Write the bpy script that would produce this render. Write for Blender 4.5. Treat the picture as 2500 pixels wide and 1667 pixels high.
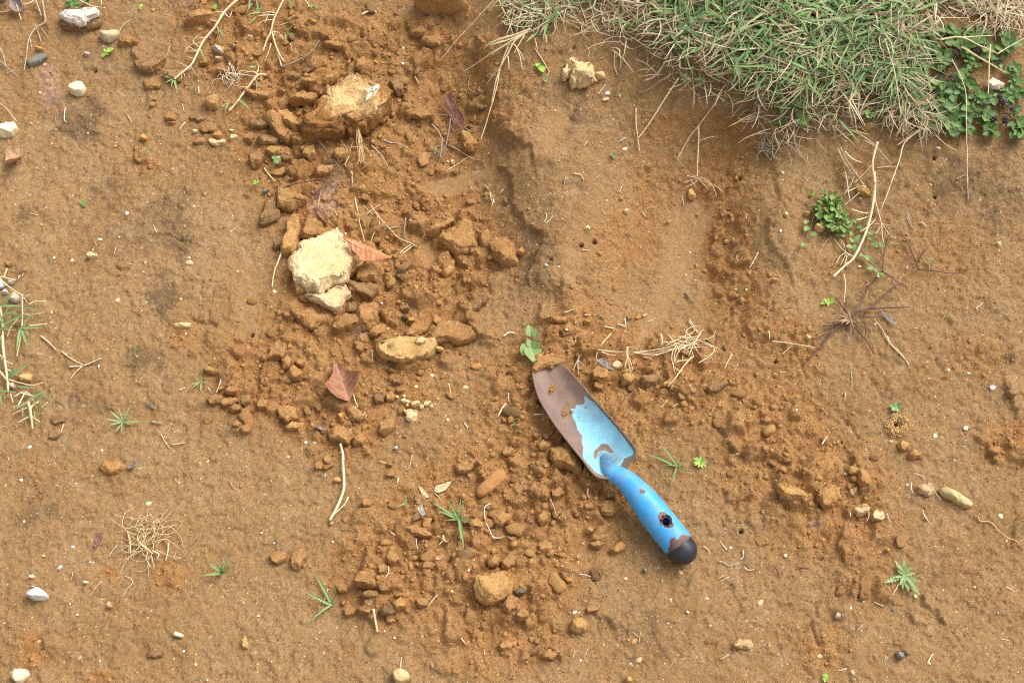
import bpy, bmesh, math, random
import numpy as np
from mathutils import Vector, Matrix

for _o in list(bpy.data.objects):
    bpy.data.objects.remove(_o)
SC = bpy.context.scene
COL = SC.collection
RNG = np.random.default_rng(7)
random.seed(7)

# ------------------------------------------------------------------ camera
TILT = math.radians(24.0)
DIST = 1.65
TANH = 0.3636                                  # tan of half the horizontal field of view
CAM = np.array([0.0, -DIST * math.sin(TILT), DIST * math.cos(TILT)])
FW = np.array([0.0, math.sin(TILT), -math.cos(TILT)])
UP = np.array([0.0, math.cos(TILT), math.sin(TILT)])
cam_d = bpy.data.cameras.new('camera')
cam_d.sensor_width = 36.0
cam_d.lens = 18.0 / TANH
cam_d.clip_start = 0.02
cam_d.clip_end = 200.0
cam = bpy.data.objects.new('camera', cam_d)
cam.location = CAM
cam.rotation_euler = (TILT, 0, 0)
COL.objects.link(cam)
SC.camera = cam

# ------------------------------------------------------------------ sky and sun (bright overcast, light from the upper right)
SUN_EL, SUN_AZ = math.radians(54), math.radians(52)      # azimuth measured from +Y (picture top) towards +X (picture right)
world = bpy.data.worlds.new('World')
SC.world = world
world.use_nodes = True
wn, wl = world.node_tree.nodes, world.node_tree.links
wn.clear()
w_out = wn.new('ShaderNodeOutputWorld')
w_bg = wn.new('ShaderNodeBackground')
w_sky = wn.new('ShaderNodeTexSky')
w_sky.sky_type = 'NISHITA'
w_sky.sun_disc = False
w_sky.sun_elevation = SUN_EL
w_sky.sun_rotation = SUN_AZ
w_sky.air_density = 1.0
w_sky.dust_density = 6.0
w_sky.ozone_density = 0.6
w_bg.inputs['Strength'].default_value = 0.15
w_hs = wn.new('ShaderNodeHueSaturation')            # cloud cover: the sky is nearly white
w_hs.inputs['Saturation'].default_value = 0.18
wl.new(w_sky.outputs[0], w_hs.inputs['Color'])
wl.new(w_hs.outputs[0], w_bg.inputs['Color'])
wl.new(w_bg.outputs[0], w_out.inputs['Surface'])
sun_d = bpy.data.lights.new('sun', 'SUN')
sun_d.energy = 1.0
sun_d.angle = math.radians(34)
sun_d.color = (1.0, 0.96, 0.90)
sun = bpy.data.objects.new('sun', sun_d)
sun.rotation_euler = (math.pi / 2 - SUN_EL, 0, -SUN_AZ + math.pi)
sun.location = (0.9, 0.7, 1.6)
COL.objects.link(sun)
vs = SC.view_settings
vs.view_transform = 'Standard'
vs.look = 'None'
vs.exposure = 0.44
vs.gamma = 1.0
vs.use_curve_mapping = False
SC.cycles.use_denoising = False
SC.cycles.filter_width = 1.1
SC.cycles.max_bounces = 5
SC.cycles.diffuse_bounces = 3

# ------------------------------------------------------------------ helpers: photograph pixels <-> the place
def rays(px, py):
    a = (np.asarray(px, float) - 1250.0) / 1250.0 * TANH
    b = -(np.asarray(py, float) - 833.5) / 1250.0 * TANH
    return FW[None, :] + a[..., None] * np.array([1.0, 0, 0]) + b[..., None] * UP

def project(x, y, z):
    vx, vy, vz = x - CAM[0], y - CAM[1], z - CAM[2]
    dep = vy * FW[1] + vz * FW[2]
    up = vy * UP[1] + vz * UP[2]
    return 1250 + vx / dep / TANH * 1250, 833.5 - up / dep / TANH * 1250

CROPS = dict(A=(0, 0), B=(600, 0), C=(1200, 0), D=(1850, 0), E=(0, 420), F=(600, 420), G=(1200, 420), H=(1850, 420),
             I=(0, 820), J=(600, 820), K=(1200, 820), L=(1850, 820), M=(0, 1217), N=(600, 1217), O=(1200, 1217), Q=(1850, 1217),
             T=(1450, 1100), V=(2200, 60), W=(1950, 440), P=(0, 0))
CF = {k: 3.4846 for k in CROPS}
CF['T'] = CF['V'] = CF['W'] = 5.2267
CF['P'] = 1.0
def q(c, *xy):
    """outline points read off an enlarged part of the photograph -> photograph pixels, N x 2"""
    a = np.array(xy, float).reshape(-1, 2) / CF[c]
    return a + np.array(CROPS[c])

def _hash(ix, iy, iz, seed):
    ix = ix.astype(np.int64).astype(np.uint32); iy = iy.astype(np.int64).astype(np.uint32); iz = iz.astype(np.int64).astype(np.uint32)
    h = ix * np.uint32(374761393) + iy * np.uint32(668265263) + iz * np.uint32(2147483647 - 1640531) + np.uint32(seed * 362437 + 97)
    h = (h ^ (h >> np.uint32(13))) * np.uint32(1274126177)
    h = (h ^ (h >> np.uint32(15))) * np.uint32(2246822519)
    return (h ^ (h >> np.uint32(16))).astype(np.float64) / 4294967295.0

def pn2(x, y, seed=0):
    """gradient noise in the plane, about -0.7..0.7"""
    x = np.asarray(x, float); y = np.asarray(y, float)
    xi, yi = np.floor(x), np.floor(y); fx, fy = x - xi, y - yi
    u = fx * fx * fx * (fx * (fx * 6 - 15) + 10); v = fy * fy * fy * (fy * (fy * 6 - 15) + 10)
    zero = np.zeros_like(xi)
    def g(ax, ay, dx, dy):
        t = _hash(ax, ay, zero, seed) * 2 * np.pi
        return np.cos(t) * dx + np.sin(t) * dy
    a = g(xi, yi, fx, fy); b = g(xi + 1, yi, fx - 1, fy); c = g(xi, yi + 1, fx, fy - 1); d = g(xi + 1, yi + 1, fx - 1, fy - 1)
    return (a * (1 - u) + b * u) * (1 - v) + (c * (1 - u) + d * u) * v

def fbm2(x, y, octv=4, seed=0, gain=0.5):
    s = 0; amp = 1.0
    for k in range(octv):
        s = s + amp * pn2(x * 2 ** k + 17.3 * k, y * 2 ** k - 9.1 * k, seed + k); amp *= gain
    return s

def vn3(p, seed=0):
    """smooth value noise in space, -1..1"""
    pi = np.floor(p); f = p - pi; f = f * f * (3 - 2 * f)
    r = 0
    for dx in (0, 1):
        for dy in (0, 1):
            for dz in (0, 1):
                w = (f[:, 0] if dx else 1 - f[:, 0]) * (f[:, 1] if dy else 1 - f[:, 1]) * (f[:, 2] if dz else 1 - f[:, 2])
                r = r + w * _hash(pi[:, 0] + dx, pi[:, 1] + dy, pi[:, 2] + dz, seed)
    return r * 2 - 1

def fbm3(p, octv=4, seed=0, gain=0.5):
    s = 0; amp = 1.0
    for k in range(octv):
        s = s + amp * vn3(p * 2 ** k + 11.7 * k, seed + k); amp *= gain
    return s

def smooth(e0, e1, x):
    t = np.clip((x - e0) / (e1 - e0), 0, 1)
    return t * t * (3 - 2 * t)

def seg_dist(px, py, pts):
    """distance to a polyline and signed side (>0: to the right hand of travel, picture y down), plus along-parameter"""
    best = np.full(px.shape, 1e9); side = np.zeros(px.shape); past = np.zeros(px.shape)
    n = len(pts) - 1
    for i in range(n):
        ax, ay = pts[i]; bx, by = pts[i + 1]
        dx, dy = bx - ax, by - ay; L2 = dx * dx + dy * dy + 1e-9
        tr = ((px - ax) * dx + (py - ay) * dy) / L2; t = np.clip(tr, 0, 1)
        ex, ey = px - (ax + t * dx), py - (ay + t * dy)
        d = np.hypot(ex, ey); m = d < best
        best = np.where(m, d, best)
        side = np.where(m, np.sign(dx * ey - dy * ex), side)
        over = np.zeros(px.shape)
        if i == 0: over = np.maximum(over, -tr) * np.sqrt(L2)
        if i == n - 1: over = np.maximum(over, (tr - 1)) * np.sqrt(L2)
        past = np.where(m, np.maximum(over, 0), past)
    return best, side, past

def in_poly(px, py, poly):
    """signed distance to a polygon, positive inside"""
    pts = np.vstack([poly, poly[:1]])
    d, _, _ = seg_dist(px, py, pts)
    ins = np.zeros(px.shape, bool)
    for (ax, ay), (bx, by) in zip(pts[:-1], pts[1:]):
        c = ((ay > py) != (by > py)) & (px < (bx - ax) * (py - ay) / (by - ay + 1e-12) + ax)
        ins ^= c
    return np.where(ins, d, -d)

def mesh_from(name, verts, faces, smooth_shade=True):
    """fast mesh from arrays; faces is K x 3 or K x 4 (or a list of such arrays)"""
    me = bpy.data.meshes.new(name)
    fl = faces if isinstance(faces, list) else [faces]
    fl = [f for f in fl if len(f)]
    verts = np.ascontiguousarray(verts, dtype=np.float32)
    me.vertices.add(len(verts)); me.vertices.foreach_set('co', verts.ravel())
    nl = sum(f.size for f in fl); npoly = sum(len(f) for f in fl)
    me.loops.add(nl); me.polygons.add(npoly)
    li = np.concatenate([f.ravel() for f in fl]).astype(np.int32)
    tot = np.concatenate([np.full(len(f), f.shape[1], np.int32) for f in fl])
    st = np.concatenate([[0], np.cumsum(tot)[:-1]]).astype(np.int32)
    me.loops.foreach_set('vertex_index', li)
    me.polygons.foreach_set('loop_start', st)
    me.polygons.foreach_set('loop_total', tot)
    me.polygons.foreach_set('use_smooth', np.full(npoly, smooth_shade, bool))
    me.update(calc_edges=True)
    return me

def vattr(me, name, arr):
    a = me.attributes.new(name, 'FLOAT', 'POINT')
    a.data.foreach_set('value', np.asarray(arr, np.float32).ravel())

def cattr(me, name, arr):
    a = me.attributes.new(name, 'FLOAT_COLOR', 'POINT')
    c = np.ones((len(arr), 4), np.float32); c[:, :arr.shape[1]] = arr
    a.data.foreach_set('color', c.ravel())

def obj(name, me, mat=None, parent=None, loc=None):
    o = bpy.data.objects.new(name, me)
    COL.objects.link(o)
    if mat is not None and me is not None and not me.materials:
        me.materials.append(mat)
    if parent is not None: o.parent = parent
    if loc is not None: o.location = loc
    return o

def tag(o, label=None, cat=None, group=None, kind=None):
    if label: o['label'] = label
    if cat: o['category'] = cat
    if group: o['group'] = group
    if kind: o['kind'] = kind
    return o

def empty(name, loc, label, cat, group=None):
    o = bpy.data.objects.new(name, None); COL.objects.link(o); o.location = loc
    o.empty_display_size = 0.02
    return tag(o, label, cat, group)

# ------------------------------------------------------------------ materials
def lin(r, g, b):
    f = lambda c: ((c / 255 + 0.055) / 1.055) ** 2.4 if c > 10 else c / 255 / 12.92
    return (f(r), f(g), f(b), 1.0)

class NT:
    def __init__(s, name):
        s.m = bpy.data.materials.new(name); s.m.use_nodes = True
        s.t = s.m.node_tree; s.t.nodes.clear()
        s.out = s.t.nodes.new('ShaderNodeOutputMaterial')
        s.b = s.t.nodes.new('ShaderNodeBsdfPrincipled')
        s.t.links.new(s.b.outputs[0], s.out.inputs['Surface'])
    def n(s, typ, ins=None, **kw):
        nd = s.t.nodes.new('ShaderNode' + typ)
        for k, v in kw.items(): setattr(nd, k, v)
        for k, v in (ins or {}).items(): s.put(nd.inputs[k], v)
        return nd
    def put(s, sock, v):
        if isinstance(v, bpy.types.NodeSocket): s.t.links.new(v, sock)
        elif isinstance(v, bpy.types.Node): s.t.links.new(v.outputs[0], sock)
        else: sock.default_value = v
    def mix(s, f, a, b, mode='MIX'):
        nd = s.t.nodes.new('ShaderNodeMix'); nd.data_type = 'RGBA'; nd.blend_type = mode
        s.put(nd.inputs[0], f); s.put(nd.inputs[6], a); s.put(nd.inputs[7], b)
        return nd.outputs[2]
    def math(s, op, a, b=0.0, c=None, clamp=False):
        nd = s.t.nodes.new('ShaderNodeMath'); nd.operation = op; nd.use_clamp = clamp
        s.put(nd.inputs[0], a); s.put(nd.inputs[1], b)
        if c is not None: s.put(nd.inputs[2], c)
        return nd.outputs[0]
    def ramp(s, v, lo, hi, a=0.0, b=1.0):
        nd = s.t.nodes.new('ShaderNodeMapRange'); nd.clamp = True
        s.put(nd.inputs[0], v)
        for k, x in zip((1, 2, 3, 4), (lo, hi, a, b)): s.put(nd.inputs[k], x)
        return nd.outputs[0]
    def noise(s, co, scale, detail=4, rough=0.55, dist=0.0):
        nd = s.n('TexNoise', {'Vector': co, 'Scale': scale, 'Detail': detail, 'Roughness': rough, 'Distortion': dist})
        return nd.outputs[0]
    def coords(s, vary=True):
        tc = s.n('TexCoord').outputs['Object']
        if not vary: return tc
        r = s.n('ObjectInfo').outputs['Random']
        add = s.n('VectorMath', operation='ADD')
        s.put(add.inputs[0], tc)
        m = s.math('MULTIPLY', r, 37.0)
        cb = s.n('CombineXYZ', {'X': m, 'Y': s.math('MULTIPLY', r, 91.0), 'Z': m})
        s.put(add.inputs[1], cb.outputs[0])
        return add.outputs[0]
    def attr(s, name, out='Fac'):
        return s.n('Attribute', attribute_name=name).outputs[out]

def grit(N, co, col, amount=1.0, fine=820.0, pale=(0.62, 0.45, 0.27, 1), size=0.42):
    """pale sand grains and dark pores of the size of single grains"""
    v = N.n('TexVoronoi', {'Vector': co, 'Scale': fine})
    sep = N.n('SeparateColor', {0: v.outputs['Color']})
    near = N.ramp(v.outputs['Distance'], size, size - 0.14)
    col = N.mix(1.0, col, N.n('CombineColor', {k: N.ramp(sep.outputs[2], 0, 1, 0.80, 1.19) for k in (0, 1, 2)}).outputs[0], 'MULTIPLY')
    hit = N.math('MULTIPLY', N.math('MULTIPLY', N.math('GREATER_THAN', sep.outputs[0], 0.94), near), amount)
    col = N.mix(hit, col, N.mix(sep.outputs[1], pale, (0.72, 0.58, 0.40, 1)))
    dk = N.math('MULTIPLY', N.math('MULTIPLY', N.math('LESS_THAN', sep.outputs[0], 0.13), near), 0.55)
    col = N.mix(dk, col, (0.09, 0.05, 0.025, 1))
    v2 = N.n('TexVoronoi', {'Vector': co, 'Scale': fine * 0.42})
    s2 = N.n('SeparateColor', {0: v2.outputs['Color']})
    near2 = N.ramp(v2.outputs['Distance'], 0.36, 0.28)
    hit2 = N.math('MULTIPLY', N.math('MULTIPLY', N.math('GREATER_THAN', s2.outputs[0], 0.975), near2), amount)
    col = N.mix(hit2, col, N.mix(s2.outputs[1], (0.60, 0.42, 0.24, 1), (0.85, 0.76, 0.60, 1)))
    return col, v.outputs['Distance']

def soil_mat(name, a, b, dark=0.72, light=1.18, amount=0.8, bump=0.55, scale=1.0, extra=None, rough=0.95):
    N = NT(name); co = N.coords()
    n1 = N.noise(co, 26 * scale, 5, 0.6)
    n2 = N.noise(co, 170 * scale, 6, 0.7)
    col = N.mix(N.ramp(n1, 0.36, 0.64), a, b)
    col = N.mix(1.0, col, N.n('CombineColor', {k: N.ramp(n2, 0.28, 0.72, dark, light) for k in (0, 1, 2)}).outputs[0], 'MULTIPLY')
    rb_ = N.ramp(N.n('ObjectInfo').outputs['Random'], 0, 1, 0.86, 1.10)
    col = N.mix(1.0, col, N.n('CombineColor', {0: rb_, 1: rb_, 2: rb_}).outputs[0], 'MULTIPLY')
    if extra: col = extra(N, co, col)
    col, vd = grit(N, co, col, amount)
    N.put(N.b.inputs['Base Color'], col)
    N.b.inputs['Roughness'].default_value = rough
    N.b.inputs['Specular IOR Level'].default_value = 0.2
    h = N.math('ADD', N.noise(co, 330, 6, 0.7), N.math('MULTIPLY', vd, 0.35))
    bp = N.n('Bump', {'Strength': bump, 'Distance': 0.0016, 'Height': h})
    N.put(N.b.inputs['Normal'], bp)
    return N.m

def plain_mat(name, a, b, scale=60, rough=0.75, spec=0.3, bump=0.15, trans=0.0, bscale=400):
    N = NT(name); co = N.coords()
    n1 = N.noise(co, scale, 5, 0.6)
    rnd = N.n('ObjectInfo').outputs['Random']
    f = N.math('ADD', N.ramp(n1, 0.3, 0.7), N.math('MULTIPLY', N.math('SUBTRACT', rnd, 0.5), 0.7), clamp=True)
    N.put(N.b.inputs['Base Color'], N.mix(f, a, b))
    N.b.inputs['Roughness'].default_value = rough
    N.b.inputs['Specular IOR Level'].default_value = spec
    if bump:
        N.put(N.b.inputs['Normal'], N.n('Bump', {'Strength': bump, 'Distance': 0.001, 'Height': N.noise(co, bscale, 4, 0.6)}))
    return N.m

TAN = lin(158, 125, 86)
LOOSE = lin(169, 126, 79); LOOSE2 = lin(154, 111, 66)
M = {}
M['clod'] = soil_mat('clod_soil', LOOSE, lin(174, 130, 80), amount=0.5)
M['clod_dark'] = soil_mat('clod_soil_dark', lin(156, 120, 80), lin(142, 110, 74), amount=0.5)
M['clod_pale'] = soil_mat('clod_soil_pale', lin(192, 150, 94), lin(176, 132, 78), amount=0.5)
def _cream_extra(N, co, col):
    m = N.ramp(N.noise(co, 70, 4, 0.6, 0.6), 0.52, 0.72)
    return N.mix(N.math('MULTIPLY', m, 0.35), col, lin(206, 164, 104))
M['cream'] = soil_mat('cream_clay', lin(230, 206, 160), lin(218, 186, 134), dark=0.86, light=1.06, amount=0.12, bump=0.5, extra=_cream_extra)
M['ochre'] = soil_mat('ochre_clay', lin(216, 178, 118), lin(200, 156, 96), dark=0.82, light=1.1, amount=0.2, bump=0.5)
def _crust_extra(N, co, col):
    m = N.attr('crust')
    f = N.ramp(N.math('ADD', m, N.math('MULTIPLY', N.math('SUBTRACT', N.noise(co, 150, 7, 0.8), 0.5), 2.6)), 0.30, 0.85)
    return N.mix(N.math('MULTIPLY', f, 0.9), col, lin(222, 188, 132))
M['clod_crust'] = soil_mat('clod_with_pale_crust', lin(164, 119, 70), lin(150, 104, 58), amount=0.5, extra=_crust_extra)
def stone_mat(name, a, b, c=None, rough=0.6, sc=60, thr=(0.5, 0.6), speck=0.45):
    N = NT(name); co = N.coords()
    col = N.mix(N.ramp(N.noise(co, sc, 6, 0.65, 0.5), *thr), a, b)
    if c: col = N.mix(N.ramp(N.noise(co, sc * 3.3, 5, 0.7), 0.58, 0.66), col, c)
    dirt = N.math('MULTIPLY', N.ramp(N.noise(co, 45, 5, 0.7), 0.52, 0.7), speck)
    col = N.mix(dirt, col, LOOSE)
    N.put(N.b.inputs['Base Color'], col)
    N.b.inputs['Roughness'].default_value = rough
    N.b.inputs['Specular IOR Level'].default_value = 0.35
    N.put(N.b.inputs['Normal'], N.n('Bump', {'Strength': 0.35, 'Distance': 0.001, 'Height': N.noise(co, 420, 5, 0.65)}))
    return N.m
M['white_chip'] = stone_mat('flaky_white_crust', lin(232, 222, 206), lin(206, 190, 172), lin(242, 236, 224), 0.9, 90)
M['pink_chip'] = stone_mat('pinkish_white_stone', lin(238, 216, 196), lin(222, 190, 168), None, 0.8)
M['pebble_ochre'] = stone_mat('yellow_pebble', lin(196, 146, 82), lin(176, 122, 64), lin(212, 172, 112))
M['pebble_tan'] = stone_mat('tan_pebble', lin(180, 146, 100), lin(158, 122, 80), lin(200, 172, 128))
M['pebble_speckled'] = stone_mat('speckled_pebble', lin(206, 182, 130), lin(186, 150, 92), lin(128, 120, 108), sc=75)
M['pebble_twotone'] = stone_mat('two_toned_pebble', lin(196, 178, 140), lin(122, 96, 64), lin(214, 202, 172), sc=32)
M['stone_dark'] = stone_mat('dark_slate', lin(104, 88, 68), lin(84, 74, 62))
M['stone_orange'] = stone_mat('smooth_orange_stone', lin(178, 126, 76), lin(166, 114, 66), None, 0.9, 30)
M['stone_grey'] = stone_mat('pale_grey_stone', lin(190, 172, 150), lin(160, 142, 122), lin(212, 200, 184))
M['stone_blue'] = stone_mat('blue_grey_stone', lin(124, 118, 108), lin(96, 92, 86), lin(176, 170, 160), 0.45)
M['stone_white'] = stone_mat('white_stone', lin(226, 222, 216), lin(196, 194, 196), lin(238, 234, 226), 0.6, 50, speck=0.35)
M['stone_cream'] = stone_mat('cream_white_stone', lin(236, 224, 186), lin(226, 208, 166), lin(240, 230, 200), 0.55, 40, speck=0.3)
M['root_clod'] = stone_mat('root_matted_soil', lin(206, 178, 134), lin(160, 118, 72), lin(226, 206, 168), 0.95, 140)
M['pale_bark'] = stone_mat('pale_bark', lin(194, 160, 116), lin(172, 136, 94), lin(206, 180, 140), 0.9, 110)
M['stem_chip'] = stone_mat('cut_stem', lin(226, 208, 178), lin(206, 184, 150), None, 0.8, 90)
# ------------------------------------------------------------------ the ground: heights
STEP = 0.0015
FX = np.arange(-0.72, 0.7201, STEP); FY = np.arange(-0.45, 0.5601, STEP)
def graded(a, n=19, g=1.65):
    st = STEP; lo = [a[0]]; hi = [a[-1]]
    for k in range(n):
        st *= g; lo.append(lo[-1] - st); hi.append(hi[-1] + st)
    return np.concatenate([lo[:0:-1], a, hi[1:]]), n
GX, NP = graded(FX); GY, _ = graded(FY)
XX, YY = np.meshgrid(GX, GY)
CX = np.clip(XX, -0.95, 0.95); CY = np.clip(YY, -0.52, 0.78)

MACRO = np.array([   # picture x, y, height in cm
 (0,1667,0),(620,1667,0.1),(1250,1667,-0.1),(1900,1667,0),(2500,1667,.2),(0,1200,.3),(600,1250,0),(1250,1250,.2),(1900,1200,.4),(2200,1300,.5),(2500,1200,1.2),
 (0,800,1),(400,800,.7),(2500,800,3),(2100,820,2.2),(1900,900,1.1),(2250,1000,1.6),(200,500,1.2),(0,450,1.8),(450,450,.8),(0,200,3.2),(40,280,2.0),(100,100,3.6),(300,200,2),
 (500,170,2.3),(250,20,4.2),(600,20,3.6),(560,330,1.2),(640,820,.2),(560,620,.6),
 (800,800,0),(1000,650,-1.4),(900,450,-.4),(1000,500,-1.8),(1060,400,-1.8),(800,250,.9),(900,150,2.0),(1000,50,3.2),(1100,140,1.5),(1150,300,-.9),(700,420,0.2),(1190,480,-1.2),(1210,640,-1.2),
 (1300,350,3.2),(1330,450,2.8),(1380,600,2.0),(1350,740,.7),(1300,200,4.8),(1400,190,5.6),(1250,110,5.4),(1210,40,6),
 (1550,450,-.4),(1600,600,-1.7),(1550,720,-1.2),(1450,820,0),(1700,430,-.3),(1780,370,1.3),(1500,350,2.2),(1550,260,4.2),(1650,700,-1.5),(1760,600,-.7),(1780,720,-.5),(1440,480,1.6),
 (1920,450,3.9),(1900,620,3.2),(1880,480,3.6),(1890,760,2.0),(1960,720,2.4),(2100,500,3.9),(2300,500,4.4),(2500,500,5),(2300,700,3),(2400,390,6),(1850,330,4.6),
 (1920,310,7),(2010,320,7.4),(2200,320,7),(2500,340,7),(1700,200,7.6),(1850,100,10),(1500,60,8.6),(2200,100,11),(2500,100,10.5),(1400,20,7.6),(2500,-60,11.5),(1800,-60,11),(900,-80,4.4),(0,-80,4.6),
 (1350,900,0),(1600,950,.3),(1750,950,.7),(1450,1050,0),(1650,1300,.2),(-200,800,1.2),(2750,800,3.4),(-200,1750,.1),(2700,1750,.3),(1250,1850,-.2)], float)
def _phi(r): return np.sqrt(r * r + 70.0 ** 2)
_d = np.hypot(MACRO[:, None, 0] - MACRO[None, :, 0], MACRO[:, None, 1] - MACRO[None, :, 1])
_w = np.linalg.solve(_phi(_d) + np.eye(len(MACRO)) * 2.0, MACRO[:, 2] - 2.0)
_cx, _cy = np.meshgrid(np.arange(-270, 2781, 10.0), np.arange(-170, 1891, 10.0))
_cs0 = np.full(_cx.shape, 2.0)
for (_mx, _my, _), _wgt in zip(MACRO, _w):
    _cs0 += _wgt * _phi(np.hypot(_cx - _mx, _cy - _my))
def macro(px, py):
    u = (np.clip(px, -260, 2760) + 270) / 10; v = (np.clip(py, -160, 1880) + 170) / 10
    j = u.astype(int); i = v.astype(int); fu = u - j; fv = v - i
    s = (_cs0[i, j] * (1 - fu) + _cs0[i, j + 1] * fu) * (1 - fv) + (_cs0[i + 1, j] * (1 - fu) + _cs0[i + 1, j + 1] * fu) * fv
    return s * 0.01

Z0 = np.zeros_like(XX)
sub = (slice(None, None, 6), slice(None, None, 6))
PX, PY = project(CX, CY, Z0)
Z0 = macro(PX, PY)
for _ in range(2):
    PX, PY = project(CX, CY, Z0)
    Z0 = 0.5 * Z0 + 0.5 * macro(PX, PY)
PX, PY = project(CX, CY, Z0)

# masks in the soil itself
def blobs(lst, warp=38, seed=3):
    wx = PX + warp * fbm2(PX / 70, PY / 70, 4, seed); wy = PY + warp * fbm2(PX / 70 + 50, PY / 70, 4, seed + 9)
    m = np.zeros_like(PX)
    for x, y, rx, ry, w in lst:
        k = (np.abs(wx - x) < 2.3 * rx) & (np.abs(wy - y) < 2.3 * ry)
        e = ((wx[k] - x) / rx) ** 2 + ((wy[k] - y) / ry) ** 2
        m[k] = 1 - (1 - m[k]) * (1 - w * np.exp(-e ** 1.15))
    return m
LOOSE_M = blobs([
 (800,250,240,190,.95),(700,360,110,150,.9),(1000,650,240,150,1),(880,720,190,150,1),(1050,560,160,130,1),(880,470,170,100,.8),(1050,310,160,140,.75),(1000,110,190,110,.75),
 (1170,160,60,160,.5),(640,920,140,110,.95),(830,1010,150,120,.9),(1000,900,180,90,.6),(720,820,120,70,.7),(1130,1250,230,160,.85),(980,1400,210,120,.95),(1230,1400,200,130,.9),(1200,1560,220,110,.7),
 (1340,1100,190,150,1),(1300,980,110,150,.95),(1620,950,180,110,.95),(1520,850,200,60,.85),(1420,1230,160,120,.8),(1900,1000,150,80,.7),(1930,1150,200,110,.95),(2080,1240,110,90,.8),
 (1980,1330,160,100,.45),(2450,1080,80,70,.85),(2140,1420,80,90,.5),(560,110,150,110,.65),(600,30,150,70,.7),(345,398,38,30,1),(80,1590,60,50,.9),(420,1410,60,50,.8),(270,1385,26,26,.9),
 (1770,540,75,200,.85),(1790,700,60,110,.85),(1600,480,130,140,.5),(1500,620,110,110,.5),(2330,620,150,130,.4),(1930,850,80,80,.85),(1850,760,50,110,.6),(1420,760,100,60,.6),(2010,1580,70,60,.7),
 (450,820,50,50,.7),(90,1140,80,60,.3),(2390,880,90,80,.5),(1640,300,120,60,.5),(1800,330,80,50,.6),(240,1660,40,20,.9),(1260,240,70,130,.4),(2100,420,60,60,.5)])
STAIN_M = blobs([
 (215,295,60,45,.85),(150,330,120,110,.45),(395,725,40,55,.95),(375,880,70,45,.7),(300,570,190,110,.5),(430,520,60,90,.65),(90,1250,80,60,.65),(250,460,50,40,.6),(60,530,30,50,.6),
 (2350,440,140,90,.75),(2450,520,60,60,.6),(2130,720,80,60,.3),(1330,600,55,150,.45),(1275,650,45,60,.5),(1400,340,45,90,.5),(1420,260,30,50,.7),(1600,1560,110,80,.55),(2310,1390,120,60,.45),
 (1550,1480,90,60,.35),(210,980,90,60,.55),(2080,800,60,40,.35),(700,1290,120,90,.3),(640,1560,90,60,.3),(1310,700,50,60,.45),(1420,480,30,60,.5),(2370,1480,100,60,.35),(0,1330,80,100,.3),(1340,480,60,80,.35),(460,620,50,60,.5)], 60, 21)
SMOOTH_M = np.zeros_like(PX)
for poly, ff, wt_ in ((q('F', 1455,110, 1640,60, 1800,20, 2120,-40, 2150,60, 1950,70, 1860,150, 1760,200, 1580,190, 1480,160), 4, .95),
             (q('P', 1641,484, 1677,466, 1739,528, 1730,564, 1708,600, 1686,636, 1668,680, 1650,720, 1632,760, 1602,800, 1572,850, 1535,868, 1550,820, 1590,760, 1600,700, 1616,640, 1626,564, 1630,520), 10, .6),
             (q('G', 560,620, 770,690, 770,800, 700,960, 620,900, 560,740), 6, .7),
             (q('E', 2030,640, 2130,690, 2190,1000, 2180,1400, 2020,1400, 2000,1200, 2040,1000), 9, .55),
             (q('C', 300,1180, 480,960, 640,1000, 560,1200, 440,1390, 330,1330), 10, .5),
             (q('F', 1450,560, 1560,600, 1680,880, 1560,800), 6, .6),
             (q('B', 1300,90, 1440,40, 1420,150, 1330,190), 8, .5), (q('B', 1800,180, 2150,120, 2120,330, 1900,350, 1760,260), 10, .5)):
    k = (PX > poly[:, 0].min() - 30) & (PX < poly[:, 0].max() + 30) & (PY > poly[:, 1].min() - 30) & (PY < poly[:, 1].max() + 30)
    kx, ky = PX[k], PY[k]
    sd = in_poly(kx + 5 * fbm2(kx / 18, ky / 18, 3, 5), ky + 5 * fbm2(kx / 18 + 9, ky / 18, 3, 6), poly)
    SMOOTH_M[k] = np.maximum(SMOOTH_M[k], wt_ * smooth(-ff, ff, sd))
LOOSE_M = LOOSE_M * (1 - 0.9 * SMOOTH_M)
MAUVE_M = blobs([(790,500,38,48,1),(815,450,30,20,.6),(120,205,40,60,.55),(880,820,26,20,.8),(150,260,50,60,.3),(1380,140,60,20,.0),(1990,1275,20,14,.7)], 16, 41)
THATCH_M = smooth(-30, 40, in_poly(PX + 25 * fbm2(PX / 60, PY / 60, 3, 8), PY + 25 * fbm2(PX / 60, PY / 60 + 30, 3, 8), np.array(
 [(1200,-400),(1225,70),(1300,90),(1390,60),(1480,110),(1580,180),(1650,215),(1760,265),(1850,320),(1960,345),(2060,345),(2170,300),(2220,180),(2260,80),(2330,40),(2520,0),(3200,-100),(3200,-400)], float)))

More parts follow.
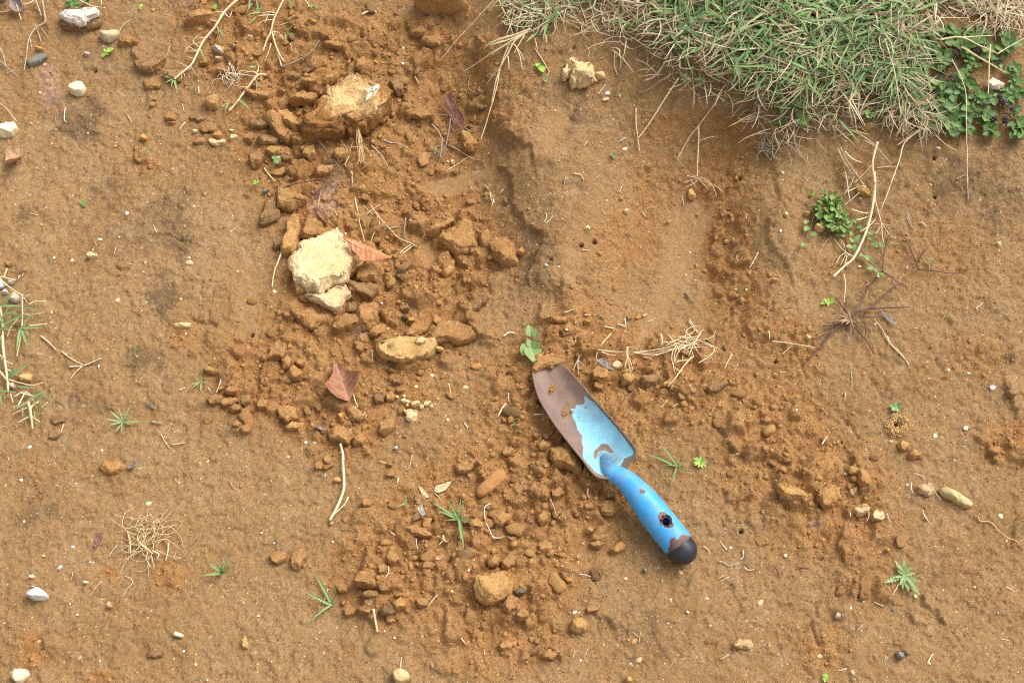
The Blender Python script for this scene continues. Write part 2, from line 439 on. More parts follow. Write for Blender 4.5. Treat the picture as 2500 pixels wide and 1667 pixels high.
Z = Z0.copy()
WPX = PX + 13 * fbm2(PX / 30, PY / 30, 5, 61, .6); WPY = PY + 13 * fbm2(PX / 30 + 40, PY / 30, 5, 62, .6)
def step(pts, side, h, w=5, rng=90):
    global Z
    x0, y0 = pts.min(0) - rng * 2.2; x1, y1 = pts.max(0) + rng * 2.2
    m = (PX > x0) & (PX < x1) & (PY > y0) & (PY < y1)
    d, s, past = seg_dist(WPX[m], WPY[m], pts)
    s = s * side * d
    Z[m] += h * 0.01 * smooth(-w, w, s) * np.exp(-(np.maximum(s, 0) / rng) ** 2) * np.exp(-(past / 25) ** 2)
step(q('G', 110,10, 160,100, 180,230, 190,330, 260,450, 430,550, 440,640, 350,760, 320,880), -1, .9, 6, 110)
step(q('P', 1165,120, 1185,220, 1205,320, 1240,352), -1, 1.2, 22, 80)
step(q('C', 160,1215, 260,1230, 340,1295, 345,1360), -1, .7, 5, 70)
step(q('P', 1885,380, 1893,440, 1905,475, 1872,560, 1872,586, 1888,610, 1908,634, 1928,668), -1, .4, 8, 90)
step(q('P', 1838,690, 1822,745, 1815,790, 1832,830), -1, .45, 9, 70)
step(q('B', 430,260, 520,330, 640,350, 700,390, 800,430, 835,470), -1, .9, 4, 60)
step(q('B', 1380,270, 1400,330, 1470,322, 1480,370, 1570,412, 1665,410), -1, .7, 4, 50)
step(q('B', 1335,890, 1340,975, 1440,1010, 1545,1047), -1, .8, 4, 60)
step(q('L', 2100,440, 2140,520, 2150,600, 2175,640), -1, .6, 4, 40)
step(q('L', 1890,920, 1940,990, 2000,1040), -1, .5, 4, 40)
step(q('K', 1950,810, 1990,930, 2090,1010), -1, .7, 4, 50)
step(q('Q', 690,340, 678,440, 715,520), -1, .7, 4, 40)
step(q('Q', 780,250, 880,340, 960,410, 1035,540), 1, .6, 4, 60)
step(q('Q', 1400,890, 1450,960, 1540,980, 1565,1040), -1, .5, 4, 30)
step(q('Q', 1300,1000, 1340,1050, 1390,1070), -1, .4, 3, 25)
step(q('Q', 2180,190, 2200,270, 2190,340), -1, .4, 4, 30)
step(q('A', 235,620, 195,800, 222,1000, 200,1180), -1, .2, 14, 60)
step(q('F', 1840,1215, 1900,1300, 1980,1400, 2070,1412), -1, .6, 4, 40)
step(q('G', 840,880, 920,885, 985,945), 1, .4, 4, 35)
step(q('G', 400,1210, 420,1120, 480,1060, 600,1040), 1, .5, 5, 50)
step(q('I', 2255,240, 2215,330, 2210,450), -1, .5, 4, 30)
step(q('L', 800,1060, 830,1150, 850,1290), -1, .9, 5, 40)
step(q('L', 500,1400, 520,1290, 550,1240), -1, .8, 5, 40)
step(q('L', 150,1290, 170,1370, 230,1440), -1, .7, 5, 50)
step(q('A', 1145,490, 1190,590, 1270,640, 1330,630), -1, .7, 4, 40)
step(q('B', 1650,560, 1800,500, 1900,470), -1, .3, 5, 40)
step(q('C', 690,1000, 740,900, 800,880), 1, .4, 8, 40)
step(q('N', 640,210, 740,270, 900,330), 1, .4, 5, 40)

def groove(pts, depth, w):
    global Z
    x0, y0 = pts.min(0) - 20; x1, y1 = pts.max(0) + 20
    m = (PX > x0) & (PX < x1) & (PY > y0) & (PY < y1)
    d, s, past = seg_dist(PX[m] + 3 * fbm2(PX[m] / 9, PY[m] / 9, 2, 71), PY[m] + 3 * fbm2(PX[m] / 9, PY[m] / 9 + 7, 2, 72), pts)
    Z[m] -= depth * 0.01 * np.exp(-(d / w) ** 2)
for pts, dp, w in ((q('E', 1285,550, 1350,530, 1430,527, 1500,570, 1560,590, 1615,600), .35, 3), (q('E', 1630,1250, 1700,1278, 1740,1295, 1785,1275, 1835,1312), .4, 3.2),
    (q('E', 1775,1185, 1768,1270), .3, 2.6), (q('E', 1790,480, 1830,510, 1910,490), .3, 2.6), (q('B', 980,330, 990,390, 910,380), .3, 3),
    (q('K', 2050,820, 2100,870, 2140,900), .2, 2.4), (q('O', 2070,90, 2072,240), .25, 2.6), (q('E', 990,810, 1030,840, 1090,830), .5, 3.5), (q('F', 1500,620, 1580,590), .2, 3),
    (q('I', 1370,420, 1390,480, 1430,500), .3, 3), (q('L', 720,700, 790,760, 850,870), .35, 4), (q('N', 690,210, 700,240), .3, 3), (q('B', 1150,390, 1160,440), .5, 3),
    (q('Q', 400,1130, 450,1060, 480,1180, 520,1240), .4, 4), (q('Q', 500,1000, 490,900, 530,880), .4, 4), (q('H', 150,150, 190,260, 230,330), .3, 4), (q('L', 1510,200, 1560,280), .35, 4),
    (q('K', 1840,560, 1880,720), .3, 4), (q('G', 2040,1130, 2030,1250), .4, 4), (q('B', 380,890, 430,960), .5, 4), (q('G', 100,1190, 120,1240), .4, 4)):
    groove(pts, dp, w)
for x, y, r in ((1450,592,5),(1418,604,5),(616,819,4.2),(1809,1298,4.6),(2281,387,5),(2283,479,4.5),(232,174,4),(1806,437,4.5),(1893,885,4),(735,259,8),(1402,118,4),(858,156,5),(2187,1036,4),(1345,640,3)):
    m = (np.abs(PX - x) < 30) & (np.abs(PY - y) < 30)
    Z[m] -= 0.016 * np.exp(-(np.hypot(PX[m] - x, PY[m] - y) / (r * 0.95)) ** 4)
# the little ring of an ant nest
m = (np.abs(PX - 2192) < 80) & (np.abs(PY - 1040) < 80)
rr = np.hypot((PX[m] - 2192), (PY[m] - 1038) * 1.1)
Z[m] += 0.006 * np.exp(-((rr - 20) / 13) ** 2) - 0.004 * np.exp(-(rr / 7) ** 2)

# broad, middle and fine relief
rough_w = 0.34 + 0.85 * LOOSE_M + 0.25 * THATCH_M
rough_w = rough_w * (1 - 0.85 * SMOOTH_M)
near = (np.abs(XX) < 1.2) & (np.abs(YY) < 1.0)
Z += 0.0022 * fbm2(XX / 0.09, YY / 0.09, 3, 1) * (1 - 0.5 * SMOOTH_M)
Z += 0.0035 * rough_w * fbm2(XX / 0.030, YY / 0.030, 4, 11) * near
rid = 1 - np.abs(fbm2(XX / 0.016, YY / 0.016, 3, 31)) * 2
Z += 0.0022 * rough_w * rid * near
Z += (0.0013 * (0.38 + 0.9 * LOOSE_M) * (1 - 0.8 * SMOOTH_M)) * fbm2(XX / 0.0052, YY / 0.0052, 2, 44) * near
cr_ = (1 - 0.75 * LOOSE_M) * (1 - SMOOTH_M) * near
for sc_, am_, sd_ in ((.060, .0016, 81), (.028, .0011, 82), (.013, .0007, 83)):     # thin crusts with broken edges
    Z += am_ * cr_ * (smooth(-.03, .03, fbm2(XX / sc_, YY / sc_, 5, sd_, .62)) - .5)
Z -= 0.0024 * cr_ * np.exp(-(fbm2(XX / .085, YY / .085, 5, 91, .6) / .012) ** 2) * smooth(.05, .3, fbm2(XX / .2 + 5, YY / .2, 2, 92))    # hair cracks
Z += 0.00045 * SMOOTH_M * pn2((PX * 0.83 + PY * 0.55) / 3.0, (PY * 0.83 - PX * 0.55) / 90, 55)

# lumps half sunk in the loose soil: overlapping stamps with creases between them
ny, nx = XX.shape
BUMP = np.zeros_like(Z)
gx0, gy0 = FX[0], FY[0]
def ij(x, y): return NP + int(round((y - gy0) / STEP)), NP + int(round((x - gx0) / STEP))
cand = 0
r_ = random.Random(5)
while cand < 17000:
    x = r_.uniform(-0.7, 0.7); y = r_.uniform(-0.43, 0.53)
    i, j = ij(x, y)
    lo = LOOSE_M[i, j]; thr = 0.012 + 0.988 * lo ** 1.5
    cand += 1
    if r_.random() > thr or THATCH_M[i, j] > .6: continue
    rad = min(0.021, 0.0027 * math.exp(abs(r_.gauss(0, 0.85)))) * (0.55 + 0.55 * lo)
    hh = rad * r_.uniform(0.38, 0.85) * (0.35 + 0.65 * lo)
    k = int(rad * 1.5 / STEP) + 2
    sl = (slice(i - k, i + k + 1), slice(j - k, j + k + 1))
    X = XX[sl] - x; Y = YY[sl] - y
    a = r_.uniform(0, 6.28); ca, sa = math.cos(a), math.sin(a); asp = r_.uniform(0.6, 1.0)
    U = (X * ca + Y * sa) / rad; Vv = (-X * sa + Y * ca) / (rad * asp)
    e = np.full(U.shape, -1e9)
    a0 = r_.uniform(0, 6.28); kk = r_.choice((4, 5, 5, 6))
    for c_ in range(kk):
        t_ = a0 + c_ * 6.283 / kk + r_.uniform(-.35, .35)
        e = np.maximum(e, (U * math.cos(t_) + Vv * math.sin(t_)) / r_.uniform(.7, 1.05))
    top = 1 + 0.5 * U * r_.uniform(-1, 1) + 0.5 * Vv * r_.uniform(-1, 1)
    b = hh * np.clip(np.minimum((1 - e) * r_.uniform(1.6, 3.2), top), 0, 1.5)
    BUMP[sl] = np.maximum(BUMP[sl], b)
Z += BUMP * (1 - 0.9 * SMOOTH_M)

fine = (slice(NP, NP + len(FY)), slice(NP, NP + len(FX)))
ZF = Z[fine]; LF = LOOSE_M[fine]; TF = THATCH_M[fine]; SF = SMOOTH_M[fine]
def hz(x, y):
    """height of the ground at x, y"""
    u = np.clip((np.asarray(x, float) - gx0) / STEP, 0, len(FX) - 1.001); v = np.clip((np.asarray(y, float) - gy0) / STEP, 0, len(FY) - 1.001)
    i = v.astype(int); j = u.astype(int); fu = u - j; fv = v - i
    return (ZF[i, j] * (1 - fu) + ZF[i, j + 1] * fu) * (1 - fv) + (ZF[i + 1, j] * (1 - fu) + ZF[i + 1, j + 1] * fu) * fv
def samp(F, x, y):
    i = np.clip(((y - gy0) / STEP).astype(int), 0, F.shape[0] - 1); j = np.clip(((x - gx0) / STEP).astype(int), 0, F.shape[1] - 1)
    return F[i, j]
_k = 9
_pad = np.pad(ZF, _k, mode='edge'); _cs = np.cumsum(np.cumsum(np.pad(_pad, ((1, 0), (1, 0))), 0), 1)
_s = 2 * _k + 1
ZS = (_cs[_s:, _s:] - _cs[:-_s, _s:] - _cs[_s:, :-_s] + _cs[:-_s, :-_s]) / _s ** 2     # the same ground, smoothed over 3 cm
def on_ground(pts, lift=0.0, soft=False):
    """the place on the ground seen at picture points N x 2, raised by lift metres"""
    pts = np.atleast_2d(np.asarray(pts, float)); lift = np.broadcast_to(np.asarray(lift, float), (len(pts),))
    d = rays(pts[:, 0], pts[:, 1]); z = np.zeros(len(pts))
    for _ in range(14):
        t = (z + lift - CAM[2]) / d[:, 2]
        p = CAM + d * t[:, None]
        zn = samp(ZS, p[:, 0], p[:, 1]) if soft else hz(p[:, 0], p[:, 1])
        z = 0.45 * z + 0.55 * zn
    t = (z + lift - CAM[2]) / d[:, 2]
    return CAM + d * t[:, None]

gv = np.stack([XX, YY, Z], -1).reshape(-1, 3)
ii = np.arange(ny * nx).reshape(ny, nx)
gf = np.stack([ii[:-1, :-1], ii[:-1, 1:], ii[1:, 1:], ii[1:, :-1]], -1).reshape(-1, 4)
gme = mesh_from('ground', gv, gf)
cattr(gme, 'soil', np.stack([LOOSE_M, STAIN_M, SMOOTH_M], -1).reshape(-1, 3))
cattr(gme, 'soil_b', np.stack([MAUVE_M, THATCH_M, np.zeros_like(Z)], -1).reshape(-1, 3))

def ground_mat():
    N = NT('bare_soil'); co = N.coords(False)
    s1 = N.n('SeparateColor', {0: N.attr('soil', 'Color')}); s2 = N.n('SeparateColor', {0: N.attr('soil_b', 'Color')})
    loose, stain, smo = s1.outputs; mauve, thatch = s2.outputs[0], s2.outputs[1]
    n0 = N.noise(co, 7, 5, 0.6); n1 = N.noise(co, 34, 6, 0.65); n2 = N.noise(co, 190, 6, 0.7); n3 = N.noise(co, 95, 6, 0.7, 0.4)
    tan = N.mix(N.ramp(n0, 0.36, 0.66), TAN, lin(150, 115, 74))
    tan = N.mix(N.ramp(n1, 0.52, 0.70), tan, lin(164, 133, 96))
    tan = N.mix(N.math('MULTIPLY', N.ramp(n3, 0.56, 0.70), 0.6), tan, lin(150, 108, 64))
    lo = N.mix(N.ramp(n1, 0.40, 0.62), LOOSE, LOOSE2)
    f = N.ramp(N.math('ADD', loose, N.math('MULTIPLY', N.math('SUBTRACT', n1, 0.5), 0.8)), 0.22, 0.62)
    col = N.mix(f, tan, lo)
    col = N.mix(N.math('MULTIPLY', smo, 0.85), col, N.mix(N.ramp(N.noise(N.n('VectorMath', {0: N.n('VectorRotate', {'Vector': co, 'Angle': -0.45}, rotation_type='Z_AXIS').outputs[0], 1: (420, 26, 26)}, operation='MULTIPLY').outputs[0], 1.0, 3, .6), .35, .65), lin(156, 118, 76), lin(170, 131, 88)))
    sf = N.math('MULTIPLY', N.ramp(N.math('ADD', N.math('MULTIPLY', stain, 0.75), N.math('MULTIPLY', N.math('SUBTRACT', n3, 0.54), 1.6)), 0.2, 0.55), 0.7)
    col = N.mix(sf, col, lin(99, 78, 58))
    st2 = N.math('MULTIPLY', N.ramp(N.noise(co, 16, 7, 0.72, 0.3), 0.56, 0.74), 0.30)
    col = N.mix(N.math('MULTIPLY', st2, N.math('SUBTRACT', 1.0, f)), col, lin(118, 96, 72))
    col = N.mix(N.math('MULTIPLY', N.ramp(N.math('ADD', mauve, N.math('SUBTRACT', n3, 0.5)), 0.3, 0.7), 0.5), col, lin(186, 154, 138))
    tf = N.ramp(N.math('ADD', thatch, N.math('SUBTRACT', n3, 0.5)), 0.35, 0.75)
    col = N.mix(N.math('MULTIPLY', tf, 0.7), col, N.mix(n2, lin(110, 84, 56), lin(150, 126, 92)))
    col = N.mix(1.0, col, N.n('CombineColor', {k: N.ramp(n2, 0.28, 0.72, 0.80, 1.16) for k in (0, 1, 2)}).outputs[0], 'MULTIPLY')
    col, vd = grit(N, co, col, N.ramp(smo, 0, 1, 0.7, 0.2))
    N.put(N.b.inputs['Base Color'], col)
    N.b.inputs['Roughness'].default_value = 0.94
    N.b.inputs['Specular IOR Level'].default_value = 0.2
    h = N.math('ADD', N.noise(co, 340, 6, 0.72), N.math('MULTIPLY', vd, 0.4))
    bp = N.n('Bump', {'Distance': 0.0017, 'Height': h})
    N.put(bp.inputs['Strength'], N.math('MULTIPLY', N.ramp(loose, 0, 0.8, 0.6, 0.8), N.ramp(smo, 0, 1, 1.0, 0.25)))
    N.put(N.b.inputs['Normal'], bp)
    return N.m
ground = obj('ground', gme, ground_mat())
tag(ground, 'bare tan and orange-brown soil of the dug bank', 'ground', kind='structure')
# ------------------------------------------------------------------ clods, stones, crumbs
def ico(sub):
    bm = bmesh.new(); bmesh.ops.create_icosphere(bm, subdivisions=sub, radius=1.0)
    v = np.array([x.co[:] for x in bm.verts]); f = np.array([[w.index for w in x.verts] for x in bm.faces]); bm.free()
    return v / np.linalg.norm(v, axis=1)[:, None], f
ICO = {k: ico(k) for k in (1, 2, 3, 4, 5)}

def lump(dirs, rad_of, h, seed, flat=0.6, cuts=7, rough=0.10, below=0.45, fine=0.035, jag=0.0):
    """an irregular clod: plan outline rad_of(angle), height h, broken faces, crumbly skin and ragged rim"""
    rg = np.random.default_rng(seed)
    c = np.hypot(dirs[:, 0], dirs[:, 1]); th = np.arctan2(dirs[:, 1], dirs[:, 0])
    r = rad_of(th)
    if jag:
        for f, a in ((1.6, 1.0), (3.7, .8), (8.0, .55), (15.0, .35)):
            r = r * (1 + jag * a * pn2(np.cos(th) * f + seed, np.sin(th) * f, seed + int(f)))
    z = np.sign(dirs[:, 2]) * np.abs(dirs[:, 2]) ** flat
    rho = c ** flat
    u = np.stack([np.cos(th) * rho, np.sin(th) * rho, z], -1)
    for k in range(cuts):                                     # flat broken faces: some tilt the top, some bevel the sides
        az = k * 2.4 + rg.uniform(-.5, .5)
        el, off = (rg.uniform(1.05, 1.5), rg.uniform(.62, .9)) if k % 3 == 0 else (rg.uniform(0.15, 0.95), rg.uniform(.80, 1.05))
        n = np.array([math.cos(az) * math.cos(el), math.sin(az) * math.cos(el), math.sin(el)])
        d = u @ n - off
        u = u - np.clip(d, 0, None)[:, None] * n * 0.97
    mr = float(np.mean(r))
    p = u * np.stack([r, r, np.where(z >= 0, h, h * below)], -1)
    q_ = p / max(mr, h)
    nrm = p / (np.linalg.norm(p, axis=1)[:, None] + 1e-9)
    amp = fbm3(q_ * 2.0 + seed * 3.1, 2, seed) * rough + fbm3(q_ * 5.5 + seed, 2, seed + 30) * rough * .45 + fbm3(q_ * 13.0 + seed, 3, seed + 50) * fine
    v = p + nrm * (amp * min(mr, h * 1.6))[:, None]
    v[:, 2] += np.where(z > 0, h * rough * 1.3 * fbm3(q_ * 3.3 + 7 + seed, 3, seed + 80), 0)
    return v

def outline_fn(xy):
    c = xy.mean(0)
    pts = np.vstack([xy, xy[:1]]); dense = []
    for a, b in zip(pts[:-1], pts[1:]):
        for t in np.linspace(0, 1, 12, endpoint=False): dense.append(a * (1 - t) + b * t)
    d = np.array(dense)
    c = 0.5 * (d.max(0) + d.min(0)) * 0.5 + d.mean(0) * 0.5
    v = d - c; th = np.arctan2(v[:, 1], v[:, 0]); r = np.hypot(v[:, 0], v[:, 1])
    bins = np.linspace(-np.pi, np.pi, 73); rb = np.full(72, np.nan)
    for k in range(72):
        m = (th >= bins[k]) & (th < bins[k + 1])
        if m.any(): rb[k] = r[m].max()
    ok = ~np.isnan(rb); mid = (bins[:-1] + bins[1:]) / 2
    rb = np.interp(mid, mid[ok], rb[ok], period=2 * np.pi)
    return c, (lambda t: np.interp(t, mid, rb, period=2 * np.pi))

N_SEED = [100]
def clod(pts, h, mat, label, name='soil_clod', cat='clod', lift=0.0, flat=0.42, cuts=7, rough=0.11, fine=0.05, sub=None, tilt=None, group=None, below=0.45, z=None, crust=None):
    """a clod or stone whose picture outline is pts (N x 2 photograph pixels), h metres tall"""
    N_SEED[0] += 1; seed = N_SEED[0]; jag = 0.16
    if name in ('pebble', 'stone', 'stem_piece'): flat, jag, cuts = max(flat, .72), 0.03, min(cuts, 4)
    elif name == 'soil_clod': h = h * 0.68
    y0, y1 = pts[:, 1].min(), pts[:, 1].max()
    lf = h * 0.62 * (y1 - pts[:, 1]) / max(y1 - y0, 1) + lift
    w = on_ground(pts, lf, soft=True)
    c, fn = outline_fn(w[:, :2])
    size = max(np.ptp(pts[:, 0]), np.ptp(pts[:, 1]))
    sub = sub or (4 if size > 50 else 3)
    dirs, F = ICO[sub]
    v = lump(dirs, lambda t: fn(t) * 1.06, h, seed, flat, cuts, rough, below, fine, jag)
    if tilt is not None:
        v = v @ np.array(Matrix.Rotation(math.radians(tilt[0]), 3, 'X') @ Matrix.Rotation(math.radians(tilt[1]), 3, 'Y')).T
    zb = float(samp(ZS, np.array([c[0]]), np.array([c[1]]))[0]) + 0.22 * h if z is None else z
    me = mesh_from(name, v, F)
    if crust is not None:
        px, py = project(v[:, 0] + c[0], v[:, 1] + c[1], v[:, 2] + zb + lift)
        sd = in_poly(px, py, crust)
        vattr(me, 'crust', smooth(-34, 26, sd) * smooth(h * 0.1, h * 0.5, v[:, 2]) * 0.8)
    o = obj(name, me, M[mat], loc=(c[0], c[1], zb + lift))
    tag(o, label, cat, group)
    return o

def ell(c, x, y, rx, ry=None, a=0.0, n=14):
    ry = ry or rx
    t = np.linspace(0, 2 * np.pi, n, endpoint=False) ; a = math.radians(a)
    k = 1 + 0.10 * np.sin(t * 2 + x) + 0.08 * np.sin(t * 3 + y)
    X = rx * np.cos(t) * k; Y = ry * np.sin(t) * k
    return q(c, *np.stack([x + X * math.cos(a) - Y * math.sin(a), y + X * math.sin(a) + Y * math.cos(a)], -1).ravel())

CL = clod
# --- the cream clod and other pale lumps
CL(q('F', 455,600, 600,580, 690,550, 770,530, 830,575, 880,650, 885,760, 870,850, 830,930, 740,960, 640,1035, 560,1020, 460,960, 430,900, 400,790, 440,690), .022, 'cream', 'large cream-coloured clay clod beside the curled brown leaf, biggest pale lump', 'clay_clod', rough=.09, fine=.04, cuts=4, flat=.3, sub=5)
CL(q('F', 510,1065, 640,1040, 740,1000, 865,975, 862,1060, 832,1110, 820,1190, 740,1180, 640,1130, 560,1090), .013, 'cream', 'cream clay piece broken off along the lower edge of the large cream clod', 'clay_clod', rough=.12, flat=.3, cuts=2)
CL(q('F', 412,930, 470,975, 540,1030, 490,1055, 430,1030), .014, 'ochre', 'small tan clay fragment under the left edge of the large cream clod', 'clay_clod')
CL(q('J', 1140,80, 1200,38, 1300,34, 1400,28, 1500,28, 1570,60, 1600,110, 1590,160, 1500,190, 1400,225, 1280,238, 1200,190, 1130,150), .015, 'ochre', 'long ochre clay slab with a cream knob, below the rubble heap', 'clay_clod', rough=.09, flat=.34, cuts=1, fine=.08)
CL(ell('J', 1492,45, 46,32, 25), .006, 'cream', 'small cream clay knob resting on the long ochre slab', 'clay_clod', lift=.012, rough=.2)
CL(ell('J', 1645,110, 50,22, 10), .008, 'ochre', 'small pale crumb of clay at the right end of the ochre slab', 'clay_clod')
CL(q('C', 645,500, 685,480, 735,515, 742,560, 770,490, 810,520, 860,580, 885,640, 880,690, 840,740, 790,735, 740,740, 690,755, 672,720, 690,660, 680,640), .020, 'cream', 'ragged cream clay lump on the bank below the turf', 'clay_clod', rough=.20, fine=.10, lift=.004)
CL(q('C', 640,550, 665,600, 690,625, 645,660, 625,702, 598,640, 618,585), .014, 'cream', 'ragged cream prong at the left of the clay lump below the turf', 'clay_clod', rough=.2, fine=.1, lift=.004)
CL(ell('C', 920,650, 48,40, 30), .010, 'cream', 'small cream crumb touching the right side of the ragged clay lump', 'clay_clod', rough=.2)
CL(q('A', 515,100, 600,72, 680,88, 760,56, 838,85, 845,125, 780,150, 745,200, 710,230, 640,210, 570,180, 520,130), .009, 'white_chip', 'flaky white mineral crust in the upper left corner', 'mineral_chip', cat='stone', flat=.3, rough=.12, fine=.10, lift=.012)
CL(q('A', 500,150, 560,170, 640,205, 720,225, 850,170, 840,240, 760,265, 640,270, 540,265), .018, 'clod_dark', 'brown clod carrying the flaky white crust')
CL(q('A', 1772,1185, 1820,1180, 1848,1202, 1900,1180, 1925,1215, 1850,1248, 1790,1230), .005, 'cream', 'notched flat cream chip on the bare soil left of the rubble', 'mineral_chip', cat='stone', flat=.3)
CL(q('A', 1960,1150, 2000,1140, 2018,1165, 1990,1195, 1958,1200), .005, 'cream', 'small three-cornered cream chip right of the notched chip', 'mineral_chip', cat='stone', flat=.4)
CL(q('A', 1938,1100, 1970,1098, 2000,1110, 1985,1130, 1950,1118), .004, 'cream', 'tiny cream sliver above the three-cornered chip', 'mineral_chip', cat='stone', flat=.4)
CL(q('D', 1935,705, 2025,650, 2075,690, 2090,730, 2040,770, 1975,765), .007, 'pink_chip', 'pinkish white stone chip among the leafy plants on the right', 'mineral_chip', cat='stone', flat=.35, lift=.008)
CL(q('E', 1475,1290, 1600,1275, 1640,1305, 1600,1330, 1480,1325), .006, 'cream', 'flat oblong cream chip on the bare left-hand soil', 'mineral_chip', cat='stone', flat=.4)
CL(ell('E', 782,712, 42,30, 10), .007, 'cream', 'knobbly cream pebble in the middle of the bare left-hand soil', 'pebble', cat='stone', rough=.2)
CL(q('J', 1355,660, 1345,625, 1400,615, 1462,640, 1440,660, 1390,665, 1440,715, 1420,745, 1365,715), .007, 'cream', 'crescent of crumbly cream clay below the string of pale crumbs', 'clay_clod', rough=.25, fine=.12)
CL(ell('J', 1440,580, 38,34), .010, 'cream', 'largest of the pale crumbs strung out below the ochre slab', 'clay_clod')
for i, (x, y, r) in enumerate(sorted(((1288,520,17),(1350,513,17),(1345,552,24),(1378,562,20),(1495,605,22),(1535,578,24),(1580,600,20),(1605,585,14),(1375,590,16),(1560,565,14),(1635,540,12)))):
    CL(ell('J', x, y, r), .005, 'cream', ('leftmost', 'second from left', 'third from left', 'fourth from left', 'fifth from left', 'sixth from left', 'fifth from right', 'fourth from right', 'third from right', 'second from right', 'rightmost')[i] + ' small pale crumb in the string below the ochre slab', 'clay_crumb', cat='crumb', group='cream crumbs below the ochre slab', sub=2)
# --- clods of the rubble heap
CL(q('B', 500,1100, 490,1180, 600,1187, 720,1190, 850,1177, 930,1170, 1010,1140, 1150,1040, 1205,940, 1190,860, 1100,760, 1020,680, 880,640, 790,660, 700,740, 690,860, 600,980), .042, 'clod_crust', 'biggest brown clod, pale crusted top with a small grey plant and hanging roots', flat=.42, rough=.14, fine=.09, cuts=5, sub=5, crust=q('B', 690,860, 700,740, 800,640, 900,630, 1040,690, 1190,860, 1200,950, 1100,960, 980,950, 850,960, 720,960))
CL(q('B', 1440,-60, 1440,20, 1500,70, 1570,125, 1680,110, 1750,125, 1800,95, 1860,75, 1850,-60), .050, 'clod', 'crumbly brown clod jutting in at the top edge of the picture', flat=.5, rough=.16, fine=.06)
CL(q('F', 165,250, 230,228, 262,300, 300,370, 232,440, 150,480, 110,440, 140,340), .018, 'clod_dark', 'greyish flat clod left of the tall slab, by the bare soil', flat=.4)
CL(q('F', 290,70, 400,130, 460,200, 510,260, 440,310, 380,352, 290,330, 280,200), .024, 'clod', 'tall brown slab of soil left of the mauve patch', flat=.4)
CL(q('F', 345,420, 430,345, 460,480, 452,600, 430,680, 312,712, 330,600), .026, 'clod_pale', 'upright bark-like strip of soil touching the large cream clod', flat=.45, rough=.12)
CL(q('F', 520,400, 600,400, 692,512, 660,560, 500,590, 475,550), .024, 'clod', 'three-cornered brown clod above the large cream clod', flat=.45)
CL(q('F', 245,600, 290,555, 335,580, 325,660, 250,668, 222,650), .014, 'clod_dark', 'small dark clod left of the upright bark-like strip')
CL(q('F', 950,870, 1010,790, 1090,770, 1135,840, 1110,930, 1030,960, 960,930), .022, 'clod', 'brown clod below the tip of the curled brown leaf')
CL(q('F', 852,895, 960,940, 1060,950, 1118,1000, 1080,1092, 960,1050, 880,1000), .022, 'clod_dark', 'wedge-shaped clod leaning on the right of the large cream clod', flat=.4)
CL(q('F', 875,800, 930,800, 945,860, 900,905, 850,890), .018, 'clod', 'small clod squeezed between cream clod and wedge-shaped clod')
CL(q('F', 770,1240, 850,1200, 930,1240, 962,1290, 900,1350, 800,1377, 742,1340), .020, 'clod', 'rounded brown clod just below the broken cream piece')
CL(q('F', 1010,1120, 1130,1150, 1125,1280, 1060,1352, 990,1330, 940,1250, 950,1180), .024, 'clod', 'upright brown clod right of the rounded one below the cream piece')
CL(q('F', 870,1120, 930,1110, 952,1180, 920,1222, 865,1190), .014, 'clod_dark', 'small dark clod wedged above the two clods below the cream piece')
CL(q('F', 380,1180, 420,1140, 520,1170, 690,1235, 640,1300, 560,1342, 470,1290), .016, 'clod', 'long low clod carrying a round yellow pebble, left of the broken cream piece')
CL(ell('F', 487,1236, 22), .010, 'pebble_ochre', 'round yellow pebble stuck in the long low clod', 'pebble', cat='stone', lift=.010)
CL(q('F', 1615,575, 1720,490, 1810,430, 1900,430, 1940,540, 1962,640, 1880,690, 1800,717, 1740,690, 1690,620), .030, 'clod', 'large rough clod right of the straw sprig in the rubble', flat=.42, rough=.12)
CL(q('F', 1530,532, 1640,450, 1740,380, 1772,440, 1690,490, 1610,562), .022, 'clod', 'flaky clod adjoining the upper left of the large rough clod', rough=.14)
CL(q('G', -20,620, 30,558, 130,560, 190,640, 222,740, 215,802, 100,800, 40,750), .028, 'clod', 'clod with a grey lower corner beside the cliff of the raised soil tongue', flat=.42)
CL(q('F', 1985,520, 2060,500, 2085,560, 2070,645, 1990,640), .018, 'clod', 'cracked small clod between the two large clods in the middle')
CL(q('G', 220,680, 260,640, 290,660, 270,715, 225,712), .012, 'clod_pale', 'small rounded clod at the right corner of the clod beside the cliff')
CL(q('F', 1272,870, 1330,790, 1375,770, 1392,820, 1340,868), .014, 'clod_dark', 'small three-cornered grey-brown clod in the middle of the rubble')
CL(q('F', 1660,850, 1710,800, 1780,800, 1760,860, 1700,905), .012, 'clod', 'curved flake of soil below the large rough clod')
CL(q('F', 1868,1125, 1990,1060, 2062,1080, 2000,1150, 1930,1192, 1860,1165), .012, 'clod_dark', 'flat grey-brown clod in the lower right of the rubble heap')
CL(ell('F', 1838,1108, 28,26), .010, 'clod_dark', 'small dark ball of soil left of the flat grey-brown clod')
CL(q('F', 1530,1400, 1640,1282, 1840,1280, 1910,1340, 1957,1390, 1900,1440, 1810,1482, 1700,1450, 1600,1462), .026, 'clod', 'broad brown slab of soil just above the ochre slab', flat=.4, rough=.08)
CL(q('F', 1350,1370, 1440,1290, 1550,1262, 1560,1320, 1470,1400, 1380,1412), .018, 'clod', 'long narrow clod left of the broad brown slab')
CL(q('F', 1050,1380, 1110,1300, 1190,1290, 1180,1370, 1100,1410), .014, 'clod', 'small clod below the grey cobwebby patch')
CL(q('F', 1310,1140, 1380,1125, 1395,1180, 1330,1195), .012, 'clod_dark', 'small bluish brown clod in the lower rubble')
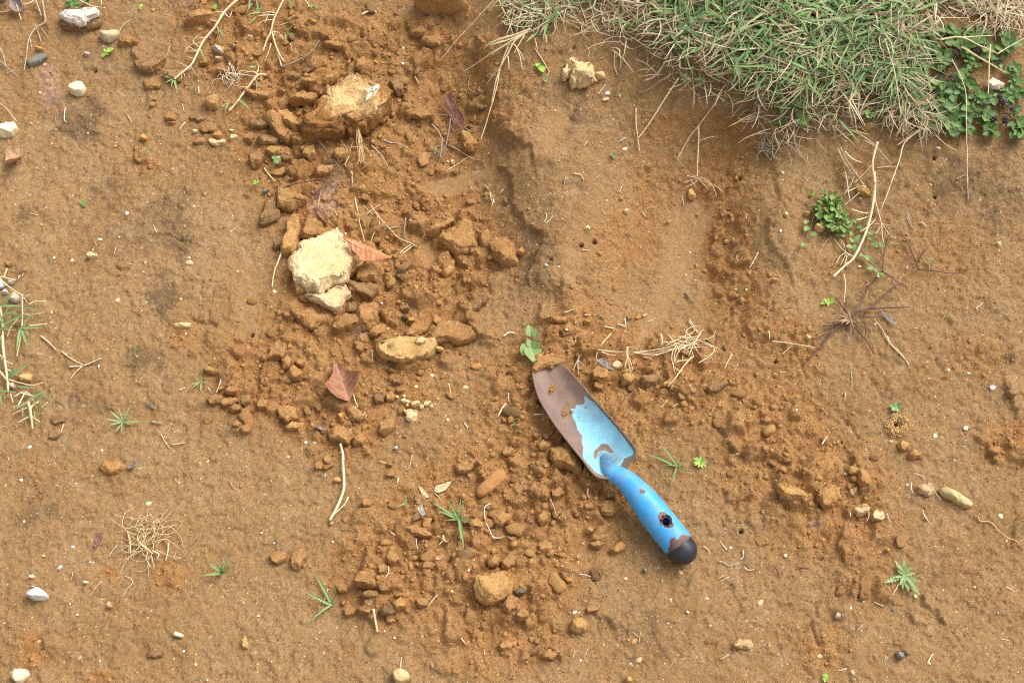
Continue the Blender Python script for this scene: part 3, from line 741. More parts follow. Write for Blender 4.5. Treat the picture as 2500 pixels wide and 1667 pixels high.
CL(ell('F', 1350,1245, 28,24), .010, 'stone_dark', 'small dark grey stone in the lower rubble', 'pebble', cat='stone')
CL(ell('F', 1410,1262, 36,26), .012, 'clod_pale', 'pale brown lump right of the small dark grey stone')
CL(q('F', 1830,940, 1870,880, 1900,930, 1870,975), .012, 'clod_dark', 'small upright clod above the flat grey-brown clod')
CL(q('F', 920,1440, 970,1430, 1010,1490, 990,1545, 940,1530), .014, 'clod', 'small knobbly clod at the left end of the ochre slab')
CL(q('F', 200,1500, 290,1400, 350,1480, 330,1600, 200,1610), .016, 'clod', 'lump of soil with pale specks at the lower left of the rubble')
CL(q('B', 370,850, 480,770, 600,790, 590,880, 450,915, 390,905), .026, 'clod', 'brown clod with a dark hollow left of the biggest clod')
CL(q('B', 150,980, 250,950, 330,1030, 400,1150, 370,1212, 290,1190, 220,1090), .022, 'clod', 'long slab of soil, left of two lying side by side in the rubble', flat=.4)
CL(q('B', 280,955, 350,945, 440,1050, 472,1110, 410,1132, 340,1080), .026, 'clod_pale', 'long slab of soil, right of two lying side by side in the rubble', flat=.4)
CL(q('B', 30,1030, 130,1010, 195,1070, 150,1110, 40,1100), .016, 'clod_dark', 'flat grey-brown clod left of the two long slabs')
CL(q('B', 0,1140, 50,1120, 78,1170, 40,1222, 0,1210), .016, 'clod', 'small clod at the upper left edge of the rubble')
CL(q('B', 80,1180, 180,1155, 285,1200, 260,1252, 140,1245), .016, 'clod_dark', 'flat clod below the flat grey-brown clod in the upper rubble')
CL(q('B', 480,1260, 570,1240, 600,1330, 550,1382, 490,1330), .018, 'clod_pale', 'square pale brown clod under the purple twig')
CL(q('B', 560,1450, 640,1405, 740,1420, 735,1490, 620,1515), .020, 'clod', 'blocky clod below the square pale brown clod')
CL(q('B', 20,1330, 90,1260, 150,1340, 120,1420, 60,1445), .018, 'clod', 'rounded clod at the left edge of the rubble by the bare soil')
CL(q('B', 165,1260, 260,1235, 318,1290, 250,1345, 190,1320), .014, 'clod_pale', 'pale broken clod with a grey withered seedling beside it')
CL(ell('B', 812,1322, 70,68), .022, 'clod', 'round brown clod right of the purple twig')
CL(q('B', 1220,680, 1270,640, 1330,690, 1340,790, 1290,832, 1240,750), .018, 'clod_dark', 'greyish upright clod right of the biggest clod')
CL(q('B', 930,500, 1010,470, 1028,560, 1010,640, 940,600), .016, 'clod', 'upright clod above the biggest clod')
CL(ell('B', 1008,642, 44,24, 15), .014, 'pebble_tan', 'smooth tan pebble at the upper edge of the biggest clod', 'pebble', cat='stone', lift=.012)
CL(q('B', 1820,1130, 1900,1125, 1995,1185, 1950,1260, 1930,1310, 1862,1290, 1840,1200), .016, 'clod_pale', 'three-cornered pale clod under the purple-brown leaf', flat=.45)
CL(q('B', 0,770, 100,755, 195,790, 190,850, 60,845), .014, 'clod', 'flat slab of soil beside the lower runner')
CL(q('B', 380,1180, 450,1150, 500,1190, 480,1240, 400,1235), .016, 'clod', 'crumbly clod right below the two long slabs')
CL(q('B', 660,690, 720,630, 790,620, 770,690, 700,750, 665,740), .022, 'clod_pale', 'pale crumbly clod at the upper left of the biggest clod')
CL(q('B', 1340,920, 1440,880, 1560,940, 1590,1020, 1500,1035, 1400,1000, 1345,970), .010, 'clod', 'flat flake of soil right of the biggest clod', flat=.35)
CL(q('B', 480,680, 560,650, 610,720, 560,760, 490,740), .018, 'clod', 'brown clod above the clod with a dark hollow')
CL(q('B', 350,640, 420,620, 470,660, 420,695, 365,690), .014, 'clod_dark', 'grey-brown clod with a yellow spot in the upper rubble')
CL(q('B', 640,370, 760,320, 850,380, 800,430, 690,410), .012, 'clod', 'flat crust flake above the dark crack in the upper rubble', flat=.35)
CL(q('B', 1390,270, 1500,190, 1530,260, 1480,330, 1410,320), .010, 'clod', 'cracked crust flake left of two below the top clod', flat=.35)
CL(q('B', 1490,350, 1590,280, 1670,330, 1650,405, 1560,405), .010, 'clod', 'cracked crust flake right of two below the top clod', flat=.35)
# --- clods on the left and top
CL(q('A', 1590,150, 1680,75, 1790,85, 1800,140, 1730,200, 1640,232, 1595,210), .024, 'clod', 'reddish brown clod touching the upper runner stem', rough=.07)
CL(q('A', 1000,350, 1060,310, 1150,325, 1182,365, 1100,400, 1010,395), .014, 'clod', 'reddish clod beside the two-toned heart-shaped pebble')
CL(q('A', 1760,820, 1850,800, 1862,930, 1790,945, 1750,900), .018, 'clod_pale', 'squarish pale orange clod left of the lower runner', flat=.5)
CL(q('A', 1150,520, 1250,480, 1400,500, 1380,580, 1290,640, 1190,620), .014, 'clod_dark', 'greyish block of soil below the heart-shaped pebble')
CL(q('A', 1210,700, 1300,650, 1365,720, 1350,760, 1250,765), .010, 'clod', 'crumbling flat clod below the greyish block of soil')
CL(q('A', 1370,640, 1450,580, 1550,620, 1540,700, 1440,705), .012, 'clod_dark', 'flat clod under the tip of the upper runner')
CL(ell('A', 1452,1000, 46,44), .012, 'clod', 'little round clod on the bare soil left of the rubble')
CL(ell('A', 1465,1048, 30,18), .008, 'clod', 'tiny clod just below the little round clod')
CL(q('A', 1590,985, 1680,975, 1760,1000, 1690,1050, 1610,1020), .008, 'clod_dark', 'low crust edge right of the little round clod', flat=.4)
CL(ell('A', 1305,895, 30,26), .010, 'clod', 'larger of two crumbs stuck together near the white pebble')
CL(ell('A', 1322,852, 18), .008, 'clod', 'smaller of two crumbs stuck together near the white pebble')
CL(ell('A', 1852,1145, 40,32), .010, 'clod_pale', 'round orange crumb above the notched flat chip')
CL(ell('A', 1700,1200, 52,30), .008, 'clod', 'low brown crumb left of the notched flat chip')
CL(ell('A', 1880,605, 42,36), .014, 'clod', 'brown clod under the white root fluff of the lower runner')
CL(ell('A', 1735,540, 36,24), .010, 'clod', 'small clod between the two runners')
CL(q('I', 850,1120, 900,1070, 1000,1065, 1078,1110, 1020,1160, 940,1187, 880,1165), .014, 'clod', 'lone reddish clod on the lower left soil', rough=.06)
CL(q('I', 410,820, 450,775, 530,785, 510,850, 470,890, 420,870), .006, 'clod_dark', 'flat grey-brown flake below the left-hand grass', flat=.35)
CL(q('I', 430,720, 520,670, 580,690, 540,740, 470,755), .006, 'clod_dark', 'thin soil flake just below the tip of the left-hand grass', flat=.35)
CL(q('I', 1725,275, 1780,255, 1850,300, 1830,332, 1760,318), .012, 'clod', 'oval clod above the blue-green sprout left of the trowel')
CL(q('I', 1900,470, 1960,425, 2030,450, 2010,500, 1930,508), .014, 'clod', 'topmost clod of the crumbly group on the centre left')
CL(q('I', 1768,530, 1830,485, 1905,520, 1880,575, 1800,590), .014, 'clod', 'leftmost clod of the crumbly group on the centre left')
CL(q('I', 1880,560, 1950,510, 2025,535, 1990,595, 1920,610), .014, 'clod', 'middle clod of the crumbly group on the centre left')
CL(q('I', 1952,610, 2000,578, 2055,600, 2030,655, 1970,662), .013, 'clod', 'round clod low in the crumbly group on the centre left')
CL(q('I', 2050,630, 2090,612, 2115,650, 2090,690, 2052,672), .012, 'clod', 'small square clod at the right of the crumbly group')
CL(q('I', 2040,510, 2090,500, 2120,560, 2080,610, 2040,580), .012, 'clod_dark', 'grey-brown clod in the crumbly group on the centre left')
CL(q('I', 2175,590, 2215,540, 2290,550, 2280,620, 2210,640), .016, 'clod', 'clod at the right edge of the crumbly group')
CL(q('I', 2045,790, 2090,755, 2140,780, 2120,830, 2070,838), .014, 'clod', 'clod at the lower tip of the crumbly group')
CL(q('I', 1975,745, 2020,718, 2062,745, 2030,785, 1985,780), .012, 'clod', 'clod just above the lowest of the crumbly group')
CL(q('J', 190,130, 250,60, 330,110, 320,190, 230,202), .014, 'clod', 'clod above the pair of leaning clods on the centre left')
CL(q('J', 300,210, 350,155, 395,200, 370,290, 310,290), .014, 'clod', 'left one of the leaning clods on the centre left')
CL(q('J', 415,215, 460,188, 505,220, 490,268, 440,262), .014, 'clod', 'right one of the leaning clods on the centre left')
CL(q('J', 362,300, 410,250, 478,300, 470,370, 420,388, 375,360), .018, 'clod', 'egg-shaped clod left of the flat reddish leaf', rough=.06)
CL(q('J', 260,620, 330,580, 420,610, 440,700, 350,742, 290,700), .016, 'clod', 'broad clod left below the flat reddish leaf')
CL(q('J', 325,770, 400,730, 490,745, 470,800, 360,812), .012, 'clod_pale', 'pale clod under the broad clod left below the reddish leaf')
CL(q('J', 690,800, 760,755, 880,780, 918,850, 882,932, 800,905, 700,880), .022, 'clod', 'large clod from which the long dry stem hangs down', rough=.12)
CL(q('J', 912,860, 970,820, 1022,880, 1000,935, 920,942), .016, 'clod', 'clod at the right of the one with the long dry stem')
CL(q('J', 850,620, 920,580, 1000,680, 980,742, 890,720), .016, 'clod', 'long clod above the one with the long dry stem')
CL(q('J', 1130,750, 1180,705, 1255,710, 1268,790, 1190,852, 1140,830), .018, 'clod', 'upright clod below the string of pale crumbs', rough=.06)
CL(q('J', 1068,510, 1130,470, 1182,520, 1165,575, 1110,582), .013, 'clod_dark', 'left one of two round clods beside the string of pale crumbs')
CL(q('J', 1182,500, 1230,470, 1275,510, 1250,552, 1195,560), .013, 'clod', 'right one of two round clods beside the string of pale crumbs')
CL(ell('J', 1282,390, 42,34), .012, 'clod_dark', 'round greyish clod above the string of pale crumbs')
CL(ell('J', 1315,462, 36,32), .012, 'clod', 'small clod between the greyish clod and the pale crumbs')
CL(q('J', 650,1030, 700,1002, 738,1060, 720,1110, 665,1085), .013, 'clod', 'right one of two split clods left of the long dry stem')
CL(q('J', 590,1080, 625,1040, 665,1090, 650,1140, 600,1142), .011, 'clod', 'left one of two split clods left of the long dry stem')
CL(q('J', 1778,1110, 1850,1050, 1950,1045, 1945,1120, 1860,1180, 1800,1165), .014, 'clod', 'broad flat clod above the smooth orange stone')
CL(q('J', 1960,1070, 2010,1040, 2065,1080, 2040,1122, 1975,1118), .013, 'clod', 'small clod right of the broad flat clod above the orange stone')
CL(q('J', 1190,1170, 1240,1140, 1280,1165, 1250,1205, 1200,1205), .009, 'clod', 'small reddish clod on the smooth soil below the pale crumbs')
CL(q('J', 980,1410, 1030,1375, 1085,1400, 1060,1450, 1000,1465), .012, 'clod', 'clod right of the lower end of the long dry stem')
CL(ell('J', 1225,1095, 26,24), .009, 'clod', 'small clod touching a short straw on the smooth soil')
# --- clods around the trowel
CL(q('K', 500,960, 590,910, 690,950, 722,1020, 765,1100, 750,1165, 650,1130, 560,1100, 500,1040), .030, 'clod_pale', 'big brown clod resting against the left edge of the trowel blade', rough=.14)
CL(q('K', 855,320, 910,245, 990,290, 1000,380, 930,420, 870,395), .022, 'clod', 'upper clod right of the trowel tip')
CL(q('K', 850,400, 910,370, 960,420, 930,470, 870,460), .016, 'clod', 'lower clod right of the trowel tip')
CL(ell('K', 1060,255, 46,40, 40), .012, 'cream', 'cream pebble beside the curled grey leaf', 'pebble', cat='stone', rough=.15)
CL(q('K', 1085,360, 1140,310, 1200,320, 1222,370, 1180,420, 1110,425), .020, 'clod_pale', 'pale clod gripped by the roots of a dead weed')
CL(q('K', 1255,380, 1300,330, 1400,325, 1442,370, 1410,425, 1310,438), .018, 'clod_dark', 'grey-brown rounded clod right of the root-bound clod')
CL(q('K', 1450,400, 1500,370, 1545,400, 1520,440, 1460,442), .012, 'clod_pale', 'small pale clod at the far right of the row above the trowel')
CL(q('K', 1180,230, 1215,185, 1245,220, 1225,265, 1190,262), .014, 'clod', 'small clod beside the root-bound clod')
CL(q('K', 1600,130, 1660,110, 1700,140, 1670,185, 1615,180), .014, 'clod_dark', 'dark clod under the dry straw tangle')
CL(q('K', 1820,450, 1880,390, 1990,360, 2010,410, 1940,470, 1850,490), .012, 'clod_dark', 'flat grey clod right of the dry straw tangle')
CL(q('K', 375,930, 430,890, 500,920, 490,975, 410,980), .014, 'clod', 'clod left of the big brown clod beside the blade')
CL(q('K', 80,980, 130,940, 180,980, 150,1030, 95,1025), .014, 'clod', 'clod far left of the trowel shoulder')
CL(q('K', 345,840, 380,815, 412,850, 390,890, 350,880), .012, 'clod', 'little clod beside the middle of the blade')
CL(q('K', 430,850, 470,830, 495,870, 460,895), .012, 'clod_dark', 'small dark clod under the left edge of the blade')
CL(q('K', 500,1310, 580,1280, 620,1350, 570,1400, 510,1375), .016, 'clod', 'clod below the trowel shoulder')
CL(q('K', 970,1340, 1020,1315, 1060,1350, 1040,1395, 980,1392), .016, 'clod', 'round clod left of the trowel neck')
CL(q('O', 785,60, 830,20, 870,60, 850,105, 800,105), .014, 'clod', 'round clod left of the middle of the trowel handle')
CL(q('O', 880,70, 950,10, 1060,20, 1100,90, 1020,150, 920,140), .016, 'clod', 'broad low clod left of the trowel handle')
CL(q('O', 385,150, 440,95, 498,140, 470,200, 420,242, 392,200), .016, 'clod', 'dark-sided clod left of the trowel handle, by the broad low clod')
CL(q('O', 10,160, 60,110, 150,130, 160,190, 90,240, 20,215), .016, 'clod', 'wide clod further left of the trowel handle')
CL(q('O', 1000,440, 1060,380, 1150,370, 1140,430, 1040,478), .014, 'clod', 'wedge clod left of the black handle end')
CL(q('O', 830,390, 900,350, 960,380, 920,430, 850,425), .012, 'clod', 'clod with straw fluff left of the wedge clod')
CL(ell('O', 833,270, 30,30), .010, 'pebble_tan', 'round tan pebble on the soil left of the handle', 'pebble', cat='stone')
CL(q('O', 390,380, 460,340, 520,420, 500,460, 420,455), .010, 'clod', 'flat clod in the loose soil left of the wedge clod')
# --- bottom centre
CL(q('N', 1955,690, 1990,645, 2100,650, 2210,635, 2255,720, 2240,820, 2140,880, 2080,905, 1990,890, 1955,800), .030, 'clod_pale', 'largest clod at the bottom centre, pale and flat-topped', flat=.42, rough=.06)
CL(q('N', 2050,510, 2110,478, 2175,530, 2150,580, 2070,585), .018, 'clod', 'clod above the left corner of the largest bottom clod')
CL(q('N', 2165,540, 2230,460, 2300,480, 2290,560, 2240,605, 2180,590), .020, 'clod', 'clod above the right corner of the largest bottom clod')
CL(q('O', 85,920, 150,805, 220,840, 230,910, 150,985, 95,960), .018, 'clod', 'clod at the lower right of the largest bottom clod')
CL(q('O', 185,990, 240,920, 310,940, 320,1010, 240,1045), .015, 'clod', 'clod below the dark slate chip')
CL(q('O', 175,790, 230,755, 300,770, 280,810, 215,830), .010, 'stone_dark', 'dark slate chip right of the largest bottom clod', 'pebble', cat='stone', flat=.4)
CL(q('O', 655,1110, 690,1020, 780,1000, 820,1060, 800,1130, 730,1155), .020, 'clod_pale', 'lone angular clod near the bottom, right of the centre')
CL(q('O', 795,930, 850,900, 930,930, 900,975, 820,970), .012, 'clod', 'flat clod above the lone angular clod')
CL(q('O', 420,1320, 500,1280, 560,1320, 530,1370, 450,1360), .014, 'clod', 'low clod at the bottom edge right of the centre')
CL(q('O', 60,1240, 130,1195, 180,1240, 150,1290, 80,1290), .014, 'clod', 'clod at the bottom below the largest clod')
CL(q('N', 910,730, 960,620, 1060,600, 1110,640, 1125,740, 1060,765, 960,750), .022, 'clod', 'big wedge clod of the bottom rubble row')
CL(q('N', 775,760, 830,720, 880,750, 860,800, 800,805), .015, 'clod', 'clod at the upper left of the bottom rubble row')
CL(q('N', 1115,580, 1160,555, 1200,590, 1180,640, 1130,635), .015, 'clod', 'round clod above the bottom rubble row')
CL(q('N', 1180,480, 1240,440, 1295,480, 1280,550, 1215,558), .014, 'clod', 'flat clod upper right of the bottom rubble row')
CL(q('N', 1240,900, 1310,835, 1370,860, 1360,930, 1280,960), .018, 'clod_pale', 'pale clod in the right half of the bottom rubble row')
CL(q('N', 1130,950, 1180,895, 1260,905, 1285,970, 1220,1005, 1150,990), .016, 'clod_dark', 'grey-flecked clod in the bottom rubble row')
CL(q('N', 1430,860, 1490,840, 1555,850, 1545,910, 1480,932), .015, 'clod', 'clod at the right end of the bottom rubble row')
CL(q('N', 975,840, 1030,780, 1130,775, 1145,820, 1060,850), .014, 'clod_dark', 'dark flat clod below the big wedge clod')
CL(q('N', 1130,760, 1200,690, 1240,740, 1200,800, 1150,800), .014, 'clod', 'clod right of the big wedge clod')
CL(q('N', 950,930, 1010,900, 1075,940, 1050,985, 970,980), .014, 'clod', 'clod beside the white straw in the bottom rubble row')
CL(q('N', 830,950, 880,900, 940,940, 930,1000, 850,1005), .014, 'clod', 'clod at the lower left of the bottom rubble row')
CL(q('N', 805,890, 830,850, 855,880, 840,925), .010, 'clod', 'narrow clod at the left of the bottom rubble row')
CL(q('N', 1260,820, 1320,790, 1350,820, 1300,850, 1262,850), .012, 'clod', 'small clod above the pale one in the bottom rubble row')
CL(q('N', 1180,1040, 1230,1010, 1280,1030, 1240,1062), .009, 'clod', 'crumb below the grey-flecked clod')
CL(q('N', 380,500, 430,425, 500,430, 518,510, 460,610, 390,580), .015, 'clod', 'right one of two egg-like clods on the lower left soil')
CL(q('N', 208,480, 260,435, 340,450, 330,530, 270,570, 220,530), .013, 'clod', 'left one of two egg-like clods on the lower left soil')
CL(q('N', 1370,240, 1440,218, 1540,270, 1580,320, 1520,345, 1420,300), .016, 'clod', 'long clod left of the grass sprout at the lower centre')
CL(q('N', 1490,545, 1560,530, 1618,560, 1590,602, 1500,600), .012, 'clod', 'oblong clod above the bottom rubble row on the right')
CL(q('N', 1880,200, 1960,165, 2030,200, 2010,255, 1920,260), .014, 'clod', 'clod under the right blades of the grass sprout at the lower centre')
CL(q('N', 2100,150, 2180,105, 2250,150, 2220,215, 2140,220), .016, 'clod', 'clod right of the pale forked root')
CL(q('N', 1120,370, 1190,340, 1255,365, 1220,405, 1150,405), .010, 'clod', 'small clod on the soil above the bottom rubble row')
CL(q('N', 2150,1240, 2210,1200, 2265,1230, 2240,1290, 2180,1290), .013, 'clod', 'clod near the bottom edge below the largest clod')
CL(ell('N', 1320,1510, 66,76), .016, 'pebble_speckled', 'round tan and white pebble at the bottom edge', 'pebble', cat='stone', rough=.03, fine=.01)
CL(ell('O', 1168,1540, 28,30), .010, 'pebble_ochre', 'small orange pebble at the bottom edge right of the centre', 'pebble', cat='stone', rough=.04)
CL(q('J', 1965,1345, 1985,1270, 2060,1190, 2140,1135, 2200,1150, 2208,1220, 2130,1290, 2080,1340, 1990,1378), .007, 'stone_orange', 'smooth half-buried orange stone left of the trowel shoulder', 'stone', cat='stone', flat=.7, rough=.03, fine=.004, cuts=2)
# --- right side
CL(q('L', 155,1290, 200,1245, 270,1270, 390,1320, 400,1380, 300,1405, 200,1390), .018, 'clod_pale', 'pale knobbed clod on the lower right soil')
CL(q('L', 505,1380, 530,1280, 600,1240, 690,1290, 690,1400, 600,1470, 530,1450), .018, 'clod', 'broad brown clod right of the pale knobbed clod')
CL(q('L', 850,1150, 920,1140, 960,1180, 950,1260, 880,1300, 850,1240), .016, 'clod', 'upright clod behind the broad brown clod on the lower right')
CL(q('L', 1190,920, 1230,885, 1290,900, 1280,970, 1220,990), .016, 'clod_pale', 'rounded clod just below the ant nest')
CL(q('L', 1270,1030, 1320,960, 1395,980, 1390,1040, 1310,1055), .012, 'clod', 'flat reddish clod at the lower right of the ant nest')
CL(q('L', 1950,980, 2000,930, 2060,950, 2050,1010, 1980,1020), .012, 'clod', 'clod at the cracked edge on the far right')
CL(q('L', 2110,480, 2160,440, 2200,470, 2190,520, 2140,525), .012, 'clod_dark', 'clod above the crack at the far right edge')
CL(q('L', 820,1480, 870,1440, 905,1410, 940,1440, 945,1500, 900,1540, 840,1535), .016, 'root_clod', 'pale root-matted clod, left of a pair on the lower right', rough=.2, fine=.1)
CL(q('Q', 960,140, 990,100, 1070,105, 1080,160, 1040,205, 980,190), .014, 'root_clod', 'pale root-matted clod, right of a pair on the lower right', rough=.15)
CL(q('L', 1345,1290, 1400,1240, 1460,1270, 1480,1350, 1430,1370, 1370,1330), .014, 'root_clod', 'root-wrapped clod beside the long speckled stone', rough=.2, fine=.1)
CL(q('L', 1548,1300, 1600,1285, 1690,1330, 1780,1390, 1820,1440, 1815,1475, 1760,1465, 1670,1410, 1580,1350), .012, 'pebble_speckled', 'long pale yellow stone with grey speckles at the right', 'stone', cat='stone', rough=.03, fine=.01)
CL(q('O', 2035,1215, 2080,1190, 2180,1200, 2230,1235, 2215,1275, 2120,1280, 2050,1250), .008, 'pale_bark', 'flat pale grey-brown chip on the lower right soil', 'mineral_chip', cat='stone', flat=.4)
CL(q('Q', 1172,1310, 1200,1288, 1230,1310, 1245,1350, 1210,1368, 1178,1335), .008, 'stone_blue', 'shiny dark blue-grey pebble at the lower right', 'pebble', cat='stone')
CL(ell('Q', 1272,1315, 16), .005, 'stone_blue', 'tiny blue-grey pebble beside the shiny dark one', 'pebble', cat='stone')
CL(q('Q', 650,1000, 670,960, 705,985, 695,1020, 660,1025), .007, 'stone_grey', 'grey and white chip in the soil right of the bottom centre', 'pebble', cat='stone')
CL(ell('Q', 1104,438, 20,15, 30), .006, 'pebble_ochre', 'oval yellow pebble above the spiky green rosette', 'pebble', cat='stone')
CL(q('H', 480,470, 520,420, 575,440, 570,490, 520,520, 480,500), .012, 'ochre', 'larger pale orange stone under the creeping leafy plant', 'stone', cat='stone', rough=.12)
CL(q('H', 390,345, 440,330, 430,385, 400,375), .008, 'ochre', 'pale orange stone at the left end of the creeping plant', 'stone', cat='stone', rough=.12)
CL(q('H', 530,320, 590,310, 600,360, 550,360), .010, 'ochre', 'pale orange stone amid the leaves of the creeping plant', 'stone', cat='stone', rough=.12)
CL(q('H', 830,150, 880,120, 950,150, 950,215, 890,220, 845,190), .012, 'clod_pale', 'orange crumbly clod behind the dry stems above the creeping plant', rough=.16)
CL(ell('H', 874,238, 16,20), .006, 'stone_grey', 'small pinkish grey pebble below the orange crumbly clod', 'pebble', cat='stone')
CL(ell('H', 428,1410, 18,34, -10), .008, 'cream', 'oval cream pebble beside the purple grass', 'pebble', cat='stone')
CL(ell('H', 140,925, 26,22), .008, 'ochre', 'small ochre pebble on the slope left of the purple grass', 'pebble', cat='stone')
CL(q('H', 2030,590, 2060,585, 2075,620, 2050,648, 2030,630), .006, 'cream', 'small notched cream chip on the far right soil', 'mineral_chip', cat='stone', flat=.4)
CL(ell('H', 240,362, 18,28), .006, 'cream', 'cream pebble on the crust left of the creeping plant', 'pebble', cat='stone')
CL(q('D', 1495,1275, 1530,1248, 1555,1275, 1530,1300), .008, 'stone_grey', 'small grey pebble below the leafy plants', 'pebble', cat='stone')
CL(q('D', 1360,1165, 1390,1150, 1405,1180, 1380,1200), .008, 'stone_dark', 'small dark stone at the lower edge of the leafy plants', 'pebble', cat='stone')
CL(q('D', 850,1060, 920,1040, 975,1090, 940,1130, 880,1110), .014, 'clod_pale', 'orange soil lump at the turf edge below the clover')
CL(ell('G', 465,800, 16), .006, 'stone_white', 'small white pebble on the grey raised tongue of soil', 'pebble', cat='stone')
CL(ell('G', 1700,195, 34,52, -20), .010, 'ochre', 'orange stone stuck in the scraped hollow', 'stone', cat='stone', rough=.15)
CL(ell('G', 1145,337, 22,24), .007, 'cream', 'pale lump upper of two in the scraped hollow', 'clay_clod', rough=.2)
CL(ell('G', 815,478, 26,20), .007, 'cream', 'pale lump lower of two in the scraped hollow', 'clay_clod', rough=.2)
CL(ell('G', 1505,430, 18), .007, 'ochre', 'small ochre pebble at the scraped hollow', 'pebble', cat='stone')
CL(q('G', 440,1260, 520,1230, 640,1230, 650,1270, 560,1290), .010, 'clod', 'low crust flake above the trowel tip', flat=.4)
CL(q('G', 780,1260, 830,1255, 850,1285, 800,1300), .008, 'pebble_ochre', 'greenish yellow pebble above the trowel tip', 'pebble', cat='stone')
# --- left-hand stones
CL(q('A', 845,282, 900,265, 960,250, 1005,265, 1000,320, 940,378, 900,360, 860,325), .016, 'pebble_twotone', 'heart-shaped grey and tan pebble in the upper left', 'pebble', cat='stone', rough=.04, fine=.01)
CL(q('A', 583,738, 655,690, 705,705, 730,765, 712,826, 650,826, 600,795), .016, 'stone_cream', 'smooth rounded cream-white pebble in the upper left', 'pebble', cat='stone', rough=.03, fine=.004, cuts=4)
CL(q('A', 230,530, 270,490, 340,465, 395,455, 400,490, 360,540, 280,575, 240,565), .007, 'stone_blue', 'flat mottled blue-grey stone near the hanging roots', 'stone', cat='stone', rough=.05)
CL(ell('A', 335,422, 34,24, 12), .009, 'pebble_ochre', 'small yellow pebble just above the blue-grey stone', 'pebble', cat='stone')
CL(q('A', -30,1100, 50,1045, 120,1045, 148,1100, 110,1160, 40,1180, -30,1165), .018, 'stone_cream', 'pale pebble cut by the left edge above the tan leaf', 'pebble', cat='stone', rough=.04, fine=.01)
CL(q('A', 1800,400, 1850,385, 1910,420, 1890,480, 1840,450), .010, 'stone_grey', 'pale grey-tan stone between the runners', 'pebble', cat='stone')
CL(ell('A', 1982,397, 28,20, 20), .008, 'pebble_tan', 'tan pebble between the two runners', 'pebble', cat='stone')
CL(ell('A', 1855,505, 26,30), .008, 'pebble_tan', 'small tan pebble below the pale grey-tan stone', 'pebble', cat='stone')
CL(ell('A', 740,462, 30,20), .006, 'stone_grey', 'pale grey chip below the flaky white crust', 'pebble', cat='stone')
CL(ell('A', 1225,1175, 34,28), .007, 'pebble_ochre', 'round orange-brown pebble in the left-hand soil', 'pebble', cat='stone')
CL(ell('A', 1660,1120, 22,18), .005, 'cream', 'small pale disc-like pebble left of the round orange crumb', 'pebble', cat='stone')
CL(ell('A', 1785,1090, 30,20), .005, 'stone_grey', 'flat grey pebble above the round orange crumb', 'pebble', cat='stone')
CL(ell('B', 562,187, 38,20, 8), .008, 'pebble_ochre', 'flat ochre pebble at the top beside a runner', 'pebble', cat='stone')
CL(ell('B', 40,326, 20,22), .008, 'cream', 'cream pebble left of the bent grey stem', 'pebble', cat='stone')
CL(q('E', 75,930, 100,912, 118,940, 95,962), .008, 'stone_white', 'small white stone at the top of the left-hand grass', 'pebble', cat='stone')
CL(q('E', -30,930, 20,920, 50,960, 20,1000, -30,990), .010, 'stone_white', 'white stone cut by the left edge in the grass', 'pebble', cat='stone')
CL(ell('E', 50,1025, 22,20), .008, 'stone_white', 'little round white stone in the left-hand grass', 'pebble', cat='stone')
CL(q('E', 75,1040, 120,1008, 160,1040, 175,1090, 150,1125, 100,1115), .012, 'stone_grey', 'larger pale grey stone behind the left-hand grass', 'stone', cat='stone', rough=.04)
CL(q('E', 35,775, 70,760, 110,785, 80,812), .006, 'clod_pale', 'pinkish orange chip above the left-hand grass', 'mineral_chip', cat='stone')
CL(q('I', 150,350, 220,310, 270,330, 265,390, 190,400), .010, 'ochre', 'orange and cream stone inside the left-hand grass', 'stone', cat='stone', rough=.1)
CL(q('I', 80,430, 110,395, 140,430, 120,465), .010, 'stone_grey', 'pale stone at the foot of the left-hand grass', 'pebble', cat='stone')
CL(q('M', 228,815, 270,765, 330,755, 380,790, 415,840, 370,872, 280,860), .016, 'stone_white', 'angular bluish white stone at the lower left', 'stone', cat='stone', rough=.04, fine=.01)
CL(ell('M', 283,750, 20,14), .006, 'stone_grey', 'tiny grey pebble on top of the bluish white stone', 'pebble', cat='stone')
CL(q('M', 85,1480, 130,1445, 220,1450, 248,1490, 200,1560, 170,1580, 120,1540), .015, 'stone_cream', 'three-cornered cream stone in the lower left corner', 'stone', cat='stone', rough=.05)
CL(q('M', 908,890, 925,865, 965,915, 950,935, 915,930), .007, 'pebble_tan', 'small wedge-shaped tan pebble on the lower left', 'pebble', cat='stone')
CL(ell('M', 272,663, 22,18), .006, 'stone_cream', 'round cream pebble above the bluish white stone', 'pebble', cat='stone')
CL(ell('M', 730,712, 20,16), .006, 'stone_cream', 'pale pebble left below the root tangle', 'pebble', cat='stone')
CL(q('M', 500,580, 520,562, 528,575, 508,610, 496,602), .005, 'stone_white', 'tiny white splinter left of the root tangle', 'mineral_chip', cat='stone')
CL(q('M', 1478,1140, 1495,1128, 1562,1155, 1555,1188, 1480,1165), .008, 'stem_chip', 'short cut length of pale stem at the lower left', 'stem_piece', cat='stem')
CL(q('M', 1250,1310, 1300,1280, 1385,1300, 1380,1340, 1320,1360, 1255,1345), .007, 'clod_dark', 'flat dark chip of soil at the lower left', flat=.4)
CL(q('M', 2055,1200, 2085,1160, 2110,1230, 2105,1280, 2070,1275), .007, 'ochre', 'upright ochre chip near the bottom left', 'mineral_chip', cat='stone')
CL(ell('J', 780,1225, 30,28), .007, 'pebble_ochre', 'flat round orange pebble beside the long dry stem', 'pebble', cat='stone')
CL(q('J', 785,655, 815,645, 832,690, 822,722, 795,705), .009, 'pebble_ochre', 'yellow pebble in the crumbs below the reddish leaf', 'pebble', cat='stone')
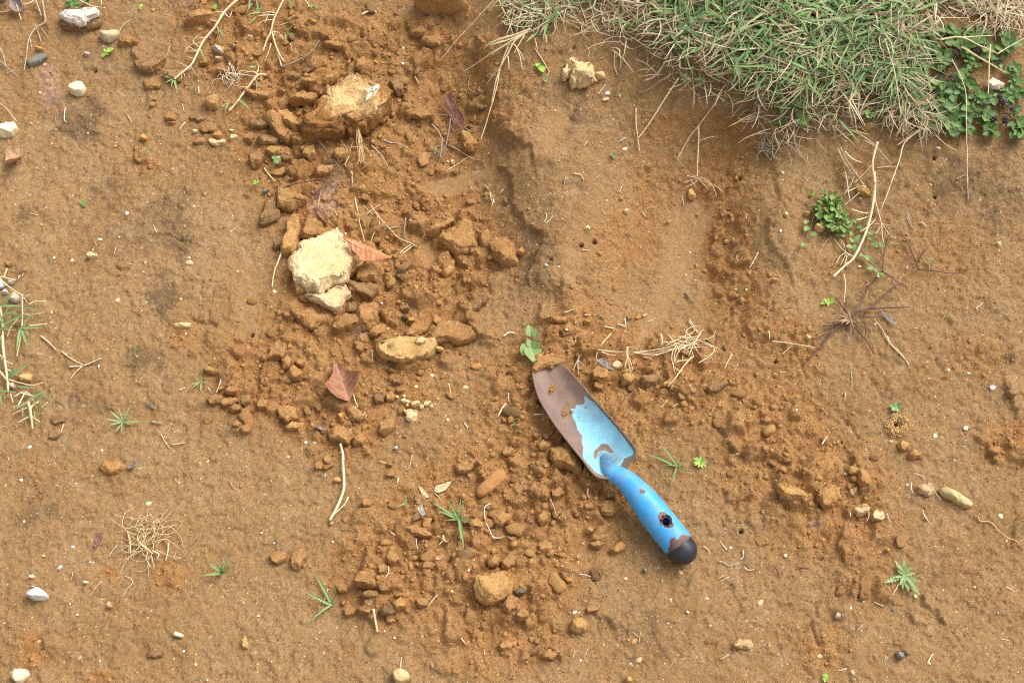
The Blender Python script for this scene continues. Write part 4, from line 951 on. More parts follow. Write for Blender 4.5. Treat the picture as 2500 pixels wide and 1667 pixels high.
CL(q('J', 575,790, 620,765, 680,795, 670,820, 620,800), .006, 'stone_blue', 'blue-grey chip left of the clod with the long dry stem', 'mineral_chip', cat='stone')
CL(q('F', 140,170, 180,135, 202,150, 170,195), .006, 'stone_blue', 'shiny blue-grey chip at the left edge of the rubble', 'mineral_chip', cat='stone', group=None)
CL(q('O', 1285,600, 1310,580, 1330,605, 1305,635), .006, 'stone_blue', 'blue-grey pebble below the wedge clod near the handle end', 'pebble', cat='stone')
CL(q('J', 1255,950, 1290,935, 1295,960, 1275,970), .005, 'stone_white', 'three-cornered white chip below the pale crumbs', 'mineral_chip', cat='stone')
CL(ell('G', 1200-30,1240, 24,20), .005, 'clod_dark', 'small square chip at the foot of the scraped strip')
CL(q('G', 1215,1240, 1250,1205, 1275,1230, 1240,1270), .007, 'clod_pale', 'pale brown chip at the left foot of the scraped strip')
# ------------------------------------------------------------------ lesser clods (each its own thing), crumbs and grit
LAND = (('the large cream clay clod',780,650),('the biggest crusted clod',850,270),('the ochre slab',990,855),('the curled brown leaf',895,610),('the flat reddish leaf',840,935),('the rolled purple-brown leaf',1110,280),('the large rough clod',1110,585),('the broad brown slab',1100,810),
 ('the mauve soil patch',790,490),('the smooth scraped patch',1070,450),('the string of pale crumbs',1035,985),('the trowel tip',1330,890),('the trowel neck',1500,1150),('the black handle end',1668,1346),('the bitten seedling',1290,850),('the straw tangle',1680,850),('the smooth orange stone',1195,1180),
 ('the lower centre grass sprout',1120,1268),('the largest bottom clod',1205,1440),('the three-bladed sprout',810,1475),('the long dry stem',835,1130),('the two egg-like clods',710,1360),('the lone angular clod',1410,1525),('the round bottom pebble',980,1650),('the ant nest',2190,1040),('the root-matted pair',2120,1260),
 ('the pale knobbed clod',1930,1200),('the long speckled stone',2330,1215),('the spiky rosette',2205,1405),('the purple grass',2075,775),('the upper runner',480,130),('the lower runner',580,240),('the middle runner',670,60),('the top edge clod',1070,15),('the flaky white crust',195,40),('the heart-shaped pebble',265,90),
 ('the egg-shaped clod',720,905),('the pale forked root',1195,1270),('the crumbly left group',570,985),('the straw sprig',950,540),('the feathery green rosette',1710,1127),('the cream-white pebble',188,218),('the left-hand grass',30,800),('the pale spidery rosette',300,1030),('the root tangle',360,1340),('the bluish white stone',92,1450),
 ('the forked straw',200,895),('the insect holes',1435,600),('the orange hollow stone',1690,480),('the creeping plant',2030,560),('the long runner stem',2120,500),('the thread-like straw',2362,420),('the ragged cream lump',1420,180),('the three-cornered cream stone',50,1650),('the lone reddish clod',275,1140),('the oblong cream chip',445,795),
 ('the shiny dark pebble',2195,1598),('the flat pale chip',1810,1572),('the far right crack',2465,985),('the small grass sprout',535,1395),('the round insect hole',616,820),('the notched flat chip',530,345),('the reddish soil patch',345,400),('the long clod',1020,1300),('the tan leaf',35,390),('the wood chips',1030,1240))
def where(px, py, land=LAND):
    n, x, y = min(land, key=lambda t: (t[1] - px) ** 2 + (t[2] - py) ** 2)
    d = math.hypot(px - x, py - y); k = int(round(math.atan2(py - y, px - x) / (math.pi / 4))) % 8
    return ('just ' if d < 75 else ('well ' if d > 150 else '')) + ('right of', 'below right of', 'below', 'below left of', 'left of', 'above left of', 'above', 'above right of')[k] + ' ' + n
def free_mask_points(n, dens, rg, lim=(-0.68, 0.68, -0.41, 0.52)):
    out = []
    while sum(len(o) for o in out) < n:
        x = rg.uniform(lim[0], lim[1], 4000); y = rg.uniform(lim[2], lim[3], 4000)
        k = rg.random(4000) < dens(x, y)
        out.append(np.stack([x[k], y[k]], -1))
    return np.concatenate(out)[:n]
rg = np.random.default_rng(12)
loose_at = lambda x, y: np.clip(samp(LF, x, y), 0, 1) ** 1.5 * (samp(TF, x, y) < 0.4)
SMALL = []
for k in range(7):
    dirs, F = ICO[3] if k < 3 else ICO[2]
    ph = rg.uniform(0, 6, 3)
    fn = lambda t, ph=ph: 1 + 0.16 * np.sin(2 * t + ph[0]) + 0.12 * np.sin(3 * t + ph[1]) + 0.06 * np.sin(5 * t + ph[2])
    SMALL.append(lump(dirs, fn, 0.7, 900 + k, 0.5, 8, 0.16, 0.6, 0.06, 0.12))
SMALL_ME = {}
for mt in ('clod', 'clod_dark', 'clod_pale'):
    SMALL_ME[mt] = []
    for k, v in enumerate(SMALL):
        me = mesh_from('small_clod', v, ICO[3][1] if k < 3 else ICO[2][1]); me.materials.append(M[mt]); SMALL_ME[mt].append(me)
ZONES = (('small brown clod among the rubble around the large cream clod', 'small clods in the rubble heap', lambda x, y: 560 < x < 1250 and y < 880),
         ('small brown clod in the loose soil around the trowel blade', 'small clods around the trowel blade', lambda x, y: 1180 < x < 1800 and 780 < y < 1160),
         ('small brown clod in the crumbly soil at the bottom centre', 'small clods at the bottom centre', lambda x, y: 700 < x < 1560 and y >= 1160),
         ('small brown clod in the crumbly soil on the centre left', 'small clods on the centre left', lambda x, y: 400 < x < 1180 and 880 <= y < 1160),
         ('small brown clod in the crumbly soil right of the trowel', 'small clods right of the trowel', lambda x, y: 1560 <= x and y >= 860),
         ('small brown clod near the runner stems at the upper left', 'small clods at the upper left', lambda x, y: x <= 640 and y < 460))
pts = free_mask_points(420, loose_at, rg)
n_small = 0
for x, y in pts:
    px, py = project(x, y, float(hz(x, y)))
    zone = next((z for z in ZONES if z[2](px, py)), None)
    if zone is None or n_small >= 165: continue
    if in_poly(np.array([px]), np.array([py]), q('K', 300,150, 620,150, 1260,960, 1260,1100, 1800,1800, 1500,1950, 1050,1250, 860,1240, 300,500))[0] > -14: continue
    n_small += 1
    r = 0.0040 * math.exp(min(abs(rg.normal(0, 0.38)), 0.8))
    mt = rg.choice(['clod', 'clod', 'clod', 'clod_dark', 'clod_pale'])
    o = obj('small_soil_clod', SMALL_ME[mt][rg.integers(0, 7)], loc=(x, y, float(samp(ZS, np.array([x]), np.array([y]))[0]) + r * 0.25))
    o.scale = (r * rg.uniform(.9, 1.3), r * rg.uniform(.75, 1.1), r * rg.uniform(.7, 1.0)); o.rotation_euler = (rg.uniform(-.4, .4), rg.uniform(-.4, .4), rg.uniform(0, 6.28))
    tag(o, 'small %s clod %s' % ({'clod': 'brown', 'clod_dark': 'grey-brown', 'clod_pale': 'pale brown'}[str(mt)], where(px, py)), 'clod', 'small clods in the loose soil')

def scatter(base_dirs, F, pos, rad, rg, jit=0.22, squash=(0.6, 1.0)):
    n = len(pos); nv = len(base_dirs)
    a = rg.uniform(0, 2 * np.pi, n); ca, sa = np.cos(a), np.sin(a)
    b = rg.uniform(-1.2, 1.2, n); cb, sb = np.cos(b), np.sin(b)
    d = base_dirs[None] * (1 + rg.uniform(-jit, jit, (n, nv, 1)))
    d = d * np.stack([rg.uniform(.75, 1.25, n), rg.uniform(.65, 1.0, n), rg.uniform(*squash, n)], -1)[:, None, :]
    y2 = d[..., 1] * cb[:, None] - d[..., 2] * sb[:, None]; z2 = d[..., 1] * sb[:, None] + d[..., 2] * cb[:, None]
    x3 = d[..., 0] * ca[:, None] - y2 * sa[:, None]; y3 = d[..., 0] * sa[:, None] + y2 * ca[:, None]
    v = np.stack([x3, y3, z2], -1) * rad[:, None, None] + pos[:, None, :]
    f = F[None] + (np.arange(n) * nv)[:, None, None]
    return v.reshape(-1, 3), f.reshape(-1, 3)
def crumbs(n, rmin, rmax, sub, dens, rg, power=2.6, sink=0.15):
    xy = free_mask_points(n, dens, rg)
    u = rg.random(n); rad = (0.6 + 0.5 * samp(LF, xy[:, 0], xy[:, 1])) * rmin * (1 - u * (1 - (rmin / rmax) ** power)) ** (-1 / power)
    pos = np.column_stack([xy, hz(xy[:, 0], xy[:, 1]) + rad * sink])
    return scatter(*ICO[sub], pos, rad, rg)
v1, f1 = crumbs(8500, .0007, .0022, 1, lambda x, y: loose_at(x, y) + 0.03, rg)
v2, f2 = crumbs(1300, .0020, .0046, 2, lambda x, y: loose_at(x, y) + 0.015, rg, 2.2, 0.05)
f2 = f2 + len(v1)
cme = mesh_from('soil_crumbs', np.vstack([v1, v2]), np.vstack([f1, f2]))
tag(obj('soil_crumbs', cme, M['clod']), 'fine crumbs of brown soil strewn over the loose ground', 'soil crumbs', kind='stuff')
GR0 = None
OCT = np.array([(1, 0, 0), (-1, 0, 0), (0, 1, 0), (0, -1, 0), (0, 0, 1), (0, 0, -1)], float)
OCF = np.array([(0, 2, 4), (2, 1, 4), (1, 3, 4), (3, 0, 4), (2, 0, 5), (1, 2, 5), (3, 1, 5), (0, 3, 5)])
xy = free_mask_points(42000, lambda x, y: np.clip(0.16 + 1.1 * samp(LF, x, y) - .9 * samp(SF, x, y), .02, 1) * (samp(TF, x, y) < .7), rg)
rad = .00048 * (1 - rg.random(42000) * 0.97) ** (-1 / 3.2)
gv_, gf_ = scatter(OCT, OCF, np.column_stack([xy, hz(xy[:, 0], xy[:, 1]) + rad * .35]), rad, rg, 0.35)
gc = np.array([LOOSE[:3], LOOSE2[:3], lin(178, 134, 84)[:3], lin(190, 148, 98)[:3], lin(140, 98, 56)[:3]])[rg.integers(0, 5, 42000)]
fme_ = mesh_from('soil_grains', gv_, gf_); cattr(fme_, 'tint', np.repeat(gc, 6, 0))
xy = free_mask_points(3600, lambda x, y: np.full(len(x), .5), rg)
rad = .00045 * (1 - rg.random(3600) * 0.985) ** (-1 / 3.0)
pos = np.column_stack([xy, hz(xy[:, 0], xy[:, 1]) + rad * 0.25])
gv_, gf_ = scatter(ICO[1][0], ICO[1][1], pos[:0], rad[:0], rg) if False else scatter(OCT, OCF, pos, rad, rg, 0.3)
gme_ = mesh_from('pale_grit', gv_, gf_)
gc = np.array([lin(222, 196, 148)[:3], lin(236, 224, 200)[:3], lin(196, 150, 96)[:3], lin(206, 160, 104)[:3], lin(120, 96, 74)[:3]])[rg.choice(5, 3600, p=[.36, .12, .24, .18, .10])]
cattr(gme_, 'tint', np.repeat(gc, 6, 0))
def tint_mat(name, rough=0.7, spec=0.3, bump=0.0):
    N = NT(name); N.put(N.b.inputs['Base Color'], N.attr('tint', 'Color'))
    N.b.inputs['Roughness'].default_value = rough; N.b.inputs['Specular IOR Level'].default_value = spec
    return N.m
M['grit'] = tint_mat('pale_grit')
tag(obj('soil_grains', fme_, M['grit']), 'fine loose grains of brown soil lying over the whole ground', 'soil grains', kind='stuff')
tag(obj('pale_grit', gme_, M['grit']), 'tiny pale sand grains scattered over all the soil', 'grit', kind='stuff')
# small pale pebbles that can be told apart
PEB = [('E',850,572,20),('E',1015,555,15),('E',806,605,10),('E',615,752,15),('E',440,1192,17),('E',1235,770,17),('E',1608,728,18),('E',1612,772,30),('E',1745,188,14),('E',1650,292,11),('E',460,730,14),
 ('E',395,303,10),('E',2020,845,14),('E',1000,1092,18),('E',1540,1080,10),('E',1240,1108,12),('E',350,448,14),('E',790,662,10),('E',1080,352,18),('E',1205,1180,10),('A',980,1246,18),('A',340,790,12),('A',378,550,11),
 ('A',475,1105,14),('A',260,1050,13),('A',748,1135,11),('A',455,865,16),('A',1305,88,22),('I',842,258,16),('I',868,973,11),('I',515,605,8),('I',180,1225,14),('I',1770,1065,12),('I',1265,1425,26),('I',255,945,18),
 ('J',360,1030,16),('J',588,910,20),('J',510,905,16),('J',300,900,16),('J',1300,297,12),('J',1585,335,18),('J',1905,360,16),('J',1718,713,14),('J',1870,437,26),('J',1450,430,16),('J',675,1185,15),('J',125,255,10),
 ('F',1237,972,14),('F',1450,980,26),('F',1615,1040,20),('F',848,523,12),('F',1555,345,16),('F',305,1055,12),('F',245,1018,18),('F',402,1243,10),('F',1155,1115,11),('F',1210,1330,16),('F',508,625,22),('F',130,495,10),
 ('G',980,243,10),('G',1108,178,11),('G',1690,683,10),('G',1655,877,10),('G',2078,995,12),('G',2170,1003,12),('G',575,803,10),('G',1060,822,11),('G',855,1370,10),('G',640,1340,11),
 ('L',905,320,15),('L',1795,318,14),('L',1625,288,14),('L',1998,440,28),('L',1770,785,24),('L',1505,850,24),('L',1135,897,16),('L',745,1165,22),('L',333,627,12),('L',920,965,11),('L',1270,1268,14),('L',500,965,10),
 ('N',245,377,11),('N',740,365,11),('N',107,995,11),('N',1268,1180,13),('N',1275,475,10),('N',1895,605,14),('N',135,290,9),('N',1180,1125,9),('N',1005,770,9),('N',1635,1210,16),('N',2010,1378,9),('N',1755,790,12),
 ('O',555,528,14),('O',605,572,14),('O',1142,678,12),('O',1450,700,10),('O',1610,628,22),('O',1525,862,14),('O',1832,848,18),('O',1670,962,13),('O',1860,1080,14),('O',1210,1215,24),('O',955,1243,12),('O',1165,1200,10),
 ('O',1255,1372,24),('O',760,1373,9),('O',1180,1400,10),('O',2160,1500,14),('O',820,155,14),('O',605,485,14),('O',705,965,16),('O',1603,108,9),('O',2035,415,12),('Q',235,482,16),('Q',247,1400,14),('Q',808,1476,16),('Q',525,1340,22),
 ('Q',97,1247,8),('Q',280,1460,9),('Q',2065,150,22),('Q',1460,1400,14),('Q',1845,750,16),('Q',1155,940,14),('Q',1340,830,16),('Q',790,928,13),('Q',20,882,24),('Q',2118,357,9),('M',205,193,12),('M',370,485,14),('M',2198,995,12),
 ('M',1953,247,10),('M',1665,1408,10),('M',1765,1545,11),('M',258,1537,11),('M',660,987,12),('M',333,1215,16),('M',680,1352,16),('M',1565,1295,14),('M',620,410,16),('H',1470,110,14),('H',472,825,9),('H',195,500,16),
 ('H',1000,1290,16),('H',865,803,14),('C',1130,1268,26),('C',930,1215,12),('C',1090,815,18),('C',985,795,26),('C',970,845,28),('C',543,943,10),('C',570,1370,16),('C',1440,470,18),('D',210,1470,20),('B',1160,383,9),('B',1340,412,14),('B',1335,540,20),('B',1720,1375,13),('B',1757,1372,18),('B',760,980,14),('B',1380,1005,14)]
pdirs, pF = ICO[2]
PM = []
for mt in ('stone_cream', 'pebble_ochre', 'cream', 'stone_white', 'stone_grey', 'stone_blue'):
    v = lump(pdirs, lambda t: 1 + .12 * np.sin(2 * t) + .08 * np.sin(3 * t + len(PM)), 0.8, 700 + len(PM), .8, 5, .12, .7, .03)
    me = mesh_from('tiny_pebble', v, pF); me.materials.append(M[mt]); PM.append(me)
xyz = on_ground(np.vstack([q(c, x, y) for c, x, y, r in PEB]))
for (c, x, y, r), p in zip(PEB, xyz):
    me = PM[rg.choice(6, p=[.3, .2, .28, .12, .08, .02])]
    o = obj('tiny_pebble', me, loc=p)
    s = r / 3.4846 * 0.00048
    o.scale = (s * rg.uniform(.9, 1.2), s * rg.uniform(.75, 1), s * rg.uniform(.6, .9)); o.rotation_euler = (0, 0, rg.uniform(0, 6.28))
    pp = q(c, x, y)[0]
    tag(o, '%s pebble %s' % ('tiny pale' if r < 15 else 'small pale', where(*pp)), 'pebble', 'tiny pebbles on the soil')
# ------------------------------------------------------------------ the trowel
def catmull(P, n):
    P = np.asarray(P, float); m = len(P) - 1
    t = np.linspace(0, m, n); i = np.minimum(t.astype(int), m - 1); f = (t - i)[:, None]
    g = lambda k: P[np.clip(k, 0, m)]
    p0, p1, p2, p3 = g(i - 1), g(i), g(i + 1), g(i + 2)
    return 0.5 * (2 * p1 + (p2 - p0) * f + (2 * p0 - 5 * p1 + 4 * p2 - p3) * f * f + (3 * p1 - p0 - 3 * p2 + p3) * f ** 3)
def at_z(pts, z):
    pts = np.atleast_2d(np.asarray(pts, float)); d = rays(pts[:, 0], pts[:, 1])
    t = (np.broadcast_to(np.asarray(z, float), (len(pts),)) - CAM[2]) / d[:, 2]
    return CAM + d * t[:, None]

troot = empty('garden_trowel', on_ground(q('K', 800, 900))[0], 'worn hand trowel with chipped blue paint, rusty blade tip and black handle end', 'trowel')
T0 = np.array(troot.location)
def tpart(name, verts, faces, mat, parent=None, smooth_shade=True):
    me = mesh_from(name, np.asarray(verts) - T0, faces, smooth_shade)
    return obj(name, me, mat, parent or troot)
def grid_faces(n, m, wrap=False):
    k = np.arange(n * m).reshape(n, m)
    if wrap: k = np.concatenate([k, k[:, :1]], 1)
    return np.stack([k[:-1, :-1], k[:-1, 1:], k[1:, 1:], k[1:, :-1]], -1).reshape(-1, 4)

# blade: pairs of left and right edge points from the tip to the shoulder, with edge height and depth of the trough
SEC = [  # left xy, right xy (enlarged picture K), z left, z right, trough depth
 (405,170, 470,165, .006,.006,.0005), (362,200, 540,195, .008,.009,.003), (343,262, 612,262, .010,.013,.006), (346,375, 712,360, .013,.019,.010), (402,560, 838,505, .017,.025,.014),
 (520,755, 962,645, .021,.030,.016), (640,915, 1092,795, .025,.034,.017), (775,1085, 1198,930, .028,.037,.016), (848,1180, 1234,992, .030,.038,.012), (905,1222, 1224,1040, .031,.038,.008), (985,1236, 1172,1108, .032,.036,.003)]
S = np.array(SEC, float)
Lw = at_z(q('K', *S[:, 0:2].ravel()), S[:, 4]); Rw = at_z(q('K', *S[:, 2:4].ravel()), S[:, 5])
ns, nt = 150, 76
Lc, Rc, Dc = catmull(Lw, ns), catmull(Rw, ns), catmull(S[:, 6:7], ns)[:, 0]
tt = np.linspace(0, 1, nt)
prof = 1 - np.abs(2 * tt - 1) ** 2.6
B = Lc[:, None, :] * (1 - tt)[None, :, None] + Rc[:, None, :] * tt[None, :, None]
B[..., 2] -= Dc[:, None] * prof[None, :]
B[..., 2] += 0.0055
B[..., 2] += 0.0006 * pn2(np.arange(ns)[:, None] / 26 + 0 * tt, tt[None, :] * 4 + 0 * Dc[:, None], 5)     # slight dents
bv = B.reshape(-1, 3)
blade = tpart('blade', bv, grid_faces(ns, nt), None)
bx, by = project(bv[:, 0], bv[:, 1], bv[:, 2])
paint_poly = q('K', 790,505, 830,535, 885,570, 960,655, 1060,765, 1140,865, 1205,955, 1222,990, 1205,1020, 1140,1045, 1120,1085, 1060,1180, 985,1205, 930,1190, 880,1170, 830,1110, 780,1060, 768,1020, 776,960, 765,900, 770,850, 730,800, 715,740, 690,690, 672,622, 715,620, 722,588, 760,592, 792,578, 803,548)
sd = in_poly(bx, by, paint_poly)
for hole in (q('K', 868,1050, 866,1010, 885,975, 940,918, 990,922, 1045,985, 1020,1005, 960,975, 905,990, 888,1055), q('K', 1125,1050, 1180,1030, 1235,1005, 1180,1110, 1150,1090), q('K', 870,1170, 920,1195, 985,1212, 985,1245, 890,1235), ell('K', 738,690, 9), ell('K', 805,610, 12, 10)):
    sd = np.minimum(sd, -in_poly(bx, by, hole))
vattr(blade.data, 'paint', sd)
st = in_poly(bx, by, q('K', 900,1000, 960,1000, 1090,1050, 1060,1090, 1000,1120, 950,1110, 905,1060))
vattr(blade.data, 'grime_and_edge', np.maximum(smooth(-14, 9, st), smooth(.93, 1.0, np.tile(tt, ns)) * 0.9 * (np.repeat(np.arange(ns), nt) > ns * .35)))  # grime around the socket, plus a darker strip along the right edge
vattr(blade.data, 'tipdirt', smooth(.34, .02, np.repeat(np.linspace(0, 1, ns), nt)))
def paint_mat(name, blue_a, blue_b, rust_a, rust_b, chip_noise=5.0, grime_and_edge=True, rough=0.38):
    N = NT(name); co = N.coords(False)
    d = N.attr('paint')
    n1 = N.noise(co, 330, 5, 0.65); n2 = N.noise(co, 60, 5, 0.6); n3 = N.noise(co, 900, 3, 0.6)
    f = N.ramp(N.math('ADD', d, N.math('MULTIPLY', N.math('SUBTRACT', n1, 0.5), chip_noise)), -0.5, 0.5)
    pin = N.math('MULTIPLY', N.math('GREATER_THAN', N.noise(co, 620, 3, .6), 0.655), N.ramp(N.noise(co, 45, 3, 0.6), 0.44, 0.6))
    f = N.math('MULTIPLY', f, N.math('SUBTRACT', 1.0, N.math('MULTIPLY', pin, 0.8)))
    blue = N.mix(N.ramp(n2, 0.35, 0.68), blue_a, blue_b)
    rust = N.mix(N.ramp(n2, 0.38, 0.62), rust_a, rust_b)
    rust = N.mix(N.math('MULTIPLY', N.ramp(N.noise(co, 140, 6, 0.7), 0.52, 0.72), 0.6), rust, lin(170, 118, 86))
    rust = N.mix(N.math('MULTIPLY', N.ramp(n3, 0.5, 0.75), 0.4), rust, lin(70, 52, 56))
    col = N.mix(f, rust, blue)
    if grime_and_edge:
        g = N.math('MULTIPLY', N.attr('grime_and_edge'), N.ramp(N.noise(co, 220, 5, 0.7), 0.25, 0.6))
        col = N.mix(N.math('MULTIPLY', g, 0.82), col, lin(58, 66, 54))
        dirt = N.math('MULTIPLY', N.ramp(N.noise(co, 85, 6, 0.75, 0.5), 0.55, 0.75), 0.45)
        col = N.mix(dirt, col, lin(168, 140, 108))
        col = N.mix(N.math('MULTIPLY', N.ramp(N.noise(co, 28, 4, .6), .45, .7), 0.3), col, lin(176, 150, 124))
        td = N.ramp(N.math('ADD', N.attr('tipdirt'), N.math('MULTIPLY', N.math('SUBTRACT', N.noise(co, 120, 6, .7), .5), 1.2)), .85, 1.1)
        col = N.mix(N.math('MULTIPLY', td, .8), col, lin(156, 108, 62))
    N.put(N.b.inputs['Base Color'], col)
    N.put(N.b.inputs['Roughness'], N.math('ADD', N.ramp(f, 0, 1, .58, rough), N.math('MULTIPLY', N.math('SUBTRACT', n2, .5), .35)))
    N.b.inputs['Specular IOR Level'].default_value = 0.45
    h = N.math('ADD', N.math('MULTIPLY', f, 0.6), N.math('MULTIPLY', n1, N.math('SUBTRACT', 1.0, N.math('MULTIPLY', f, 0.85))))
    N.put(N.b.inputs['Normal'], N.n('Bump', {'Strength': 0.35, 'Distance': 0.0007, 'Height': h}))
    return N.m
blade.data.materials.append(paint_mat('worn_paint_and_rust', lin(160, 222, 240), lin(120, 198, 232), lin(126, 104, 98), lin(138, 112, 96), 6.0))
sol = blade.modifiers.new('thickness', 'SOLIDIFY'); sol.thickness = 0.0016; sol.offset = -1

# handle: a bent tube swelling to the end, open socket pressed into the blade
HC = [('K',925,985,16,.0125),('K',965,1045,38,.0200),('T',205,255,84,.0315),('T',305,318,108,.0330),('T',420,392,124,.0345),('T',612,600,160,.0345),('T',792,835,180,.0310),('T',1010,1108,184,.0240),('T',1072,1192,184,.0215)]
hp, hr = [], []
for c, x, y, r, z in HC:
    p = at_z(q(c, x, y), z)[0]; hp.append(p)
    hr.append(r / CF[c] / 1250 * TANH * float((p - CAM) @ FW))
NH, MH = 150, 72
hp = catmull(hp, NH); hr = catmull(np.array(hr)[:, None], NH)[:, 0]
tan_ = np.gradient(hp, axis=0); tan_ /= np.linalg.norm(tan_, axis=1)[:, None]
sid = np.cross(tan_, np.array([0, 0, 1.0])); sid /= np.linalg.norm(sid, axis=1)[:, None]
upv = np.cross(sid, tan_)
an = np.linspace(0, 2 * np.pi, MH, endpoint=False)
sq = smooth(0, 36, np.arange(NH)) * 0.45 + 0.55                      # the socket starts flattened
Hv = hp[:, None, :] + hr[:, None, None] * (np.cos(an)[None, :, None] * sid[:, None, :] + np.sin(an)[None, :, None] * upv[:, None, :] * sq[:, None, None])
hv = Hv.reshape(-1, 3); hf = grid_faces(NH, MH, True)
hx, hy = project(hv[:, 0], hv[:, 1], hv[:, 2])
hole_c = q('T', 921, 897)[0]; hole_r = 53 / CF['T']
facing = np.einsum('ij,ij->i', hv - np.repeat(hp, MH, 0), CAM - hv) > 0
dh = np.hypot(hx - hole_c[0], hy - hole_c[1])
inside = facing & (dh < hole_r * 1.12)
hf = hf[~inside[hf].any(1)]
handle = tpart('handle', hv, hf, None)
sd = np.full(len(hv), 40.0)
for poly in (q('T', 575,505, 600,492, 632,505, 662,525, 648,548, 600,558, 585,540), q('T', 850,780, 895,785, 925,820, 945,850, 965,860, 985,920, 1015,940, 1005,980, 950,990, 900,975, 890,950, 850,955, 835,910, 815,850, 825,800),
             q('T', 960,1290, 952,1235, 975,1215, 965,1150, 985,1110, 1030,1095, 1040,1130, 1080,1130, 1085,1090, 1130,1072, 1190,1090, 1260,1120, 1100,1290, 985,1330)):
    sd = np.where(facing, np.minimum(sd, -in_poly(hx, hy, poly)), sd)
vattr(handle.data, 'paint', sd)
gs = in_poly(hx, hy, q('K', 960,1120, 1000,1125, 1060,1075, 1000,1020, 930,990, 900,1030))
vattr(handle.data, 'grime_and_edge', smooth(-10, 8, gs) * 0.9)
handle.data.materials.append(paint_mat('blue_handle_paint', lin(74, 174, 234), lin(60, 160, 228), lin(112, 80, 76), lin(94, 66, 62), 2.0, True, 0.42))
sol = handle.modifiers.new('thickness', 'SOLIDIFY'); sol.thickness = 0.0015; sol.offset = -1
# rim of the hanging hole
best = np.argmin(dh + np.where(facing, 0, 999)); hi = best // MH
hc = hp[hi] + (hv[best] - hp[hi]); hn = (hv[best] - hp[hi]); hn /= np.linalg.norm(hn)
e1 = tan_[hi] - hn * (tan_[hi] @ hn); e1 /= np.linalg.norm(e1); e2 = np.cross(hn, e1)
wr = hole_r / 1250 * TANH * float((hc - CAM) @ FW)
ring = []
for rr_, dz in ((1.34, -.0016), (1.22, .0003), (1.04, .0005), (1.0, 0), (0.98, -.004)):
    for a in np.linspace(0, 2 * np.pi, 40, endpoint=False):
        dx, dy = math.cos(a) * wr * rr_, math.sin(a) * wr * rr_
        drop = hr[hi] - math.sqrt(max(hr[hi] ** 2 - dy ** 2, 0))
        ring.append(hc + e1 * dx + e2 * dy + hn * (dz - drop))
rim = tpart('hole_rim', ring, grid_faces(5, 40, True), plain_mat('rusty_steel_rim', lin(96, 66, 62), lin(120, 84, 70), 300), handle)
# black end cap: hemisphere, a lip and its own thickness
cr = hr[-1] * 1.035; ax = tan_[-1]; cap = []
NC = 22; CL_ = .0072
for k in range(NC):
    if k < 3: off, rad_ = (-.0012, 0.0, CL_)[k], cr * (1.0, 1.012, 1.012)[k]
    else:
        u = (k - 2) / (NC - 3) * math.pi / 2 * 0.999; off, rad_ = CL_ + cr * 1.0 * math.sin(u), cr * math.cos(u) * 1.012
    for a in an: cap.append(hp[-1] + ax * (off + .0008) + rad_ * (math.cos(a) * sid[-1] + math.sin(a) * upv[-1]))
capo = tpart('end_cap', cap, grid_faces(NC, MH, True), plain_mat('black_rubber', lin(38, 42, 50), lin(54, 58, 64), 90, 0.36, 0.5, 0.12, bscale=900))
# soil lying on the blade tip
def soil_on_blade():
    poly = q('K', 347,180, 400,150, 470,160, 530,190, 600,250, 590,262, 545,268, 508,292, 470,282, 430,285, 400,305, 372,330, 350,320, 343,290)
    CL(poly, .007, 'clod', 'wet brown soil stuck on the tip of the trowel blade', 'soil_smear', lift=0, flat=.55, rough=.2, fine=.12, sub=4, z=0.0155, cuts=3)
soil_on_blade()
# ------------------------------------------------------------------ stems, straws, leaves, plants
def tube(P, R, sides=6, seed=0):
    P = np.asarray(P, float); n = len(P); R = np.broadcast_to(np.asarray(R, float), (n,))
    T = np.gradient(P, axis=0); T /= np.linalg.norm(T, axis=1)[:, None] + 1e-12
    ref = np.array([0.13, 0.21, 0.97]); A = np.cross(T, ref); A /= np.linalg.norm(A, axis=1)[:, None] + 1e-9; Bn = np.cross(T, A)
    an = np.linspace(0, 2 * np.pi, sides, endpoint=False)
    V = P[:, None] + R[:, None, None] * (np.cos(an)[None, :, None] * A[:, None] + np.sin(an)[None, :, None] * Bn[:, None])
    V = np.concatenate([V.reshape(-1, 3), P[:1], P[-1:]]); F = grid_faces(n, sides, True)
    k = np.arange(sides); c0, c1 = n * sides, n * sides + 1
    tri = np.concatenate([np.stack([np.full(sides, c0), (k + 1) % sides, k], -1), np.stack([np.full(sides, c1), (n - 1) * sides + k, (n - 1) * sides + (k + 1) % sides], -1)])
    return V, F, tri
def merge(parts):
    V, Q, Tt, o = [], [], [], 0
    for v, f, t in parts:
        V.append(v); Q.append(f + o); Tt.append(t + o); o += len(v)
    return np.vstack(V), [np.vstack(Q), np.vstack(Tt)]
PXM = 0.00048                                   # metres for one photograph pixel at the ground
def path3(c, pts, w, lift=0.0, wob=1.2, seed=0, arch=0.0, soft=True):
    P = q(c, *pts); L = np.sum(np.hypot(*np.diff(P, axis=0).T))
    n = int(min(60, max(7, L / 7)))
    P = catmull(P, n); t = np.arange(n) / 5.0
    P = P + wob * np.stack([pn2(t, t * 0 + seed * 1.7, 3), pn2(t, t * 0 + seed * 2.3 + 9, 4)], -1)
    l = np.linspace(0, 1, n)
    return on_ground(P, lift + w * 0.6 + arch * 4 * l * (1 - l), soft=soft)
M['pale_stub'] = plain_mat('pale_stub', lin(206, 170, 140), lin(170, 130, 100), 200)
def stem_mat(name, a, b, scale=160, rough=0.7):
    M[name] = plain_mat(name, a, b, scale, rough, 0.3, 0.25, bscale=700)
